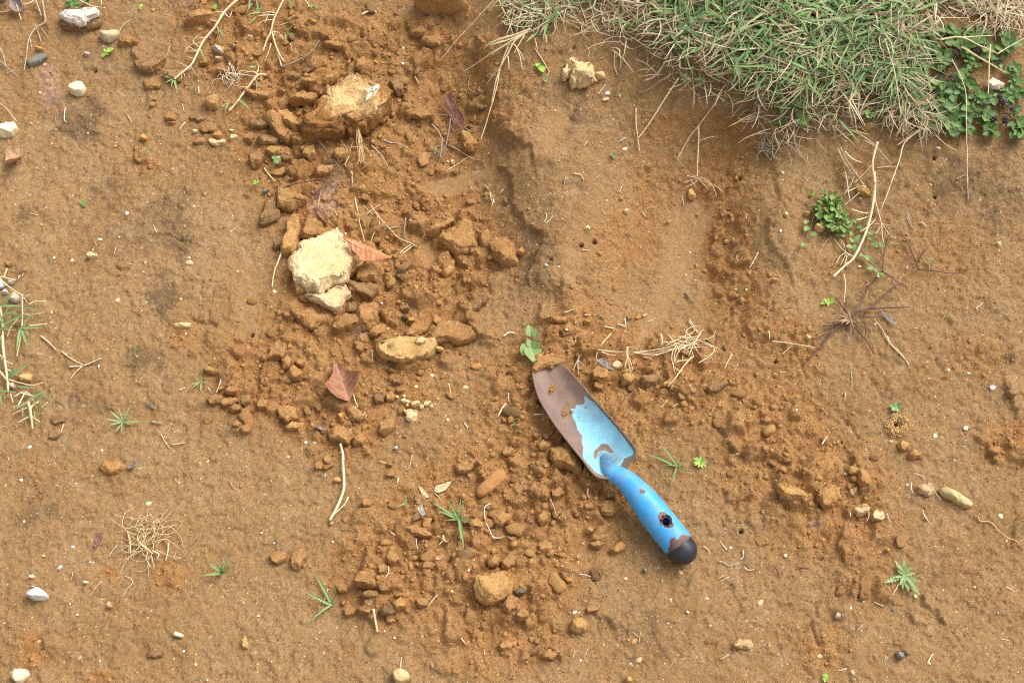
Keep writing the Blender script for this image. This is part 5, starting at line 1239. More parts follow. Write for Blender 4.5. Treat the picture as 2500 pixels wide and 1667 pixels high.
stem_mat('straw', lin(236, 218, 180), lin(208, 184, 142)); stem_mat('straw_grey', lin(200, 182, 154), lin(164, 146, 120)); stem_mat('straw_dark', lin(148, 122, 92), lin(112, 88, 66))
stem_mat('purple_stem', lin(122, 92, 76), lin(92, 68, 54)); stem_mat('root', lin(228, 202, 158), lin(200, 164, 114)); stem_mat('white_root', lin(232, 222, 200), lin(204, 184, 150)); stem_mat('pink_stem', lin(168, 92, 110), lin(124, 70, 74))
stem_mat('grey_twig', lin(172, 156, 134), lin(128, 112, 94))
SEEDS = [0]
def stem(c, pts, w, mat, label=None, cat='straw', name='straw', lift=0.0015, taper=0.6, parent=None, group=None, arch=0.0, wob=1.2, nodes=True):
    """one stalk; w is its width in enlarged-picture pixels"""
    SEEDS[0] += 1
    wm = max(w * (1.0 if mat == 'white_root' else 1.2), 5.5) / CF[c] * PXM
    P = path3(c, pts, wm, lift, wob, SEEDS[0], arch)
    n = len(P); R = wm / 2 * np.linspace(1, taper, n)
    if nodes: R = R * (1 + 0.18 * np.maximum(0, np.sin(np.arange(n) * 0.9 + SEEDS[0])) ** 6)
    V, F, T = tube(P, R)
    o0 = P[0] if parent is None else np.array(parent.location)
    me = mesh_from(name, V - o0, [F, T])
    o = obj(name, me, M[mat], parent)
    if parent is None: o.location = o0; tag(o, label, cat, group)
    return o
ST = stem
# --- long single stalks and roots
ST('B', (305,572, 470,503, 560,440, 625,345), 15, 'grey_twig', 'bent smooth grey stem above the biggest clod', 'stem', 'bent_stem', lift=.004)
ST('B', (305,572, 282,485, 262,430), 13, 'straw', 'pale short stem meeting the bent grey stem at its corner', 'stem', 'bent_stem', lift=.003)
ST('B', (2112,0, 1960,165, 1800,340, 1665,500), 7, 'straw', 'long thin straight straw slanting down from the top edge', lift=.012)
ST('B', (2265,320, 2170,560, 2130,760, 2060,1000, 2000,1190), 13, 'straw', 'long pale straw hanging from the dry tuft down to the pale clod', lift=.008)
ST('B', (2265,370, 2110,440, 2040,490, 1850,612), 9, 'straw', 'pale straw reaching left from the dry tuft', lift=.010)
ST('B', (2150,590, 2100,650, 2050,715), 9, 'straw', 'short side spike of the long hanging straw', lift=.008)
ST('B', (1070,1240, 1120,1285, 1160,1330, 1210,1422), 14, 'straw_grey', 'curved grey straw right below the hanging root bundle')
ST('B', (1168,1190, 1230,1215, 1300,1222, 1400,1275), 11, 'straw_grey', 'curved straw pointing to a pebble, right of the hanging root bundle')
ST('B', (840,1402, 880,1330, 890,1280, 912,1200), 9, 'straw', 'thin straw leaning on the left of the hanging root bundle', lift=.004)
ST('B', (840,1402, 890,1450, 908,1500), 8, 'straw', 'thin straw bending down below the hanging root bundle', lift=.003)
ST('B', (910,1567, 905,1480, 930,1385), 11, 'straw_grey', 'straw standing above the mauve patch')
ST('B', (800,1180, 830,1230, 870,1255, 1000,1250, 1050,1295, 1080,1360), 9, 'root', 'looping tan root behind the hanging root bundle', 'root', 'root')
ST('B', (1705,1455, 1800,1400, 1885,1340), 10, 'straw', 'straight straw below the pale three-cornered clod')
ST('B', (1720,1235, 1800,1275, 1890,1330, 1960,1360, 2035,1370), 10, 'straw_grey', 'bent grey straw crossing under the pale three-cornered clod')
ST('B', (1910,640, 1902,760, 2025,810), 7, 'straw_grey', 'thin bent straw on the slope right of the purple-brown leaf')
ST('B', (985,125, 1030,100, 1085,92, 1110,105), 15, 'straw', 'short pale curved straw near the top of the rubble')
ST('B', (155,1430, 200,1490, 250,1545), 14, 'straw', 'straight pale straw at the left edge of the rubble')
ST('B', (540,60, 500,-10), 8, 'straw', 'thin stalk at the top edge left of the rubble')
ST('B', (945,375, 990,360, 1050,310), 7, 'grey_twig', 'thin grey stalk above the biggest clod')
ST('B', (472,1265, 485,1400), 7, 'straw_dark', 'thin upright stalk beside the square pale brown clod')
ST('B', (1440,655, 1475,715), 12, 'straw', 'short pale splinter on the slope above the purple-brown leaf')
ST('F', (930,220, 950,330, 975,450, 1015,610), 9, 'straw', 'long straw running down to the curled brown leaf')
ST('F', (1060,278, 1140,390, 1240,500, 1300,560, 1460,632), 10, 'straw', 'main stalk of the straw sprig in the rubble', lift=.005)
ST('F', (1000,280, 1060,345, 1100,350), 6, 'straw', 'upper left twiglet of the straw sprig', lift=.005)
ST('F', (1145,280, 1080,320, 1030,360), 6, 'straw', 'uppermost crossing twiglet of the straw sprig', lift=.006)
ST('F', (1120,380, 1140,440, 1090,520, 1050,625), 8, 'straw', 'long left branch of the straw sprig', lift=.004)
ST('F', (1150,490, 1210,480, 1298,465), 16, 'grey_twig', 'short grey stick under the straw sprig', 'twig', 'twig')
ST('F', (1360,390, 1350,480, 1352,560, 1385,600), 15, 'grey_twig', 'upright grey stick right of the straw sprig', 'twig', 'twig', lift=.004)
ST('F', (1310,692, 1370,640, 1425,605), 10, 'straw', 'short straw under the right tip of the sprig', lift=.003)
ST('F', (1335,695, 1390,650, 1440,620), 8, 'straw', 'second short straw under the right tip of the sprig', lift=.003)
ST('F', (315,650, 270,770, 240,860, 225,975), 13, 'straw', 'curved straw standing left of the large cream clod', lift=.006)
ST('F', (935,805, 1000,768), 12, 'straw', 'short straw between leaf tip and clods')
ST('F', (905,0, 905,90, 915,150, 960,140, 1000,105), 10, 'straw_grey', 'hooked grey straw at the right of the mauve patch')
ST('F', (640,145, 620,270, 615,350, 690,430), 7, 'root', 'thin tan root around the left of the mauve patch', 'root', 'root')
ST('F', (290,150, 390,110, 540,75, 710,45), 14, 'purple_stem', 'long dark purple twig lying across the tall slab', 'twig', 'twig', lift=.012)
ST('F', (560,190, 640,140, 720,70), 22, 'purple_stem', 'short thick purple twig above the mauve patch', 'twig', 'twig', lift=.008)
ST('B', (500,1040, 570,1140, 680,1280, 722,1385), 20, 'purple_stem', 'dark purple branched twig below the biggest clod', 'twig', 'twig', lift=.010)
ST('B', (600,1010, 600,1100, 640,1200), 12, 'purple_stem', 'purple side branch of the dark twig below the biggest clod', 'twig', 'twig', lift=.012)
ST('C', (1185,455, 1100,640, 1068,760, 1050,920), 12, 'straw_dark', 'brown stalk with seed scars hanging on the bank', lift=.006)
ST('C', (1230,925, 1230,1060, 1245,1180, 1260,1282), 12, 'straw', 'upright straw joining a long slanting straw in a V', lift=.004)
ST('C', (1590,670, 1450,880, 1345,1050, 1245,1180), 12, 'straw', 'long slanting straw from the turf to the V', lift=.010)
ST('C', (1960,790, 1860,940, 1760,1070, 1690,1160, 1575,1362), 8, 'straw', 'long thin straw slanting down from the turf over the hollow', lift=.012)
ST('C', (1760,1070, 1762,1200, 1756,1350, 1752,1510), 13, 'straw', 'upright straw down the wall of the hollow', lift=.006)
ST('C', (1765,1200, 1830,1175, 1912,1160), 8, 'straw', 'side branch of the upright straw in the hollow', lift=.006)
ST('C', (1592,790, 1550,860, 1508,935), 8, 'straw_dark', 'short brown stalk below the turf edge')
ST('C', (1252,790, 1320,770, 1380,735, 1480,660, 1580,620, 1760,560, 1960,490), 11, 'grey_twig', 'dark grey dead stem creeping out of the turf', 'stem', 'dry_grass_stalk', lift=.006)
ST('C', (1300,692, 1400,640, 1470,540, 1530,420, 1580,290), 18, 'straw_grey', 'thick pale dead grass stem leaning out of the turf', 'stem', 'dry_grass_stalk', lift=.010)
ST('C', (1345,20, 1470,140, 1540,290), 18, 'straw', 'thick bent pale stem at the top of the turf', 'stem', 'dry_grass_stalk', lift=.018)
ST('C', (365,410, 420,490, 460,560, 490,615, 455,665), 10, 'root', 'tan root beside the bright green seedling', 'root', 'root')
ST('C', (815,500, 830,430, 790,380), 7, 'root', 'thin root above the ragged cream lump', 'root', 'root')
ST('C', (905,805, 970,720), 10, 'straw', 'short straw beside the ragged cream lump')
ST('C', (1090,430, 1100,520, 1090,600), 16, 'straw_grey', 'curled dead blade hanging from the bare turf edge')
ST('C', (1050,440, 1045,560, 1075,640), 8, 'straw', 'thin dead blade hanging from the bare turf edge')
ST('C', (500,440, 700,370, 870,330), 7, 'straw_dark', 'thin brown stalk across the bank beside the dry tuft', lift=.006)
ST('H', (992,0, 995,130, 970,330, 920,510, 830,710, 740,800, 640,890), 19, 'straw', 'longest thick pale runner stem right of the creeping plant', 'stem', 'runner_stem', lift=.008, taper=.9)
ST('H', (1003,130, 1000,230, 1020,320, 1050,440, 1060,560, 1080,640), 11, 'straw', 'second pale stem beside the thick runner', 'stem', 'runner_stem', lift=.006)
ST('H', (1170,0, 1110,160, 1045,330), 9, 'straw', 'straight pale stalk slanting to the runner joint', lift=.010)
ST('H', (830,410, 900,395, 965,370), 14, 'straw', 'short pale side shoot on the left of the runner', lift=.005)
ST('H', (800,320, 880,345, 960,355), 12, 'straw', 'upper pale side shoot on the left of the runner', lift=.006)
ST('H', (990,445, 1060,445, 1160,460), 11, 'straw_grey', 'grey side shoot on the right of the runner', lift=.004)
ST('H', (1060,440, 1000,530), 10, 'straw', 'short spike at the lower runner joint', lift=.004)
ST('H', (1060,440, 1110,520, 1180,570), 7, 'straw', 'thin spike at the right of the lower runner joint', lift=.004)
ST('H', (870,510, 960,450, 1000,400), 8, 'straw', 'thin pale stalk crossing the thick runner', lift=.010)
ST('H', (750,685, 700,640, 650,570), 8, 'straw', 'leftmost spike of the pale fan at the runner end', lift=.004)
ST('H', (750,685, 730,610, 690,560), 8, 'straw', 'upper spike of the pale fan at the runner end', lift=.004)
ST('H', (750,685, 700,720, 665,785), 8, 'straw', 'lower left spike of the pale fan at the runner end', lift=.004)
ST('H', (750,685, 730,740, 700,795), 8, 'straw', 'lower spike of the pale fan at the runner end', lift=.004)
ST('H', (755,685, 750,760, 715,865), 9, 'straw', 'longest downward spike of the pale fan at the runner end', lift=.004)
ST('H', (750,685, 790,710, 825,715), 12, 'straw', 'thick stub joining the pale fan to the runner', lift=.005)
ST('H', (730,870, 745,950, 738,1060, 735,1110), 11, 'straw', 'upright pale straw above the purple grass', lift=.005)
ST('H', (630,545, 580,590, 525,700), 6, 'white_root', 'hair root below the creeping plant', 'root', 'root')
ST('H', (990,1250, 1060,1340, 1110,1440, 1180,1500, 1240,1567, 1290,1650), 8, 'straw', 'thin winding straw below the purple grass')
ST('H', (120,1440, 230,1450, 330,1465, 490,1495), 12, 'straw', 'straight straw left of the purple grass', lift=.004)
ST('H', (205,1550, 260,1500, 280,1480), 8, 'straw', 'short straw below the straight straw by the purple grass')
ST('H', (415,280, 480,200, 545,125), 11, 'straw_dark', 'brown stalk at the upper left of the creeping plant', lift=.006)
ST('H', (740,180, 850,130, 920,125, 800,230, 740,280), 9, 'straw', 'bent pale stalk behind the creeping plant', lift=.006)
ST('H', (745,0, 765,120, 780,240), 10, 'straw', 'upright pale stalk above the creeping plant', lift=.008)
ST('H', (790,0, 860,60, 910,120), 10, 'straw', 'pale stalk slanting right above the creeping plant', lift=.010)
ST('H', (840,0, 790,110, 730,190), 8, 'straw', 'pale stalk slanting left above the creeping plant', lift=.010)
ST('H', (1270,350, 1290,410, 1315,480), 11, 'straw_grey', 'grey double straw right of the runner joint')
ST('H', (1385,425, 1440,460), 9, 'straw', 'short pale straw far right of the runner')
ST('H', (1855,1160, 1920,1110), 11, 'straw', 'short straw on the far right soil')
ST('H', (1690,60, 1780,30, 1785,130, 1790,240), 9, 'straw_grey', 'lower end of the thread-like straw on the right')
ST('D', (1650,510, 1730,660, 1770,800, 1775,1000, 1778,1200, 1785,1400, 1780,1567), 8, 'straw', 'very long thread-like straw hanging below the leafy plants', lift=.016)
ST('D', (1410,1090, 1250,1215, 1200,1380, 1130,1567), 12, 'straw', 'long pale straw hanging below the turf edge', lift=.014)
ST('D', (1410,1095, 1300,1160, 1185,1235), 11, 'straw', 'pale straw pointing left below the turf edge', lift=.012)
ST('D', (1020,1210, 985,1330, 980,1430, 1000,1567), 20, 'straw', 'thick pale straw leading down into the long runner', 'stem', 'runner_stem', lift=.012)
ST('D', (680,1260, 740,1380, 820,1480, 900,1567), 15, 'straw', 'left one of the straws fanning below the turf', lift=.010)
ST('D', (700,1250, 770,1390, 850,1500, 890,1567), 13, 'straw_grey', 'second of the straws fanning below the turf', lift=.012)
ST('D', (740,1290, 800,1350, 880,1385), 16, 'straw', 'short thick straw fanning below the turf', lift=.012)
ST('D', (820,1560, 900,1480, 980,1400), 9, 'straw', 'crossing straw below the turf')
ST('D', (1010,1430, 1090,1420, 1180,1418), 8, 'straw', 'level thin straw below the turf')
ST('D', (910,1200, 1000,1250, 1140,1400), 12, 'straw_grey', 'grey straw slanting right below the turf', lift=.010)
ST('D', (1080,330, 1130,500, 1170,640, 1215,965), 12, 'straw', 'long pale straw lying down the middle of the turf', lift=.030)
ST('D', (1550,340, 1730,320, 1890,390, 2040,460), 14, 'straw', 'pale bent straw over the leafy plants', lift=.022)
ST('D', (2040,460, 2140,400, 2280,320), 11, 'straw', 'pale straw at the right edge over the leafy plants', lift=.022)
ST('D', (1730,400, 1900,500, 2110,622), 15, 'straw', 'straight pale straw slanting over the leafy plants', lift=.022)
ST('D', (1980,380, 1970,520, 1960,800), 13, 'straw', 'upright pale straw beside the pinkish chip', lift=.022)
ST('D', (1730,320, 1860,310, 2000,305), 9, 'straw', 'thin level straw over the leafy plants', lift=.022)
ST('D', (1430,850, 1520,930, 1600,1090), 9, 'straw', 'thin straw at the left of the leafy plants', lift=.018)
ST('D', (1510,1150, 1600,1230, 1690,1285), 8, 'straw', 'thin straw sprawling out below the leafy plants', lift=.008)
ST('D', (2040,230, 2150,240, 2270,262), 8, 'straw', 'thin straw at the upper right edge', lift=.012)
# --- left side stalks
ST('A', (302,0, 330,70, 352,140), 13, 'straw_grey', 'left one of two grey roots hanging at the upper left', 'root', 'root', lift=.006)
ST('A', (358,0, 375,100, 382,190, 300,242, 245,340, 225,470, 203,610), 14, 'straw_grey', 'long grey root curving down at the upper left', 'root', 'root', lift=.006)
ST('A', (310,245, 330,300, 350,358), 9, 'straw_grey', 'short rootlet of the long grey root', 'root', 'root')
ST('A', (345,235, 380,280, 410,330), 8, 'straw_grey', 'second short rootlet of the long grey root', 'root', 'root')
ST('A', (255,330, 268,410), 7, 'straw', 'tiny rootlet beside the yellow pebble', 'root', 'root')
ST('A', (-20,400, 20,450, 45,550, 60,585), 10, 'straw_grey', 'upper grey root at the left edge', 'root', 'root', lift=.006)
ST('A', (-20,500, 60,570, 160,655), 12, 'straw_grey', 'lower grey root at the left edge', 'root', 'root', lift=.006)
ST('A', (-20,870, 60,930, 110,1000, 140,1035), 13, 'straw_grey', 'grey stalk pointing at the pale pebble on the left edge', 'stem', 'stalk', lift=.006)
ST('A', (1010,302, 1025,250, 1060,205, 1108,172), 13, 'straw_grey', 'curved grey stalk behind the heart-shaped pebble', 'stem', 'stalk', lift=.004)
ST('A', (555,918, 548,1010, 565,1045), 11, 'white_root', 'short white rootlet below the cream-white pebble', 'root', 'root')
ST('A', (1090,990, 1125,1042), 8, 'straw', 'short straw on the bare upper left soil')
ST('A', (1578,1042, 1545,1075, 1530,1108), 10, 'straw', 'short pale straw right of the little round clod')
ST('A', (1690,740, 1692,800), 12, 'white_root', 'short white rootlet below the upper runner', 'root', 'root')
ST('A', (1520,180, 1490,280, 1460,360), 8, 'straw_dark', 'thin brown stalk left of the reddish brown clod')
ST('A', (1430,0, 1470,20, 1490,60, 1520,180), 7, 'straw_dark', 'thin brown stalk at the top edge')
ST('A', (1660,0, 1620,40, 1570,75), 14, 'grey_twig', 'short grey twig at the top edge left of the runner', 'twig', 'twig', lift=.006)
ST('A', (860,0, 862,45), 10, 'straw', 'short stalk at the top edge right of the white crust')
ST('A', (670,0, 780,50, 900,68), 7, 'straw', 'thin stalk over the white crust', lift=.012)
ST('A', (1445,395, 1420,470, 1400,500), 10, 'straw_grey', 'grey stalk left of the upper runner tip')
ST('A', (-10,105, 60,95, 110,80), 10, 'straw', 'straw across the grey dead leaves')
ST('A', (140,40, 160,110, 182,175), 11, 'straw', 'straw hanging below the grey dead leaves', lift=.008)
ST('A', (190,45, 260,25, 285,0), 13, 'straw', 'straw at the right of the grey dead leaves', lift=.006)
ST('I', (345,0, 410,50, 480,120), 14, 'straw', 'straight straw right of the left-hand grass')
ST('I', (520,130, 600,190, 710,248), 11, 'straw', 'upper arm of the forked straw left of centre')
ST('I', (590,262, 690,256), 12, 'straw', 'left arm of the forked straw left of centre')
ST('I', (710,250, 780,225, 862,188), 11, 'straw', 'right arm of the forked straw left of centre')
ST('I', (700,258, 650,300, 595,368), 10, 'straw', 'lower arm of the forked straw left of centre')
ST('I', (1370,835, 1400,890, 1450,960), 8, 'straw', 'thin straw below the pale green rosette')
ST('I', (1460,925, 1520,918, 1570,905), 7, 'straw', 'thin level straw right of the thin straw')
ST('I', (1885,362, 1865,420, 1838,485), 15, 'straw', 'pale upright straw in the crumbly group')
ST('I', (1530,460, 1580,437), 10, 'straw', 'short straw beside the blue-green sprout')
ST('I', (1770,440, 1795,470), 9, 'straw', 'tiny straw right of the blue-green sprout')
ST('I', (1955,1240, 1985,1290, 2020,1310), 10, 'straw_grey', 'greenish curled stalk on the lower left soil')
ST('I', (540,750, 515,830), 9, 'straw', 'short straw on the flat flake below the left-hand grass')
ST('I', (470,545, 520,575, 550,612), 7, 'straw_dark', 'thin brown stalk right of the left-hand grass')
ST('I', (1285,725, 1330,735, 1390,742), 16, 'straw_grey', 'pale pinkish stem bit right of the pale green rosette')
ST('J', (805,915, 825,1000, 828,1100, 835,1280, 800,1400, 715,1567), 19, 'straw', 'long dry pale stem hanging from a clod, forked at the bottom', 'stem', 'dry_grass_stalk', lift=.004, taper=1.0)
ST('J', (872,1368, 840,1430, 780,1490, 750,1520), 13, 'straw', 'side fork at the bottom of the long dry stem', 'stem', 'dry_grass_stalk', lift=.004)
ST('J', (1075,120, 1080,215), 14, 'straw_grey', 'pale upright stub left of the ochre slab', 'stem', 'stem_piece', lift=.002)
ST('J', (915,500, 935,560, 955,605), 11, 'straw', 'straw sticking out under the flat reddish leaf')
ST('J', (1140,1062, 1175,1075, 1210,1085), 11, 'white_root', 'short white straw touching a small clod')
ST('J', (1415,1010, 1400,1080, 1375,1140, 1355,1100), 7, 'white_root', 'thin hooked white root above the wood chips', 'root', 'root')
ST('J', (1300,1205, 1285,1250), 10, 'straw', 'short straw left of the wood chips')
ST('J', (1725,405, 1745,495), 9, 'straw', 'short straw between pale crumbs and trowel')
ST('J', (2210,575, 2180,620, 2150,680), 10, 'straw', 'straw left of the trowel blade', lift=.003)
ST('J', (2235,485, 2240,560), 9, 'straw', 'short upright straw left of the trowel tip')
ST('J', (1010,650, 995,700), 9, 'straw', 'short straw right of the crumbs below the reddish leaf')
ST('K', (125,570, 85,620, 50,690), 9, 'straw', 'thin straw left of the middle of the blade', lift=.003)
ST('K', (360,668, 455,665), 12, 'straw', 'pale straw poking out from under the blade', lift=.003)
ST('K', (772,130, 735,205, 690,300), 11, 'white_root', 'long arm of the white forked root above the trowel', 'root', 'root', lift=.003)
ST('K', (735,205, 736,325), 9, 'white_root', 'middle arm of the white forked root above the trowel', 'root', 'root', lift=.003)
ST('K', (742,205, 765,230, 788,258), 9, 'white_root', 'short arm of the white forked root above the trowel', 'root', 'root', lift=.003)
ST('K', (1000,0, 930,70, 900,130, 888,205), 9, 'straw', 'curved straw left of the straw tangle', lift=.003)
ST('K', (905,118, 1000,130, 1120,135), 10, 'straw', 'level straw running to the root-bound clod', lift=.004)
ST('K', (930,135, 1000,158, 1060,165), 8, 'straw', 'lower level straw left of the root-bound clod', lift=.003)
ST('K', (2045,155, 2010,220, 1985,278), 11, 'straw', 'straw on the soil right of the straw tangle')
ST('K', (1700,180, 1620,280, 1560,360, 1500,432), 12, 'straw', 'long straw slanting down from the straw tangle', lift=.006)
ST('K', (1540,605, 1585,575), 8, 'straw', 'short straw right of the blade')
ST('K', (820,1290, 815,1340, 835,1380), 20, 'pale_stub', 'pinkish curled stub left of the trowel neck', 'stem', 'stem_piece')
ST('K', (1250,445, 1300,480), 9, 'straw', 'short straw below the grey-brown rounded clod')
ST('K', (1525,280, 1530,350), 9, 'straw', 'short straw beside the slanting straw of the tangle')
ST('N', (1085,935, 1100,1030, 1120,1135), 19, 'straw', 'short white straw standing out below the bottom rubble row', lift=.003, taper=.7)
ST('N', (1628,818, 1590,865, 1550,915), 12, 'straw', 'pale greenish straw at the right of the bottom rubble row')
ST('N', (1450,340, 1460,430), 10, 'white_root', 'short white straw above the bottom rubble row')
ST('N', (1395,430, 1398,480), 8, 'white_root', 'tiny white straw above the bottom rubble row')
ST('N', (2080,40, 2030,80, 2040,190, 2075,270, 2110,330, 2180,330), 10, 'white_root', 'pale forked root on the soil left of the handle', 'root', 'root', lift=.003)
ST('N', (2110,325, 2120,350), 10, 'white_root', 'little fork at the end of the pale forked root', 'root', 'root')
ST('N', (1680,310, 1680,345, 1645,392), 12, 'straw', 'left leg of the small starry straw', lift=.002)
ST('N', (1680,345, 1710,372), 10, 'straw', 'right leg of the small starry straw', lift=.002)
ST('N', (1630,316, 1680,335), 8, 'straw', 'arm of the small starry straw', lift=.002)
ST('N', (1830,435, 1832,490), 13, 'white_root', 'tiny white stub below the lower centre sprout')
ST('N', (1215,575, 1215,630, 1180,675), 9, 'white_root', 'thin white root over the bottom rubble row', 'root', 'root', lift=.008)
ST('N', (700,762, 680,820, 655,905), 16, 'straw_grey', 'straw beside the three-bladed sprout at the bottom')
ST('N', (745,200, 720,215), 13, 'white_root', 'tiny white chip at the foot of the long dry stem')
ST('L', (1100,0, 1140,80, 1200,140, 1290,240), 8, 'straw', 'lower end of the winding straw right of the purple grass')
ST('L', (795,300, 805,440), 7, 'straw', 'thin upright straw on the right-hand soil')
ST('L', (745,480, 742,550), 8, 'straw', 'short straw below the thin upright straw')
ST('L', (1325,1165, 1400,1190, 1435,1240), 8, 'white_root', 'root looping over the root-wrapped clod', 'root', 'root', lift=.008)
ST('L', (1310,1250, 1305,1300, 1325,1340), 11, 'white_root', 'left root of the root-wrapped clod', 'root', 'root', lift=.004)
ST('L', (1450,1240, 1510,1330, 1560,1395), 8, 'white_root', 'right root of the root-wrapped clod', 'root', 'root', lift=.004)
ST('L', (1400,1475, 1420,1520, 1450,1567), 8, 'white_root', 'thin root below the root-wrapped clod', 'root', 'root')
ST('Q', (1875,150, 1890,190, 1980,200, 2050,270, 2130,335, 2190,355, 2265,430), 9, 'root', 'long wavy tan root at the lower right edge', 'root', 'root')
ST('Q', (1405,95, 1420,150, 1470,215), 8, 'white_root', 'thin root upper right of the spiky rosette', 'root', 'root')
ST('Q', (1205,715, 1170,780, 1120,848), 9, 'straw', 'straw sticking out below the spiky rosette', lift=.003)
ST('Q', (340,582, 450,585), 10, 'pink_stem', 'short reddish stalk on the lower right soil')
ST('Q', (785,90, 790,150), 10, 'white_root', 'root at the left of the root-matted pair', 'root', 'root', lift=.004)
ST('Q', (945,110, 945,160, 925,190), 10, 'white_root', 'root between the root-matted pair', 'root', 'root', lift=.004)
ST('Q', (1095,125, 1110,165, 1130,205), 16, 'straw_grey', 'grey stub right of the root-matted pair', 'stem', 'stem_piece')
ST('M', (1085,280, 1105,380, 1110,470), 15, 'root', 'stiff stalk left of the root tangle', 'stem', 'stalk', lift=.003)
ST('M', (1432,375, 1430,440, 1410,525), 13, 'root', 'stiff stalk right of the root tangle', 'stem', 'stalk', lift=.003)
ST('M', (995,395, 950,450, 930,500), 12, 'straw_grey', 'grey stalk left of the root tangle', 'stem', 'stalk')
ST('M', (1500,450, 1480,510, 1540,505), 7, 'root', 'thin bent root right of the root tangle', 'root', 'root')
ST('M', (860,700, 810,760, 765,830), 7, 'root', 'thin root lower left of the root tangle', 'root', 'root')
ST('M', (1065,655, 1130,705, 1080,770, 1045,830), 7, 'white_root', 'thin forked root below the root tangle', 'root', 'root')
ST('M', (620,620, 605,690), 6, 'root', 'hair root on the lower left soil', 'root', 'root')
ST('O', (500,0, 530,70, 550,140), 8, 'white_root', 'thin white root left of the handle', 'root', 'root', lift=.004)
ST('O', (-10,300, 30,330, 90,330), 9, 'white_root', 'tail of the pale forked root', 'root', 'root')
ST('O', (1800,400, 1840,430, 1862,470), 7, 'straw', 'thin straw right of the black handle end')
ST('O', (1925,530, 1980,540, 2020,570, 2100,545), 8, 'white_root', 'wavy white root right of the handle end', 'root', 'root')
ST('O', (2140,440, 2140,500, 2110,520), 9, 'white_root', 'short white root at the far right of the handle end', 'root', 'root')
ST('O', (2150,580, 2190,605, 2235,600), 9, 'white_root', 'curled white root lower right of the handle end', 'root', 'root')
ST('O', (752,642, 800,645, 845,665), 9, 'white_root', 'white zigzag root in the loose soil left of the handle end', 'root', 'root')
ST('G', (1650,1025, 1680,1065, 1712,1102), 18, 'grey_twig', 'short dark grey stick in the scraped strip', 'twig', 'stick')
ST('G', (915,1212, 965,1250), 16, 'grey_twig', 'short dark stick below the scraped hollow', 'twig', 'stick')
ST('G', (615,1198, 700,1165), 13, 'straw_grey', 'grey splinter above the seedling by the trowel')
ST('G', (790,1217, 842,1215), 12, 'white_root', 'tiny white straw below the scraped hollow')
ST('G', (1290,1225, 1320,1205), 14, 'white_root', 'tiny white straw left of the scraped strip')
ST('G', (1135,1245, 1140,1300), 11, 'white_root', 'tiny upright white straw below the scraped hollow')
ST('G', (1070,1290, 1145,1315), 11, 'straw', 'short straw below the scraped hollow')
ST('G', (960,1315, 1040,1330), 11, 'straw', 'short pale straw left of the short straw below the hollow')
ST('G', (100,1398, 150,1365, 200,1372), 14, 'straw', 'pale bent straw left of the seedling by the trowel')
ST('G', (1020,1370, 950,1450, 905,1520), 10, 'straw', 'straw slanting left of the straw tangle')
ST('G', (765,1525, 745,1567), 14, 'white_root', 'white stub above the trowel tip')
ST('G', (460,440, 525,372), 7, 'straw', 'thin straw on the raised tongue of soil')
ST('G', (440,438, 468,390, 460,345), 12, 'white_root', 'white bent root on the raised tongue of soil', 'root', 'root')
ST('G', (765,660, 840,668), 8, 'straw', 'thin straw at the insect holes')
ST('G', (1275,340, 1310,380), 10, 'straw', 'short straw in the scraped hollow')
ST('G', (2090,705, 2095,755, 2170,730), 11, 'straw', 'small V-shaped straw on the wall of the hollow')
ST('G', (2270,680, 2230,760, 2195,820), 9, 'straw', 'straw at the crust edge right of the hollow', lift=.006)
ST('G', (630,40, 615,110), 9, 'straw_grey', 'short grey stalk on the raised tongue of soil')
ST('G', (700,15, 760,25, 785,75), 10, 'straw', 'small straw star on the raised tongue of soil')
ST('G', (1680,1265, 1720,1330, 1770,1385), 9, 'straw', 'straw above the straw tangle')

# --- tangles of thin strands
def tangle(name, label, cat, c, strands, mat, lift=0.002, wmul=1.0):
    parts = []
    for k, (pts, w) in enumerate(strands):
        SEEDS[0] += 1
        wm = max(w * wmul, 4.2) / CF[c] * PXM
        P = path3(c, pts, wm, lift + 0.004 * ((k * 0.618) % 1), 2.0, SEEDS[0], arch=0.003 * ((k * 0.37) % 1))
        parts.append(tube(P, wm / 2 * np.linspace(1, .55, len(P)), 5))
    V, F = merge(parts); o0 = V.mean(0); o0[2] = V[:, 2].min()
    o = obj(name, mesh_from(name, V - o0, F), M[mat], loc=o0)
    return tag(o, label, cat)
rt = random.Random(3)
def curls(n, cx, cy, rx, ry, ln, turns=1.6, w=7):
    out = []
    for _ in range(n):
        a = rt.uniform(0, 6.28); r = math.sqrt(rt.random())
        x, y = cx + math.cos(a) * rx * r, cy + math.sin(a) * ry * r
        h = rt.uniform(0, 6.28); p = [x, y]; k = rt.uniform(-turns, turns)
        L = ln * rt.uniform(.5, 1.3)
        for s in range(6):
            h += k / 6 * 2.0 + rt.uniform(-.35, .35); x += math.cos(h) * L / 6; y += math.sin(h) * L / 6; p += [x, y]
        out.append((p, w * rt.uniform(.6, 1.2)))
    return out
tangle('root_tangle', 'bushy tan root tangle lying on the lower left soil', 'roots', 'M', curls(34, 1260,290, 130,110, 260) + curls(22, 1250,430, 110,60, 200) + curls(12, 1270,200, 60,40, 120) +
       [((1270,440, 1265,540, 1265,660), 9), ((1280,450, 1300,540, 1320,600), 8), ((1250,430, 1130,470, 1060,560, 1010,650), 8), ((1220,430, 1120,490, 1000,560), 6), ((1320,430, 1420,480, 1550,505), 7), ((1240,440, 1160,430, 1110,480), 7), ((1180,370, 1240,420, 1300,470), 26), ((1290,440, 1350,470, 1330,520), 22), ((1260,430, 1250,520, 1290,580), 10)], 'root', wmul=.8)
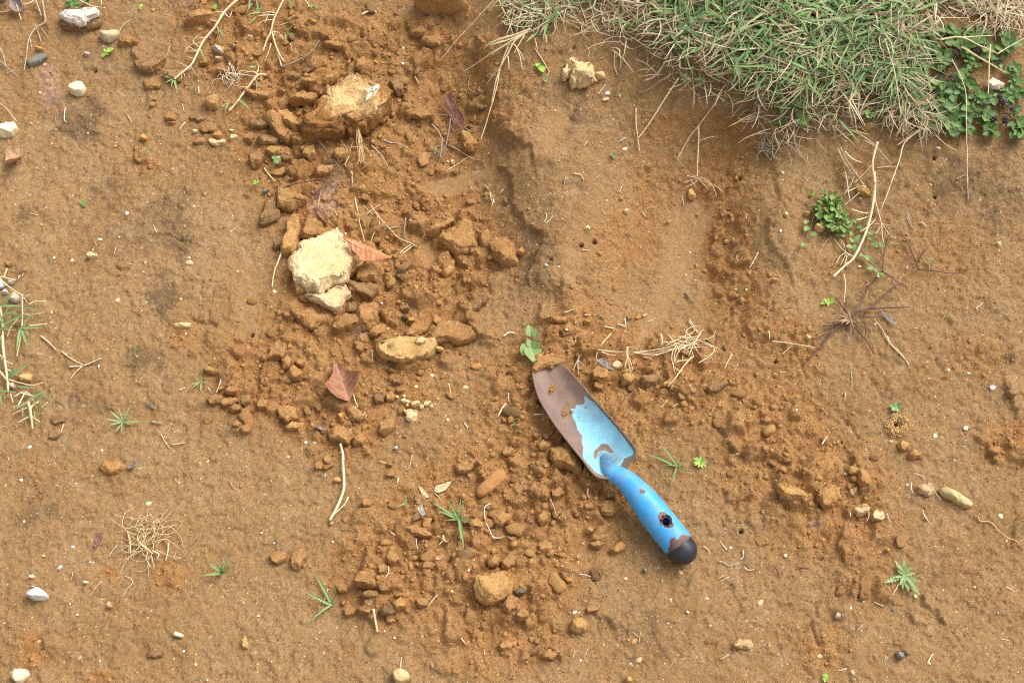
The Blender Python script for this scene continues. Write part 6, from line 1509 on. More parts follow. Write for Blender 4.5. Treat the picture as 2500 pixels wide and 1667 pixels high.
tangle('straw_tangle', 'flat tangle of dry grass stalks above the trowel', 'dry grass', 'K',
       [((1200,135, 1380,140, 1520,110, 1620,90), 12), ((1205,142, 1380,158, 1530,120, 1700,70), 11), ((1300,165, 1420,160, 1560,100), 9), ((1250,130, 1450,110, 1600,60, 1740,20), 10), ((1440,60, 1520,50, 1640,80, 1760,60), 10), ((1560,235, 1600,210, 1660,205, 1720,180, 1700,120), 12), ((1760,232, 1860,170, 1895,105, 1800,60), 14), ((1730,30, 1830,60, 1930,108), 12),
        ((1440,-20, 1450,40, 1445,85), 16), ((1500,-10, 1560,60, 1600,140), 12), ((1640,-60, 1700,20, 1770,100), 10), ((1780,-20, 1720,60, 1680,170), 13), ((1500,60, 1600,20, 1720,-30), 9), ((1560,220, 1580,150, 1640,60, 1700,0), 9), ((1600,120, 1700,60, 1780,30), 12), ((1660,110, 1760,90, 1850,95), 10), ((1470,90, 1560,40, 1680,60), 8), ((1620,180, 1640,100, 1600,20), 8), ((1680,-150, 1720,-90, 1770,0), 9), ((1300,180, 1360,185), 8), ((1830,210, 1870,175), 8)]
       + curls(16, 1660,50, 130,60, 200, 1.0, 9), 'straw', .003, .85)
tangle('root_bundle', 'bundle of fine tan roots hanging down the biggest clod', 'roots', 'B', [((940 + rt.uniform(-25, 15), 880 + rt.uniform(0, 40), 950 + rt.uniform(-20, 20), 1050, 965 + rt.uniform(-25, 25), 1200, 975 + rt.uniform(-40, 40), 1350 + rt.uniform(-60, 60)), 7) for _ in range(14)] + [((970,1350, 940,1400), 5), ((975,1360, 1025,1400, 980,1440), 5)], 'root', .016)
tangle('hollow_straw_heap', 'small heap of straw bits on the wall of the hollow', 'dry grass', 'C', [((1640,1555, 1700,1530, 1770,1515), 12), ((1660,1500, 1720,1510, 1790,1530), 12), ((1650,1590, 1720,1560, 1760,1520), 10), ((1770,1500, 1830,1540, 1870,1590), 12), ((1755,1510, 1800,1560, 1850,1620), 9), ((1700,1490, 1760,1500), 8), ((1800,1540, 1900,1580, 1960,1625), 9), ((1690,1520, 1740,1600), 7), ((1840,1530, 1890,1600, 1920,1680), 7)], 'straw', .004)
tangle('dead_weed_roots', 'grey dry roots of a dead weed left of the pale three-cornered clod', 'roots', 'B', [((1580,1060, 1640,1120, 1670,1200), 26), ((1670,1170, 1665,1260, 1655,1350), 22), ((1740,1010, 1715,1180, 1680,1350), 13), ((1580,975, 1650,975, 1720,985), 9), ((1690,1040, 1640,1090), 9), ((1720,1050, 1760,1100, 1800,1130), 9), ((1850,1070, 1900,1110, 1970,1140), 11), ((1860,1100, 1930,1110, 1975,1070), 8), ((1660,1240, 1600,1260, 1620,1330), 9), ((1660,1250, 1720,1280), 9), ((1650,1300, 1610,1350), 8), ((1670,1330, 1690,1380), 7), ((1800,1120, 1870,1080, 1900,1060), 10)] + curls(10, 1640,1290, 50,60, 90, 1, 8), 'grey_twig', .004)
tangle('root_fluff', 'white root fluff left of the lower runner', 'roots', 'A', curls(22, 1950,660, 70,50, 110, 1.2, 8) + curls(8, 1990,600, 60,25, 110, 1, 7), 'white_root', .004)
tangle('root_mat', 'fine roots around the foot of the purple twig', 'roots', 'B', curls(24, 770,1440, 45,70, 110, 1.2, 7) + [((760,1480, 720,1567), 9), ((790,1480, 810,1540, 800,1600), 8)], 'straw_dark', .006)
tangle('turf_roots', 'grey roots fraying from the turf edge beside the hollow', 'roots', 'D', curls(40, 70,1230, 90,60, 130, 1.2, 9) + [((150,1180, 200,1290), 15), ((170,1180, 240,1260, 280,1320), 13), ((190,1190, 300,1260, 430,1390, 490,1400), 10), ((200,1200, 330,1230, 490,1310), 9), ((160,1190, 180,1280), 14), ((130,1160, 190,1240), 12), ((215,1230, 290,1390, 200,1410), 7), ((330,1260, 420,1370), 10)], 'straw_grey', .006)
tangle('weed_root', 'pale fibrous root above the pale root-bound clod', 'roots', 'K', [((1155,95, 1150,150, 1165,220, 1180,320), 26), ((1160,180, 1140,240, 1150,310), 14), ((1165,200, 1195,260, 1190,320), 14)] + curls(8, 1165,240, 30,60, 70, 1, 8), 'root', .010)
tangle('root_shred', 'shredded white root on the loose soil right of the smooth patch', 'roots', 'F', [((2080,170, 2090,230, 2120,260), 14), ((2110,230, 2090,300), 12), ((2070,190, 2110,215), 8), ((2030,110, 2070,150), 8), ((2190,150, 2160,185), 11), ((1920,120, 1925,165), 9)], 'white_root', .003)

# --- dry leaves: traced outline with curl, veins and thickness
def dead_leaf(c, outline, label, mat, base, tip, curl=0.006, lift=0.003, name='dry_leaf', seed=0, fold=0.0, nv=5, roll=0.0, cat='leaf'):
    W = on_ground(q(c, *outline), lift, soft=True)
    b3, t3 = on_ground(q(c, *base, *tip), lift, soft=True)
    cen = W.mean(0)
    pts = np.vstack([W, W[:1]]); dense = []
    for a, b in zip(pts[:-1], pts[1:]):
        for t in np.linspace(0, 1, 8, endpoint=False): dense.append(a * (1 - t) + b * t)
    D = np.array(dense); n = len(D); nr = 20
    ax = (t3 - b3); L = np.linalg.norm(ax); ax /= L; sd = np.cross(np.array([0, 0, 1.0]), ax)
    rings = np.linspace(0.02, 1, nr)
    V = cen + (D[None] - cen) * rings[:, None, None]
    V = V.reshape(-1, 3); rel = V - b3
    u = rel @ ax / L; v = rel @ sd / L
    V[:, 2] += curl * (np.abs(v) / 0.35) ** 2 * 1.2 + curl * 0.8 * (u - 0.5) ** 2 * 3 + 0.0012 * fbm2(u * 6 + seed, v * 6, 2, seed) + fold * np.abs(v) + roll * v
    z0 = samp(ZS, V[:, 0], V[:, 1]); V[:, 2] = np.maximum(V[:, 2], z0 + 0.001)
    side = np.abs(v); veins = np.exp(-(side / 0.016) ** 2)
    for k in range(1, nv + 1):
        uu = u - (k / (nv + 1)) * 0.8 - side * 0.55
        veins = np.maximum(veins, 0.75 * np.exp(-(uu / 0.012) ** 2) * (side > 0.01))
    V[:, 2] += 0.0006 * veins
    me = mesh_from(name, V - cen, grid_faces(nr, n, True)); vattr(me, 'vein', veins)
    o = obj(name, me, M[mat], loc=cen)
    s = o.modifiers.new('thickness', 'SOLIDIFY'); s.thickness = 0.0005
    return tag(o, label, cat)
def leaf_mat(name, a, b, vein, rough=0.55, dirt=0.3):
    N = NT(name); co = N.coords()
    col = N.mix(N.ramp(N.noise(co, 90, 5, 0.65), 0.35, 0.65), a, b)
    col = N.mix(N.math('MULTIPLY', N.attr('vein'), 0.4), col, vein)
    col = N.mix(N.math('MULTIPLY', N.ramp(N.noise(co, 150, 5, 0.7), 0.55, 0.72), dirt), col, lin(196, 150, 110))
    N.put(N.b.inputs['Base Color'], col); N.b.inputs['Roughness'].default_value = rough
    N.b.inputs['Specular IOR Level'].default_value = 0.4
    N.put(N.b.inputs['Normal'], N.n('Bump', {'Strength': .25, 'Distance': .0008, 'Height': N.noise(co, 500, 4, .6)}))
    return N.m
M['leaf_red'] = leaf_mat('reddish_dry_leaf', lin(168, 118, 90), lin(142, 94, 72), lin(212, 176, 140), dirt=.6); M['leaf_brown'] = leaf_mat('brown_dry_leaf', lin(186, 122, 72), lin(164, 100, 58), lin(226, 186, 136), 0.42)
M['leaf_purple'] = leaf_mat('purple_brown_dry_leaf', lin(134, 90, 74), lin(112, 74, 64), lin(170, 126, 104), dirt=.15); M['leaf_tan'] = leaf_mat('tan_dry_leaf', lin(196, 160, 120), lin(176, 138, 100), lin(216, 186, 150)); M['leaf_grey'] = leaf_mat('grey_dry_leaf', lin(150, 138, 126), lin(118, 108, 100), lin(176, 164, 148))
dead_leaf('J', (750,265, 790,240, 830,260, 835,290, 900,330, 975,365, 970,410, 930,490, 880,565, 800,560, 740,525, 690,465, 720,400, 745,340), 'flat reddish brown dry leaf with pale veins on open soil', 'leaf_red', (880,570), (770,250), curl=.010, lift=.006, fold=.02)
dead_leaf('F', (815,556, 900,568, 1000,608, 1100,650, 1200,708, 1248,732, 1130,748, 1080,762, 980,762, 960,720, 900,662, 860,600), 'curled brown leaf sticking out beside the large cream clod', 'leaf_brown', (818,556), (1248,732), curl=.002, lift=.030, roll=0.0, nv=7)
dead_leaf('B', (1680,870, 1740,828, 1762,870, 1850,1000, 1862,1060, 1832,1130, 1790,1092, 1720,962), 'rolled purple-brown leaf lying on the pit slope', 'leaf_purple', (1700,850), (1832,1125), curl=.016, lift=.006, nv=7)
dead_leaf('A', (80,1275, 130,1300, 150,1275, 205,1285, 195,1360, 150,1440, 105,1468, 75,1440, 50,1390, 60,1340), 'small tan leaf with holes at the left edge', 'leaf_tan', (60,1390), (190,1290), curl=.006, lift=.005)
dead_leaf('K', (880,205, 960,192, 1010,250, 1052,302, 985,280, 925,238), 'small curled grey leaf above the trowel', 'leaf_grey', (880,205), (1050,300), curl=.004, lift=.008)
dead_leaf('A', (-30,-20, 60,0, 70,60, 40,80, -30,60), 'grey dead leaf in the extreme upper left corner', 'leaf_grey', (-20,40), (60,10), curl=.005, lift=.008)
dead_leaf('A', (80,10, 180,20, 202,80, 170,120, 120,112, 85,70), 'crumpled grey dead leaf next to the corner leaf', 'leaf_grey', (90,20), (190,110), curl=.005, lift=.008)
dead_leaf('M', (800,400, 815,330, 850,290, 875,285, 865,340, 830,400, 812,430), 'small mauve leaf on the lower left soil', 'leaf_purple', (812,430), (875,285), curl=.003, lift=.002)
dead_leaf('D', (1250,1110, 1290,1060, 1310,1090, 1280,1140), 'small pinkish dry leaf at the edge of the turf', 'leaf_tan', (1255,1115), (1310,1070), curl=.003, lift=.008)
dead_leaf('I', (1085,1110, 1130,1080, 1165,1075, 1150,1120, 1100,1140), 'grey curled fragment beside the lone reddish clod', 'leaf_grey', (1085,1120), (1165,1078), curl=.004, lift=.004)
dead_leaf('I', (1240,565, 1300,580, 1330,630, 1280,605), 'tiny purple-grey leaf bit above the pale green rosette', 'leaf_grey', (1240,565), (1330,630), curl=.002, lift=.003)
dead_leaf('H', (1030,1170, 1080,1200, 1150,1250, 1190,1310, 1130,1285, 1070,1220), 'dark folded leaf lying right of the purple grass', 'leaf_grey', (1030,1170), (1190,1312), curl=.004, lift=.005)
dead_leaf('L', (780,1310, 840,1285, 835,1325, 800,1360), 'small pinkish leaf bit above the root-matted pair', 'leaf_tan', (785,1350), (838,1290), curl=.002, lift=.004)
M['wood_chip'] = leaf_mat('weathered_wood', lin(226, 202, 166), lin(200, 172, 134), lin(160, 120, 86), .8, .15)
M['wood_grey'] = leaf_mat('grey_wood', lin(196, 184, 168), lin(156, 142, 128), lin(120, 104, 92), .8, .15)
dead_leaf('J', (1600,1320, 1620,1272, 1700,1250, 1758,1230, 1700,1310, 1640,1337), 'cream splintered wood chip left of the trowel', 'wood_chip', (1600,1325), (1755,1235), curl=.002, lift=.003, name='wood_chip', cat='wood', nv=0)
dead_leaf('J', (1440,1375, 1475,1365, 1500,1430, 1530,1520, 1500,1537, 1460,1470), 'grey upright wood chip left of the lower centre sprout', 'wood_grey', (1450,1370), (1515,1535), curl=.003, lift=.003, name='wood_chip', cat='wood', nv=0)
dead_leaf('J', (1465,1262, 1510,1300, 1560,1370, 1540,1378, 1490,1330), 'thin pale wood splinter above the grey wood chip', 'wood_chip', (1465,1262), (1560,1375), curl=.001, lift=.002, name='wood_chip', cat='wood', nv=0)
dead_leaf('N', (1600,515, 1640,485, 1690,472, 1665,525, 1625,520), 'small pale leaf scrap above the bottom rubble row', 'leaf_tan', (1600,515), (1690,475), curl=.002, lift=.003, nv=2)
dead_leaf('N', (1015,870, 1050,862, 1075,890, 1050,910), 'small pinkish scrap in the bottom rubble row', 'leaf_tan', (1015,872), (1072,900), curl=.002, lift=.012, nv=2)
# ------------------------------------------------------------------ green plants
def green_mat(name, a, b, vein, rough=0.5, tint=False):
    N = NT(name); co = N.coords()
    rnd = N.n('ObjectInfo').outputs['Random']
    col = N.mix(N.math('ADD', N.math('MULTIPLY', N.noise(co, 120, 3, .6), 0.7), N.math('MULTIPLY', N.math('SUBTRACT', rnd, .35), 0.95), clamp=True), a, b)
    col = N.mix(N.math('MULTIPLY', N.attr('vein'), 0.5), col, vein)
    N.put(N.b.inputs['Base Color'], col); N.b.inputs['Roughness'].default_value = rough
    N.b.inputs['Specular IOR Level'].default_value = 0.45
    tr = N.n('BsdfTranslucent'); N.put(tr.inputs['Color'], col)
    mx = N.n('MixShader', {0: 0.22}); N.put(mx.inputs[1], N.b.outputs[0]); N.put(mx.inputs[2], tr.outputs[0])
    N.put(N.out.inputs['Surface'], mx.outputs[0])
    return N.m
M['self_heal'] = green_mat('dark_green_leaf', lin(72, 106, 50), lin(124, 156, 84), lin(160, 182, 120))
M['creeper'] = green_mat('creeper_leaf', lin(118, 152, 78), lin(150, 176, 104), lin(182, 200, 140))
M['seedling'] = green_mat('bright_green_leaf', lin(150, 196, 72), lin(172, 210, 96), lin(196, 222, 130))
M['dull_leaf'] = green_mat('dull_green_leaf', lin(128, 160, 92), lin(152, 176, 112), lin(190, 200, 152))
M['silver_leaf'] = green_mat('silvery_leaf', lin(198, 204, 180), lin(220, 220, 206), lin(230, 230, 220))
M['grass_leaf'] = green_mat('grass_blade', lin(118, 152, 88), lin(150, 176, 112), lin(182, 198, 146))
M['blue_grass'] = green_mat('blue_green_blade', lin(138, 168, 106), lin(166, 188, 128), lin(192, 204, 156))
M['purple_blade'] = green_mat('purple_blade', lin(126, 96, 86), lin(158, 124, 102), lin(178, 146, 124))

def leaf_mesh(name, wide=0.34, serr=0.0, droop=0.16, fold=0.22, nu=9, nvv=7, tipw=0.85, base=0.0):
    u = np.linspace(0, 1, nu); v = np.linspace(-1, 1, nvv)
    w = wide * np.sin(np.pi * np.clip(u, 0, 1) ** tipw) ** (0.55 if wide > .3 else 0.75) + base * (1 - u)
    w = np.maximum(w, 0.02 * (1 - u)) * (1 + serr * np.where(np.arange(nu) % 2 == 0, -1, 1))
    U, Vv = np.meshgrid(u, v, indexing='ij')
    X = Vv * w[:, None]; Y = U; Zz = fold * np.abs(Vv) ** 1.4 * w[:, None] - droop * U ** 2 + 0.05 * np.sin(U * 9) * Vv ** 2 * wide
    me = mesh_from(name, np.stack([X, Y, Zz], -1).reshape(-1, 3), grid_faces(nu, nvv))
    vattr(me, 'vein', np.exp(-(Vv / 0.16) ** 2).ravel() + 0.35 * (np.sin(U * 30 - np.abs(Vv) * 5) > .8).ravel())
    return me
LM = {}
def leaf_of(mat, shape):
    k = (mat, shape)
    if k not in LM:
        kw = {'oval': dict(wide=.36), 'round': dict(wide=.46, tipw=.75, droop=.08), 'long': dict(wide=.17, droop=.2), 'narrow': dict(wide=.048, droop=.12, serr=.0), 'serrate': dict(wide=.11, serr=.42, nu=15, nvv=3, droop=.10), 'blade': dict(wide=.032, droop=.25, tipw=.6, base=.03, fold=.5), 'broadblade': dict(wide=.055, droop=.18, tipw=.6, base=.03, fold=.4)}[shape]
        me = leaf_mesh('leaf', **kw); me.materials.append(M[mat]); LM[k] = me
    return LM[k]
def leaf_bt(root, b3, t3, mat, shape, width=1.0, name='leaf', roll=0.0):
    d = t3 - b3; L = float(np.linalg.norm(d)) + 1e-6
    o = obj(name, leaf_of(mat, shape), None, root)
    yaw = math.atan2(d[1], d[0]) - math.pi / 2; pitch = math.asin(max(-1, min(1, d[2] / L)))
    o.location = b3 - np.array(root.location); o.rotation_euler = (pitch + 0.12, roll, yaw)
    o.scale = (L * width, L, L)
    return o
def plant(c, base, tips, mat, shape, label, cat, name, lift=.004, tip_lift=.008, width=1.0, base_lift=.002, part='leaf', group=None, extra=None):
    b = on_ground(q(c, *base), base_lift, soft=True)[0]
    root = empty(name, b, label, cat, group)
    T = np.array(tips, float).reshape(-1, 2)
    for k, t in enumerate(T):
        t3 = on_ground(q(c, *t), tip_lift * (0.6 + 0.8 * ((k * .618) % 1)), soft=True)[0]
        leaf_bt(root, b + np.array([0, 0, .001 * (k % 3)]), t3, mat, shape, width, part, roll=rt.uniform(-.25, .25))
    if extra: extra(root)
    return root
def splay(root, c, prs, mat, shape, l0=.006, l1=.009, width=1.0, part='leaf'):
    for x0, y0, x1, y1 in np.array(prs, float).reshape(-1, 4):
        P = on_ground(q(c, x0, y0, x1, y1), np.array([l0, l1]), soft=True)
        leaf_bt(root, P[0], P[1], mat, shape, width, part, roll=rt.uniform(-.3, .3))

# sprouts
plant('I', (1050,735), (930,635, 1005,615, 1115,595, 1130,640, 895,690, 920,755, 950,770, 1000,810, 1045,830, 1140,750, 1210,735, 1065,680, 985,822), 'blue_grass', 'narrow', 'pale green spidery rosette on the lower left soil', 'weed', 'spidery_weed', tip_lift=.010)
plant('I', (1165,115), (1130,95, 1150,160, 1195,90, 1190,120, 1165,80, 1140,125), 'grass_leaf', 'narrow', 'tiny green sprout in the middle of the left-hand soil', 'weed', 'tiny_sprout')
plant('I', (1712,390), (1640,345, 1610,412, 1625,450, 1695,470, 1715,460, 1785,400, 1760,350, 1718,335, 1670,365, 1700,430), 'dull_leaf', 'narrow', 'blue-green spidery sprout left of the crumbly group', 'weed', 'spidery_weed', tip_lift=.006)
plant('M', (1890,630), (1770,540, 1850,570, 1905,505, 1735,610, 1740,630, 1965,520, 1950,590, 1870,560, 1930,560), 'grass_leaf', 'blade', 'small grass sprout with pale roots at the lower left', 'grass', 'grass_sprout', tip_lift=.018, width=1.3)
plant('N', (735,905), (575,620, 490,760, 545,1042, 770,770), 'grass_leaf', 'blade', 'three-bladed grass sprout at the bottom beside the rubble row', 'grass', 'grass_sprout', tip_lift=.012, width=.85)
plant('N', (1815,180), (1590,25, 1640,90, 1680,120, 1745,15, 1840,0, 1860,20, 1900,150, 1925,200, 1805,322, 1845,400, 1700,180), 'grass_leaf', 'blade', 'grass sprout with many blades at the lower centre', 'grass', 'grass_sprout', tip_lift=.018, width=1.0)
plant('K', (1580,1112), (1310,980, 1425,890, 1455,1092, 1540,1250, 1600,1025, 1700,1075, 1690,1135), 'grass_leaf', 'blade', 'grass sprout right of the trowel neck', 'grass', 'grass_sprout', tip_lift=.012, width=.75)
plant('K', (1775,1075), (1715,1040, 1740,1030, 1780,1015, 1820,1040, 1838,1070, 1830,1110, 1800,1122, 1760,1120, 1730,1100, 1715,1070, 1755,1060, 1800,1060, 1790,1090), 'seedling', 'serrate', 'small feathery green rosette right of the trowel neck', 'weed', 'feathery_weed', tip_lift=.006, width=1.6)
plant('Q', (1240,655), (1165,520, 1200,560, 1245,518, 1275,540, 1320,580, 1340,630, 1395,700, 1385,815, 1340,760, 1290,790, 1235,772, 1205,735, 1170,680, 1070,715, 1185,600, 1310,660, 1260,720, 1225,600, 1280,610), 'dull_leaf', 'serrate', 'spiky toothed green rosette at the lower right', 'weed', 'toothed_weed', tip_lift=.008, width=1.0)
plant('L', (1180,600), (1120,585, 1140,630, 1180,560, 1215,565, 1235,600, 1200,640, 1160,575, 1190,645), 'grass_leaf', 'oval', 'small clover-like weed above the ant nest', 'weed', 'clover_weed', tip_lift=.006)
plant('Q', (575,1520), (550,1490, 580,1480, 600,1500, 595,1540, 570,1560, 550,1540), 'seedling', 'oval', 'tiny light green seedling at the bottom right', 'seedling', 'seedling', tip_lift=.004)
plant('H', (595,1110), (535,1125, 560,1080, 600,1070, 650,1075, 655,1100, 600,1140, 570,1100, 625,1120), 'seedling', 'serrate', 'feathery light green sprig left of the purple grass', 'weed', 'feathery_weed', tip_lift=.006, width=1.8)
plant('H', (1460,790), (1400,740, 1480,680, 1530,750, 1520,770, 1440,760, 1460,830), 'grass_leaf', 'narrow', 'tiny green sprout under the purple seed spikes', 'weed', 'tiny_sprout')
plant('H', (1600,1225), (1560,1170, 1620,1180, 1600,1160, 1590,1250), 'grass_leaf', 'narrow', 'tiny green sprout on the far right soil', 'weed', 'tiny_sprout')
plant('E', (728,300), (655,225, 705,215, 735,260), 'creeper', 'blade', 'wilted little grass sprout on the upper left soil', 'grass', 'grass_sprout', width=2.0)
plant('A', (1250,1320), (1215,1270, 1235,1255, 1270,1260, 1295,1280, 1225,1290), 'dull_leaf', 'narrow', 'tiny wilted sprout above the reddish soil patch', 'weed', 'tiny_sprout')
plant('A', (905,445), (865,490, 880,420, 960,435, 970,415, 920,470), 'seedling', 'oval', 'little seedling below the heart-shaped pebble', 'seedling', 'seedling', tip_lift=.004)
plant('A', (1195,60), (1180,45, 1200,80, 1215,40), 'seedling', 'oval', 'little green seedling at the top left', 'seedling', 'seedling', tip_lift=.004, width=1.2)
plant('A', (1815,75), (1845,42, 1810,50), 'seedling', 'round', 'little round-leaved seedling beside the upper runner', 'seedling', 'seedling', tip_lift=.004)
plant('A', (610,20), (545,55, 560,0, 620,-30, 680,20, 670,75, 590,60, 640,40), 'self_heal', 'oval', 'dark green leafy plant left of two at the top left edge', 'weed', 'leafy_weed', tip_lift=.010, base_lift=.008)
plant('A', (735,-10), (700,-20, 770,0, 750,30, 710,20), 'self_heal', 'oval', 'dark green leafy plant right of two at the top left edge', 'weed', 'leafy_weed', tip_lift=.010, base_lift=.008)
plant('B', (1090,790), (1010,738, 1025,852, 1145,715, 1120,740, 1105,808, 1060,770), 'silver_leaf', 'long', 'small silvery plant on top of the biggest clod', 'weed', 'silvery_weed', base_lift=.052, tip_lift=.054, width=.95)
plant('B', (265,1358), (225,1330, 250,1380, 295,1330, 280,1390, 240,1400, 300,1370), 'dull_leaf', 'oval', 'withered greyish seedling beside the pale broken clod', 'seedling', 'seedling', base_lift=.012, tip_lift=.014)
plant('F', (92,85), (70,70, 100,60, 115,80, 95,105, 75,95), 'seedling', 'round', 'tiny bright seedling on the left clod of the rubble', 'seedling', 'seedling', base_lift=.006, tip_lift=.010)
plant('F', (238,1210), (225,1190, 255,1195, 240,1235, 215,1220), 'seedling', 'narrow', 'tiny green sprout left of the long low clod', 'weed', 'tiny_sprout')
plant('C', (415,570), (372,545, 425,540, 440,620, 395,558), 'seedling', 'round', 'bright green round-leaved seedling on the bank', 'seedling', 'seedling', tip_lift=.006)
plant('C', (455,670), (440,690, 475,660, 465,700), 'grass_leaf', 'oval', 'tiny green tuft at the end of the tan root on the bank', 'weed', 'tiny_sprout')
plant('C', (1040,1320), (1010,1305, 1065,1325, 1035,1340, 1050,1300), 'dull_leaf', 'oval', 'tiny dull green sprout below the ragged cream lump', 'weed', 'tiny_sprout')
plant('K', (200,745), (150,665, 210,720, 225,775, 170,770, 190,770), 'creeper', 'narrow', 'tiny sprout left of the blade', 'weed', 'tiny_sprout')
plant('J', (1370,1420), (1280,1455, 1340,1430, 1360,1350, 1400,1440), 'grass_leaf', 'blade', 'tiny sprig left of the grey upright wood chip', 'weed', 'tiny_sprout', width=1.6)
plant('B', (575,45), (520,60, 560,20, 600,50, 635,65, 560,75), 'blue_grass', 'narrow', 'small grey-green sprout at the top edge', 'weed', 'tiny_sprout', width=1.4)
# the seedling in front of the trowel tip
def sd_extra(r):
    splay(r, 'G', (330,1490, 300,1420, 345,1480, 420,1440, 320,1480, 255,1560, 345,1500, 330,1620, 360,1560, 430,1510), 'dull_leaf', 'round', .008, .012, .9)
    splay(r, 'G', (330,1400, 310,1300, 370,1410, 390,1330), 'dull_leaf', 'oval', .010, .014, 1.0)
plant('G', (345,1490), (250,1490, 405,1450), 'grass_leaf', 'round', 'leafy green seedling with bitten leaves just above the trowel tip', 'seedling', 'seedling', tip_lift=.012, extra=sd_extra)
# creeping plant on the right
cr = empty('creeping_plant', on_ground(q('W', 450, 450))[0], 'mat of small-leaved creeping plant with reddish stems on the right slope', 'plant')
for pts, mt, w in (((600,540, 640,740, 720,800, 830,930, 910,1050, 1060,1170), 'pink_stem', 18), ((560,330, 700,460, 810,590, 940,700, 1080,840), 'straw_dark', 14), ((215,320, 170,540, 120,680, 70,820), 'straw_dark', 17), ((330,180, 420,260, 560,330, 600,540), 'straw_dark', 14), ((1060,1170, 960,1280, 850,1420), 'purple_stem', 11)):
    ST('W', pts, w, mt, parent=cr, name='stem', lift=.004)
WP = q('W', 225,250, 320,150, 450,170, 560,280, 600,420, 640,600, 620,700, 520,690, 430,640, 330,560, 270,480, 225,380)
k = 0
while k < 120:
    x, y = rt.uniform(WP[:, 0].min(), WP[:, 0].max()), rt.uniform(WP[:, 1].min(), WP[:, 1].max())
    if in_poly(np.array([x]), np.array([y]), WP)[0] < 0: continue
    a = rt.uniform(0, 6.28) * .45 + rt.choice((2.2, -0.7, 4.2, 5.6)); L = rt.uniform(9, 16)
    P = on_ground(np.array([(x, y), (x + math.cos(a) * L, y + math.sin(a) * L)]), np.array([.004, .012]) + rt.uniform(0, .009), soft=True)
    leaf_bt(cr, P[0], P[1], 'creeper', 'oval', .82, roll=rt.uniform(-.5, .5)); k += 1
splay(cr, 'W', (110,510, 85,560, 120,590, 85,650, 140,690, 240,690, 180,390, 140,370, 70,800, 20,830, 690,850, 610,850, 720,790, 770,690, 650,740, 690,800, 720,900, 730,810, 820,950, 770,960, 850,960, 880,1030, 910,1040, 950,980, 840,910, 890,860, 960,1080, 990,1030, 950,1110, 870,1110, 970,1120, 1010,1170, 1060,1160, 1100,1130, 1050,1180, 1080,1220, 1040,1190, 1000,1230, 700,500, 740,545, 650,520, 640,590, 740,590, 810,600, 800,620, 860,650, 880,650, 950,690, 930,800, 1010,800, 880,730, 930,760, 960,720, 1010,720, 960,820, 1010,850, 1040,790, 1090,850, 220,500, 290,490, 270,320, 220,390, 640,700, 600,650, 560,700, 500,720, 690,690, 640,650), 'creeper', 'oval', .006, .010, .95)
# small yellowish pair beside it
plant('H', (462,182), (438,185, 485,170, 465,200, 455,165), 'seedling', 'round', 'tiny yellow-green leaves at the upper left of the creeping plant', 'seedling', 'seedling', tip_lift=.006)
# purple grass weed
pg = empty('purple_grass', on_ground(q('H', 780, 1240))[0], 'purple and tan grass weed with spreading stems on the right', 'weed')
for pts, w in (((780,1240, 690,1310, 600,1400, 520,1500, 420,1600), 17), ((780,1240, 640,1300, 560,1310), 18), ((700,1310, 600,1370, 470,1420), 14), ((800,1230, 870,1180, 960,1160, 1100,1155, 1290,1150), 14), ((860,1190, 960,1150, 1080,1040, 1180,960, 1240,955, 1275,1005), 13), ((830,1200, 900,1060, 960,950, 1040,860), 10), ((820,1320, 880,1380, 940,1450, 985,1540), 13), ((800,1260, 850,1330, 850,1440), 10), ((905,1270, 920,1340, 910,1420), 12), ((1060,840, 1075,700, 1100,580, 1130,530), 10), ((1060,845, 1150,900, 1210,955), 11), ((1370,830, 1330,730, 1270,600, 1210,505), 11), ((1370,830, 1500,842, 1640,858, 1760,862), 11), ((1365,770, 1400,690, 1450,635), 12), ((1370,835, 1300,870, 1240,910), 7), ((780,1240, 720,1150, 660,1060), 12), ((780,1240, 740,1160, 730,1110), 10)):
    ST('H', pts, w, 'purple_stem', parent=pg, name='stem', lift=.005)
splay(pg, 'H', (780,1240, 630,1215, 780,1240, 700,1080, 790,1240, 740,1110, 800,1230, 930,1060, 800,1230, 870,1160, 790,1250, 650,1290, 790,1250, 560,1270, 790,1260, 795,1445, 740,1350, 800,1445, 800,1240, 1070,1230, 830,1230, 960,1250, 900,1030, 845,985, 890,1120, 900,1010, 960,940, 890,975, 800,1250, 840,1310, 770,1250, 660,1230, 785,1240, 830,1150), 'purple_blade', 'broadblade', .004, .010, .6, 'leaf_blade')
for mt, prs in (('straw', (780,1250, 700,1230, 780,1250, 720,1290, 790,1250, 860,1200, 780,1240, 740,1180, 800,1260, 850,1270, 780,1250, 690,1260, 790,1250, 770,1170, 790,1260, 760,1300, 800,1250, 830,1190, 780,1240, 810,1300)),):
    M['dry_blade'] = green_mat('dry_blade', lin(196, 164, 124), lin(168, 130, 98), lin(206, 180, 140)); splay(pg, 'H', prs, 'dry_blade', 'broadblade', .006, .014, 1.3, 'leaf_blade')

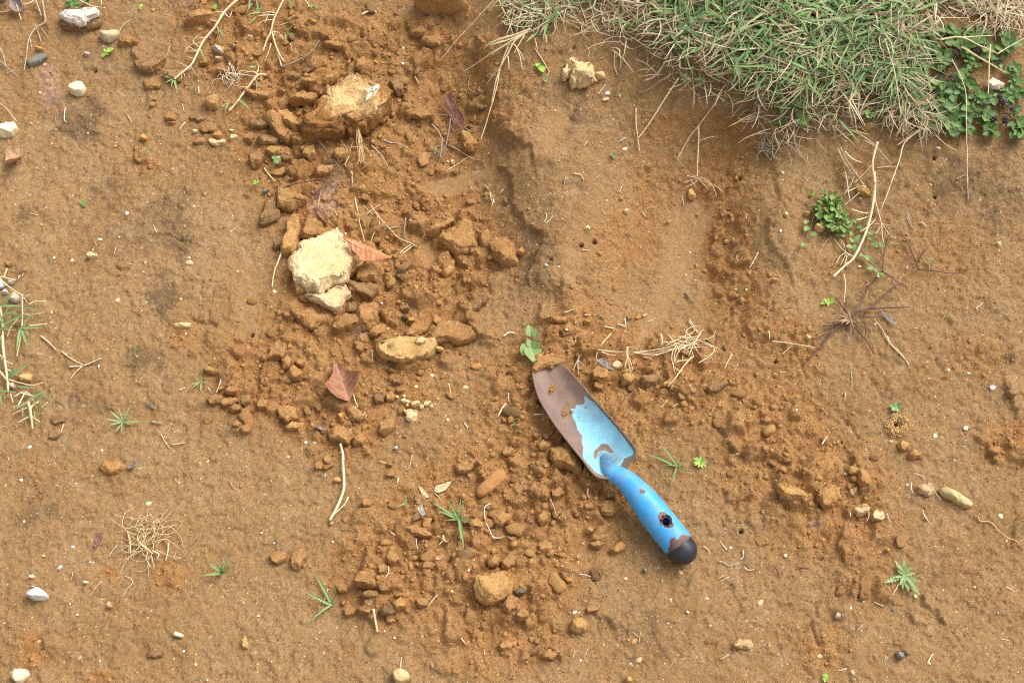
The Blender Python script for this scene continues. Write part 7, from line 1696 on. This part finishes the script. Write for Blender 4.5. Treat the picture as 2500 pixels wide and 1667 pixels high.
# runners at the upper left
def runner(label, c, stems, spikes, blades, name='grass_runner'):
    r = empty(name, on_ground(q(c, *stems[0][0][:2]), soft=True)[0], label, 'grass runner')
    for pts, w in stems: ST(c, pts, w, 'straw', parent=r, name='stem', lift=.005, taper=.8)
    for pts, w in spikes: ST(c, pts, w, 'straw', parent=r, name='sheath', lift=.005, taper=.3)
    splay(r, c, blades, 'grass_leaf', 'blade', .006, .012, 1.3, 'leaf_blade')
runner('upper grass runner with pale stem slanting down from the top edge', 'A', [((2020,0, 1905,110, 1830,230, 1735,345, 1680,450, 1630,550, 1560,610, 1480,675), 21)],
       [((1905,110, 1860,105, 1800,115), 16), ((1870,190, 1820,180, 1775,165), 14), ((1750,325, 1680,320), 14), ((1700,420, 1640,440, 1580,430), 8), ((1640,500, 1590,480), 10), ((1620,560, 1665,635), 8), ((1600,570, 1480,515), 8), ((1560,610, 1395,600), 8), ((1560,610, 1575,670), 9), ((1690,400, 1640,350, 1690,300), 10), ((1900,100, 1950,150, 1975,95), 12), ((1680,450, 1600,400, 1560,470), 6), ((1720,360, 1610,390, 1580,460), 6), ((1850,230, 1870,330), 7), ((1550,620, 1540,680), 9)],
       (1480,675, 1380,640, 1480,675, 1395,708, 1478,678, 1455,742, 1482,680, 1510,780, 1870,255, 1945,245, 1865,255, 1895,305, 1710,420, 1750,515, 1690,330, 1660,320))
runner('lower grass runner with white stem, left of the rubble', 'A', [((2265,640, 2195,640, 2120,730, 2050,820, 2025,860, 1945,948), 19)],
       [((1930,620, 2050,635, 2180,650), 12), ((2195,640, 2150,610, 2080,620), 14), ((2190,620, 2200,570, 2180,520), 12), ((2110,740, 2040,740), 9), ((2170,650, 2185,750, 2165,800), 8), ((2210,630, 2230,690), 8), ((1900,650, 1930,730), 7), ((1930,660, 1975,745), 8)],
       (2180,570, 2100,550, 2180,570, 2170,505, 2180,575, 2130,570, 1955,865, 1915,945, 1950,880, 1870,912, 2040,850, 2135,935, 2185,690, 2200,740, 2030,860, 1990,890))
runner('middle grass runner with green side tufts above the rubble', 'B', [((325,-10, 240,160, 215,260, 180,340, 145,440), 17), ((222,270, 250,380, 290,470, 325,525), 12)],
       [((240,130, 180,130, 100,140), 14), ((250,115, 200,105, 120,115), 12), ((230,170, 150,180, 90,225), 9), ((190,130, 160,200), 8), ((220,270, 290,280), 14), ((290,290, 320,350), 8), ((300,300, 350,355), 8), ((215,370, 190,450, 160,530), 9), ((180,340, 135,460), 8), ((280,220, 370,190, 450,165), 6), ((240,280, 245,370, 300,500), 8), ((380,370, 395,440), 6)],
       (120,115, 95,0, 125,110, 15,125, 120,110, 150,15, 110,120, 60,85, 60,30, 5,110, 40,0, 20,80, 340,280, 395,200, 345,285, 430,280, 340,285, 310,270, 335,290, 340,350, 370,-10, 400,70, 110,60, 75,-10, 90,150, 30,190))

# grass at the left edge
lg = empty('grass_tuft', on_ground(q('P', 30, 850))[0], 'grass clump with green blades and white straw at the left edge', 'grass')
splay(lg, 'E', (190,1060, 275,1035, 200,1150, 345,1150, 190,1320, 305,1175, 160,1330, 365,1325, 180,1330, 135,1510, 185,1330, 232,1505, 20,1300, 185,1205, 40,1130, 100,1000, 100,1250, 235,1200, 0,1330, 140,1330, 20,1140, 75,1050, 0,1140, 190,1130, 10,1260, 60,1130, 60,1260, 130,1140, 30,1200, 160,1215, 90,1320, 190,1260, 0,1230, 40,1330, 0,1060, 30,1000), 'grass_leaf', 'broadblade', .008, .016, .75, 'leaf_blade')
splay(lg, 'I', (60,330, 240,230, 70,350, 200,250, 60,360, 110,260, 150,430, 300,440, 230,560, 405,450, 320,540, 465,490, 310,530, 385,450, 330,560, 385,630, 290,640, 290,720, 300,660, 385,630, 180,600, 90,580, 190,600, 180,690, 110,190, 160,185, 0,470, 145,480, 0,500, 10,595, 300,500, 360,455, 250,560, 150,600, 290,540, 330,620, 340,540, 350,600, 200,590, 130,630, 10,0, 30,60, 60,190, 0,200), 'grass_leaf', 'broadblade', .008, .016, .7, 'leaf_blade')
for c, pts, w in (('E', (165,880, 130,920, 0,890, 60,960, 190,1050, 260,1040), 12), ('E', (5,1150, 20,1300, 35,1567), 15), ('E', (190,1040, 185,1330, 140,1567), 12), ('E', (240,1130, 300,1100, 400,1100), 9), ('E', (190,1200, 270,1215, 380,1190), 8), ('E', (250,1310, 330,1300, 400,1290), 11), ('E', (60,820, 30,900), 12), ('E', (150,1250, 100,1310, 60,1400), 12), ('E', (215,1260, 210,1320, 240,1390), 9),
              ('I', (20,0, 30,130, 55,300, 70,480), 22), ('I', (75,370, 180,400, 280,420, 370,395), 11), ('I', (0,160, 50,210, 110,240), 10), ('I', (150,600, 200,500, 230,470), 14), ('I', (240,560, 260,650, 275,790), 22), ('I', (230,610, 95,670), 10), ('I', (330,560, 270,600, 250,680), 18), ('I', (265,680, 340,735), 11), ('I', (150,740, 240,690, 300,680), 10), ('I', (405,560, 360,600), 8), ('I', (90,490, 110,570), 10), ('I', (170,480, 240,500, 320,520), 12), ('I', (60,280, 120,320, 180,360), 10), ('I', (0,300, 60,380, 120,440), 13), ('I', (120,520, 200,470, 260,500), 12)):
    ST(c, pts, w, 'straw', parent=lg, name='dry_stalk', lift=.007)
for pts in ((130,785, 145,820, 165,862), (165,862, 200,850, 240,842), (165,862, 135,930)):
    ST('E', pts, 9, 'purple_stem', parent=lg, name='seed_spike', lift=.008)

# leafy plants on the right edge of the turf
ROS = ((330,160,110),(560,100,90),(660,110,90),(840,120,100),(1030,130,130),(700,230,140),(820,300,130),(930,230,110),(1090,280,110),(1330,10,80),(1330,120,100),(1390,260,130),(1300,350,100),(260,370,110),(430,310,100),(540,420,130),(520,510,110),(870,460,70),(960,520,70),(830,590,80),(1190,440,70),(1250,530,60),(1060,430,80),(150,620,130),(250,560,80),(280,740,80),(140,840,100),(350,800,90),(500,790,120),(720,740,110),(820,700,110),(650,890,110),(740,830,80),(880,790,100),(820,920,80),(960,930,80),(1040,960,100),(1160,930,110),(1330,850,100),(1390,930,110),(1440,560,80),(1380,620,70),(1470,680,70),(1440,750,90),(1500,880,90),(480,960,100),(470,1120,110),(660,1090,140),(840,1060,100),(930,1090,90),(820,1180,110),(720,1200,100),(620,1260,120),(640,1390,110),(840,1340,120),(1050,1170,100),(1150,1190,100),(1070,1260,90),(1150,1370,110),(1100,1310,80),(1360,980,90),(1440,1120,80),(1480,1260,110),(1460,1380,100),(1540,1420,110),(1540,1330,80),(350,1150,80),(450,1290,80))
VLAND = tuple((n_, *q('V', x_, y_)[0]) for n_, x_, y_ in (('the pinkish chip',1190,750),('the crossing of the pale straws',760,170),('the topmost flower head',980,310),('the pair of flower heads by the turf',570,640),('the dark flower heads by the bare soil',1310,1120),('the thread-like straw',830,1000),('the upright pale straw',1120,450),('the right edge flower head',1540,740),('the lowest leaf of the patch',640,1390),('the pale flower head near the lower edge',1180,1210),('the turf corner',150,700),('the lower straw fan',250,1200),('the upper right corner leaves',1330,60)))
for k, (x, y, L) in enumerate(ROS):
    b = on_ground(q('V', x, y), .006, soft=True)[0]
    edge = 'upper' if y < 560 else ('lower' if y > 1040 else 'middle')
    root = empty('oval_leaved_plant', b, 'small oval-leaved green plant %s' % where(*q('V', x, y)[0], VLAND), 'plant', 'oval-leaved plants of the leafy patch')
    a0 = rt.uniform(0, 6.28); n = rt.choice((4, 5, 5, 6))
    for j in range(n):
        a = a0 + (math.pi if j % 2 else 0) + (j // 2) * 1.45 + rt.uniform(-.25, .25); l = L * rt.uniform(.8, 1.25) / 5.2267 * PXM * 1.12
        up = rt.uniform(-.2, .6) + (.3 if j > 2 else 0)
        t3 = b + np.array([math.cos(a) * l, math.sin(a) * l, l * up])
        leaf_bt(root, b + np.array([0, 0, .002 * (j // 2)]), t3, 'self_heal', rt.choice(('oval', 'oval', 'round')), rt.uniform(.85, 1.1), roll=rt.uniform(-.6, .6))
# their dark spent flower heads
SHD = []
M['seed_head'] = plain_mat('spent_flower_head', lin(112, 94, 86), lin(80, 64, 58), 300, .8); M['seed_head_pale'] = plain_mat('spent_flower_tips', lin(190, 176, 170), lin(150, 130, 128), 300, .8)
def head_mesh():
    parts = []
    for k in range(26):
        a = k * 2.399; e = .15 + 1.3 * (k / 26)
        d = np.array([math.cos(a) * math.cos(e), math.sin(a) * math.cos(e), math.sin(e)])
        P = np.array([d * t for t in (.25, .6, .85, 1.05)]) * (1 + .2 * rt.random()); parts.append(tube(P, np.array([.13, .17, .11, .02]), 4))
    return merge(parts)
hV, hF = head_mesh(); hme = mesh_from('flower_head', hV, hF); hme.materials.append(M['seed_head'])
parts = []
for k in range(14):
    a = k * 2.399; e = .5 + 1.0 * (k / 14); d = np.array([math.cos(a) * math.cos(e), math.sin(a) * math.cos(e), math.sin(e)]); parts.append(tube(np.array([d * .95, d * 1.2, d * 1.32]), np.array([.07, .08, .03]), 4))
tV, tF = merge(parts); tme = mesh_from('head_tips', tV, tF); tme.materials.append(M['seed_head_pale'])
for k, (x, y, s) in enumerate(((510,600,58),(630,680,50),(320,680,50),(680,380,48),(980,310,56),(1290,1010,62),(1180,1210,52),(1310,1230,66),(1060,1040,46),(1250,930,46),(1270,470,40),(660,530,50),(1400,1090,50),(1540,740,34))):
    r = empty('spent_flower_head', on_ground(q('V', x, y), .010, soft=True)[0], 'dark spiky spent flower head ' + ('second from the turf', 'right of the second from the turf', 'nearest the turf', 'upper middle of the leafy patch', 'topmost of the leafy patch', 'large, right of the thread-like straw', 'pale-tipped, near the lower edge', 'largest, at the lower right', 'beside the thread-like straw, lower', 'above the large dark one', 'smallest, by the upright straw', 'reddish, above the second', 'right of the large dark one', 'at the right edge')[k], 'flower head', 'spent flower heads in the leafy patch')
    for nm, me in (('bracts', hme), ('tips', tme)):
        o = obj(nm, me, None, r); o.scale = (s / 5.2267 * PXM,) * 3; o.rotation_euler = (rt.uniform(-.5, .5), rt.uniform(-.5, .5), rt.uniform(0, 6))
# broad leaves in the turf
for base, tips, lb in (((225,960), (225,820, 170,900, 290,920), 'broad green leaf plant at the lower turf, upper left of four'), ((370,910), (360,805, 320,850, 395,830), 'broad green leaf plant at the lower turf, upper right of four'), ((160,1060), (255,1020, 200,985, 150,1000), 'broad green leaf plant at the lower turf, lower left of four'), ((330,1010), (475,1000, 420,1065, 400,965), 'broad green leaf plant at the lower turf, lower right of four')):
    plant('D', base, tips, 'self_heal', 'round', lb, 'weed', 'broad_leaf_weed', tip_lift=.016, base_lift=.008)
plant('D', (950,975), (880,965, 905,940, 940,935, 975,960, 1000,1000, 960,1010, 920,1000, 990,980), 'grass_leaf', 'round', 'bright clover-like weed at the lower middle of the turf', 'weed', 'clover_weed', tip_lift=.014, base_lift=.010)
for k, (x, y) in enumerate(((1660,670),(1780,690),(1920,630),(2120,590),(2200,360),(1440,300-200))):
    plant('C', (x, y), tuple(v for a in range(9) for v in (x + 55 * math.cos(a * .7 + k), y + 45 * math.sin(a * .7 + k))), 'grass_leaf', 'serrate', 'feathery green weed within the left part of the turf', 'weed', 'feathery_weed', tip_lift=.012, base_lift=.008, width=2.0, group='feathery weeds in the turf')
# ------------------------------------------------------------------ turf: green and dry grass nobody could count
def turf(n, region, lmin, lmax, wid, cols, rg, lift=(0.001, 0.012), rise=0.35, nseg=5, dens=None, heading=None):
    lo, hi = region.min(0), region.max(0); out = []
    tot = 0
    while tot < n:
        p = rg.uniform(lo, hi, (6000, 2)); k = in_poly(p[:, 0], p[:, 1], region) > rg.uniform(0, 1, 6000) ** 2 * min(60, .2 * np.ptp(region[:, 1]))
        p = p[k]; p = p[rg.random(len(p)) < np.clip(.55 + 1.3 * fbm2(p[:, 0] / 55, p[:, 1] / 55, 3, 17), .06, 1)]
        if dens is not None: p = p[rg.random(len(p)) < dens(p[:, 0], p[:, 1])]
        out.append(p); tot += len(p)
    p = np.concatenate(out)[:n]
    b = on_ground(p, 0.0, soft=False); b[:, 2] += rg.uniform(lift[0], lift[1], n)
    a = rg.uniform(0, 2 * np.pi, n) if heading is None else rg.normal(heading[0], heading[1], n)
    L = rg.uniform(lmin, lmax, n); cur = rg.normal(0, 0.9, n); up = np.abs(rg.normal(0, rise, n)); w = rg.uniform(*wid, n)
    t = np.linspace(0, 1, nseg)
    ang = a[:, None] + cur[:, None] * t[None]
    dx = np.cos(ang) * L[:, None] / (nseg - 1); dy = np.sin(ang) * L[:, None] / (nseg - 1)
    X = b[:, 0, None] + np.cumsum(dx, 1) - dx[:, :1]; Y = b[:, 1, None] + np.cumsum(dy, 1) - dy[:, :1]
    Zz = b[:, 2, None] + (L * up)[:, None] * (t - 0.75 * t ** 2)[None] * 1.3
    g = hz(X, Y); Zz = np.maximum(Zz, g + 0.0008)
    wt = w[:, None] * (1 - t ** 2.2)[None] * 0.5 + 0.00012
    nx_, ny_ = -np.sin(ang), np.cos(ang); tl = rg.uniform(-.5, .5, n)[:, None]
    Lf = np.stack([X - nx_ * wt, Y - ny_ * wt, Zz - wt * tl], -1); Rt = np.stack([X + nx_ * wt, Y + ny_ * wt, Zz + wt * tl], -1)
    V = np.stack([Lf, Rt], 2).reshape(-1, 3)
    idx = np.arange(n * nseg * 2).reshape(n, nseg, 2)
    F = np.stack([idx[:, :-1, 0], idx[:, :-1, 1], idx[:, 1:, 1], idx[:, 1:, 0]], -1).reshape(-1, 4)
    c = np.asarray(cols)[rg.integers(0, len(cols), n)] * rg.uniform(.8, 1.15, (n, 1))
    C = np.repeat(c, nseg * 2, 0)
    return V, F, C
def blade_mat(name, tr=0.25):
    N = NT(name); col = N.attr('tint', 'Color')
    N.put(N.b.inputs['Base Color'], col); N.b.inputs['Roughness'].default_value = .55; N.b.inputs['Specular IOR Level'].default_value = .35
    t = N.n('BsdfTranslucent'); N.put(t.inputs['Color'], col); mx = N.n('MixShader', {0: tr}); N.put(mx.inputs[1], N.b.outputs[0]); N.put(mx.inputs[2], t.outputs[0]); N.put(N.out.inputs['Surface'], mx.outputs[0])
    return N.m
def join3(*ps):
    V, F, C, o = [], [], [], 0
    for v, f, c in ps: V.append(v); F.append(f + o); C.append(c); o += len(v)
    return np.vstack(V), np.vstack(F), np.vstack(C)
L3 = lambda *c: [lin(*x)[:3] for x in c]
TURF = np.array([(1420,-160),(1430,30),(1500,60),(1600,120),(1670,165),(1760,200),(1830,245),(1890,285),(1990,295),(2080,290),(2160,270),(2210,240),(2220,180),(2260,90),(2330,40),(2470,10),(2560,-40),(2560,-160)], float)
CORE = np.array([(1560,-160),(1600,60),(1660,130),(1760,170),(1880,230),(2000,250),(2150,230),(2200,160),(2230,60),(2320,10),(2400,-160)], float)
DRYG = L3((214,194,156), (190,166,128), (232,216,182), (158,132,100), (200,180,148), (170,146,116)); GRNG = L3((124,156,94), (104,138,80), (150,174,114), (136,164,94), (94,128,74), (162,174,122))
rgt = np.random.default_rng(77)
EDGE = np.array([(1240,40),(1300,20),(1400,90),(1500,130),(1600,190),(1680,240),(1780,270),(1870,330),(2000,350),(2120,340),(2200,320),(2150,270),(2000,270),(1850,240),(1700,160),(1560,80),(1400,0),(1260,0)], float)
dry = join3(turf(3300, TURF, .018, .055, (.0007, .0020), DRYG, rgt, (.001, .019), .22), turf(260, EDGE, .015, .05, (.0008, .0015), DRYG, rgt, (.001, .008), .15), turf(300, np.array([(1205,-60),(1235,85),(1330,95),(1390,40),(1380,-60)], float), .012, .035, (.0008, .0015), DRYG, rgt, (.001, .010), .2),
            turf(520, q('V', -50,-120, 120,200, 60,700, 200,1000, 330,1200, 420,1240, 150,1330, -150,1250, -250,700), .02, .05, (.0008, .0015), DRYG, rgt, (.004, .018), .25), turf(300, q('V', 950,-330, 1568,-330, 1568,0, 1300,60, 1000,60), .015, .05, (.0008, .0015), DRYG, rgt, (.002, .012), .2))
grn = join3(turf(1900, CORE, .020, .058, (.0014, .0036), GRNG, rgt, (.002, .020), .3), turf(650, TURF, .014, .045, (.0012, .0024), GRNG, rgt, (.001, .012), .3), turf(90, np.array([(1205,-40),(1240,60),(1330,70),(1390,20),(1380,-40)], float), .012, .03, (.0012, .002), GRNG, rgt, (.002, .012), .35),
            turf(300, q('V', -50,-120, 120,200, 60,700, 250,1100, 330,1250, -150,1100, -250,700), .02, .05, (.0012, .0026), GRNG, rgt, (.004, .018), .35))
for nm, (V, F, C), lb in (('dry_grass', dry, 'matted dry straw-coloured grass of the turf in the upper right'), ('green_grass', grn, 'short green grass of the turf in the upper right')):
    me = mesh_from(nm, V, F); cattr(me, 'tint', C)
    tag(obj(nm, me, blade_mat(nm)), lb, 'grass', kind='stuff')
# the dry tuft overhanging the pit: each stalk fans out of one crown
dt = empty('dry_grass_tuft', on_ground(q('C', 250, 270), soft=True)[0], 'pale dry grass tuft overhanging the pit at the left end of the turf', 'grass')
for pts, w in (((330,250, 200,300, 60,340, -60,400), 20), ((320,260, 200,320, 80,360, -20,390), 15), ((300,270, 170,350, 60,420, 0,470), 14), ((310,270, 200,350, 130,470, 60,590), 17), ((280,300, 220,400, 190,460), 12), ((180,370, 240,440, 280,520), 10), ((200,380, 240,480, 260,590), 10), ((140,480, 150,600), 10), ((340,220, 230,230, 80,180), 10), ((400,140, 250,150, 80,190), 10), ((420,120, 280,120, 160,200), 9), ((430,100, 320,70, 180,0), 12), ((390,150, 270,90, 190,70), 10), ((360,180, 240,180, 140,220, 90,180), 9), ((150,160, 170,260, 190,300), 8), ((60,0, 110,110, 150,165), 12), ((270,40, 230,180, 215,280), 8), ((70,590, 30,720, 0,880), 11), ((330,260, 260,290, 130,310, 40,360), 12), ((370,330, 390,420), 9), ((460,300, 470,370), 12), ((100,350, 20,370, -70,420), 9)):
    ST('C', pts, w, 'straw', parent=dt, name='dry_stalk', lift=.012)
splay(dt, 'C', (500,190, 370,80, 500,190, 600,80, 490,200, 450,110, 480,200, 440,340, 500,190, 560,110, 480,210, 410,290, 370,290, 300,230, 370,290, 290,360, 490,180, 590,20, 530,100, 610,60, 640,160, 700,110, 300,40, 290,0), 'grass_leaf', 'broadblade', .012, .022, .9, 'leaf_blade')
# broad single blades that stand out of the turf
for k, (x0, y0, x1, y1, lb) in enumerate(((560,260, 975,55, 'longest broad green grass blade in the turf'), (610,250, 760,60, 'broad grass blade crossing the longest one'), (650,270, 1080,200, 'pale green broad blade lying level in the turf'), (660,370, 1045,240, 'straight bright blade below the level one'), (600,420, 800,250, 'dark broad blade rising to the right in the turf'), (730,420, 1050,390, 'short level blade right of the turf middle'), (380,540, 500,450, 'pale broad blade in the left turf'), (1370,310, 1510,550, 'broad blade falling over the leafy plants'), (1400,530, 1490,780, 'curved blade beside the dark flower heads'), (690,1020, 870,1220, 'broad green blade hanging over the turf edge'), (190,440, 170,600, 'upright dark blade in the left turf'), (510,90, 520,-20, 'upright blade at the top of the turf'), (870,560, 1060,660, 'blade slanting right in the lower turf'), (1180,1000, 1400,945, 'level blade at the lower right turf edge'))):
    P = on_ground(q('D', x0, y0, x1, y1), np.array([.016, .024]), soft=True)
    r = empty('broad_grass_blade', P[0], lb, 'grass blade')
    leaf_bt(r, P[0], P[1], 'grass_leaf', 'broadblade', .62, 'leaf_blade', roll=rt.uniform(-.4, .4))
# short straw bits lying about
SB = []
for mt in ('straw', 'white_root', 'straw_grey', 'straw_dark'):
    P = np.stack([np.linspace(-.5, .5, 6), .025 * np.sin(np.linspace(0, 3, 6)), .02 * np.cos(np.linspace(0, 4, 6))], -1)
    V, F, T = tube(P, np.linspace(.05, .03, 6), 5); me = mesh_from('straw_bit', V, [F, T]); me.materials.append(M[mt]); SB.append(me)
rb = np.random.default_rng(31)
def bit_zone(px, py):
    v = 'upper' if py < 560 else ('lower' if py > 1110 else 'middle'); h = 'left' if px < 833 else ('right' if px > 1666 else 'centre')
    return v + ' ' + h
n = 0
while n < 120:
    px, py = rb.uniform(20, 2480), rb.uniform(20, 1650)
    wgt = 1.0 if (1250 < px < 1900 and 700 < py < 980) else (.5 if 560 < px < 2100 else .3)
    if rb.random() > wgt: continue
    p = on_ground(np.array([(px, py)]), .0009)[0]
    if samp(TF, p[:1], p[1:2])[0] > .4 or in_poly(np.array([px]), np.array([py]), q('K', 300,150, 620,150, 1260,960, 1260,1100, 1800,1800, 1500,1950, 1050,1250, 860,1240, 300,500))[0] > -8: continue
    n += 1
    o = obj('straw_bit', SB[rb.choice(4, p=[.45, .3, .15, .1])], loc=p); s = rb.uniform(.005, .013)
    o.scale = (s, s * rb.uniform(.9, 1.5), s); o.rotation_euler = (0, rb.uniform(-.15, .15), rb.uniform(0, 6.28))
    zn = bit_zone(px, py)
    tag(o, 'short loose bit of straw %s' % where(px, py), 'straw', 'short loose straw bits')
# pale crumbs of the ant nest
av, af = [], 0
xy = np.array([(2192 + math.cos(a) * r, 1038 + math.sin(a) * r * .9) for a, r in zip(rb.uniform(0, 6.28, 420), np.abs(rb.normal(19, 8, 420)))])
P = on_ground(xy, .0006); V, F = scatter(OCT, OCF, P, rb.uniform(.0005, .0012, 420), rb, .3)
me = mesh_from('ant_nest_grains', V, F); cattr(me, 'tint', np.repeat(np.array(L3((222,184,120), (206,158,92), (232,204,150)))[rb.integers(0, 3, 420)], 6, 0))
tag(obj('ant_nest_grains', me, M['grit']), 'ring of pale sand grains around an ant nest hole on the right', 'sand grains', kind='stuff')
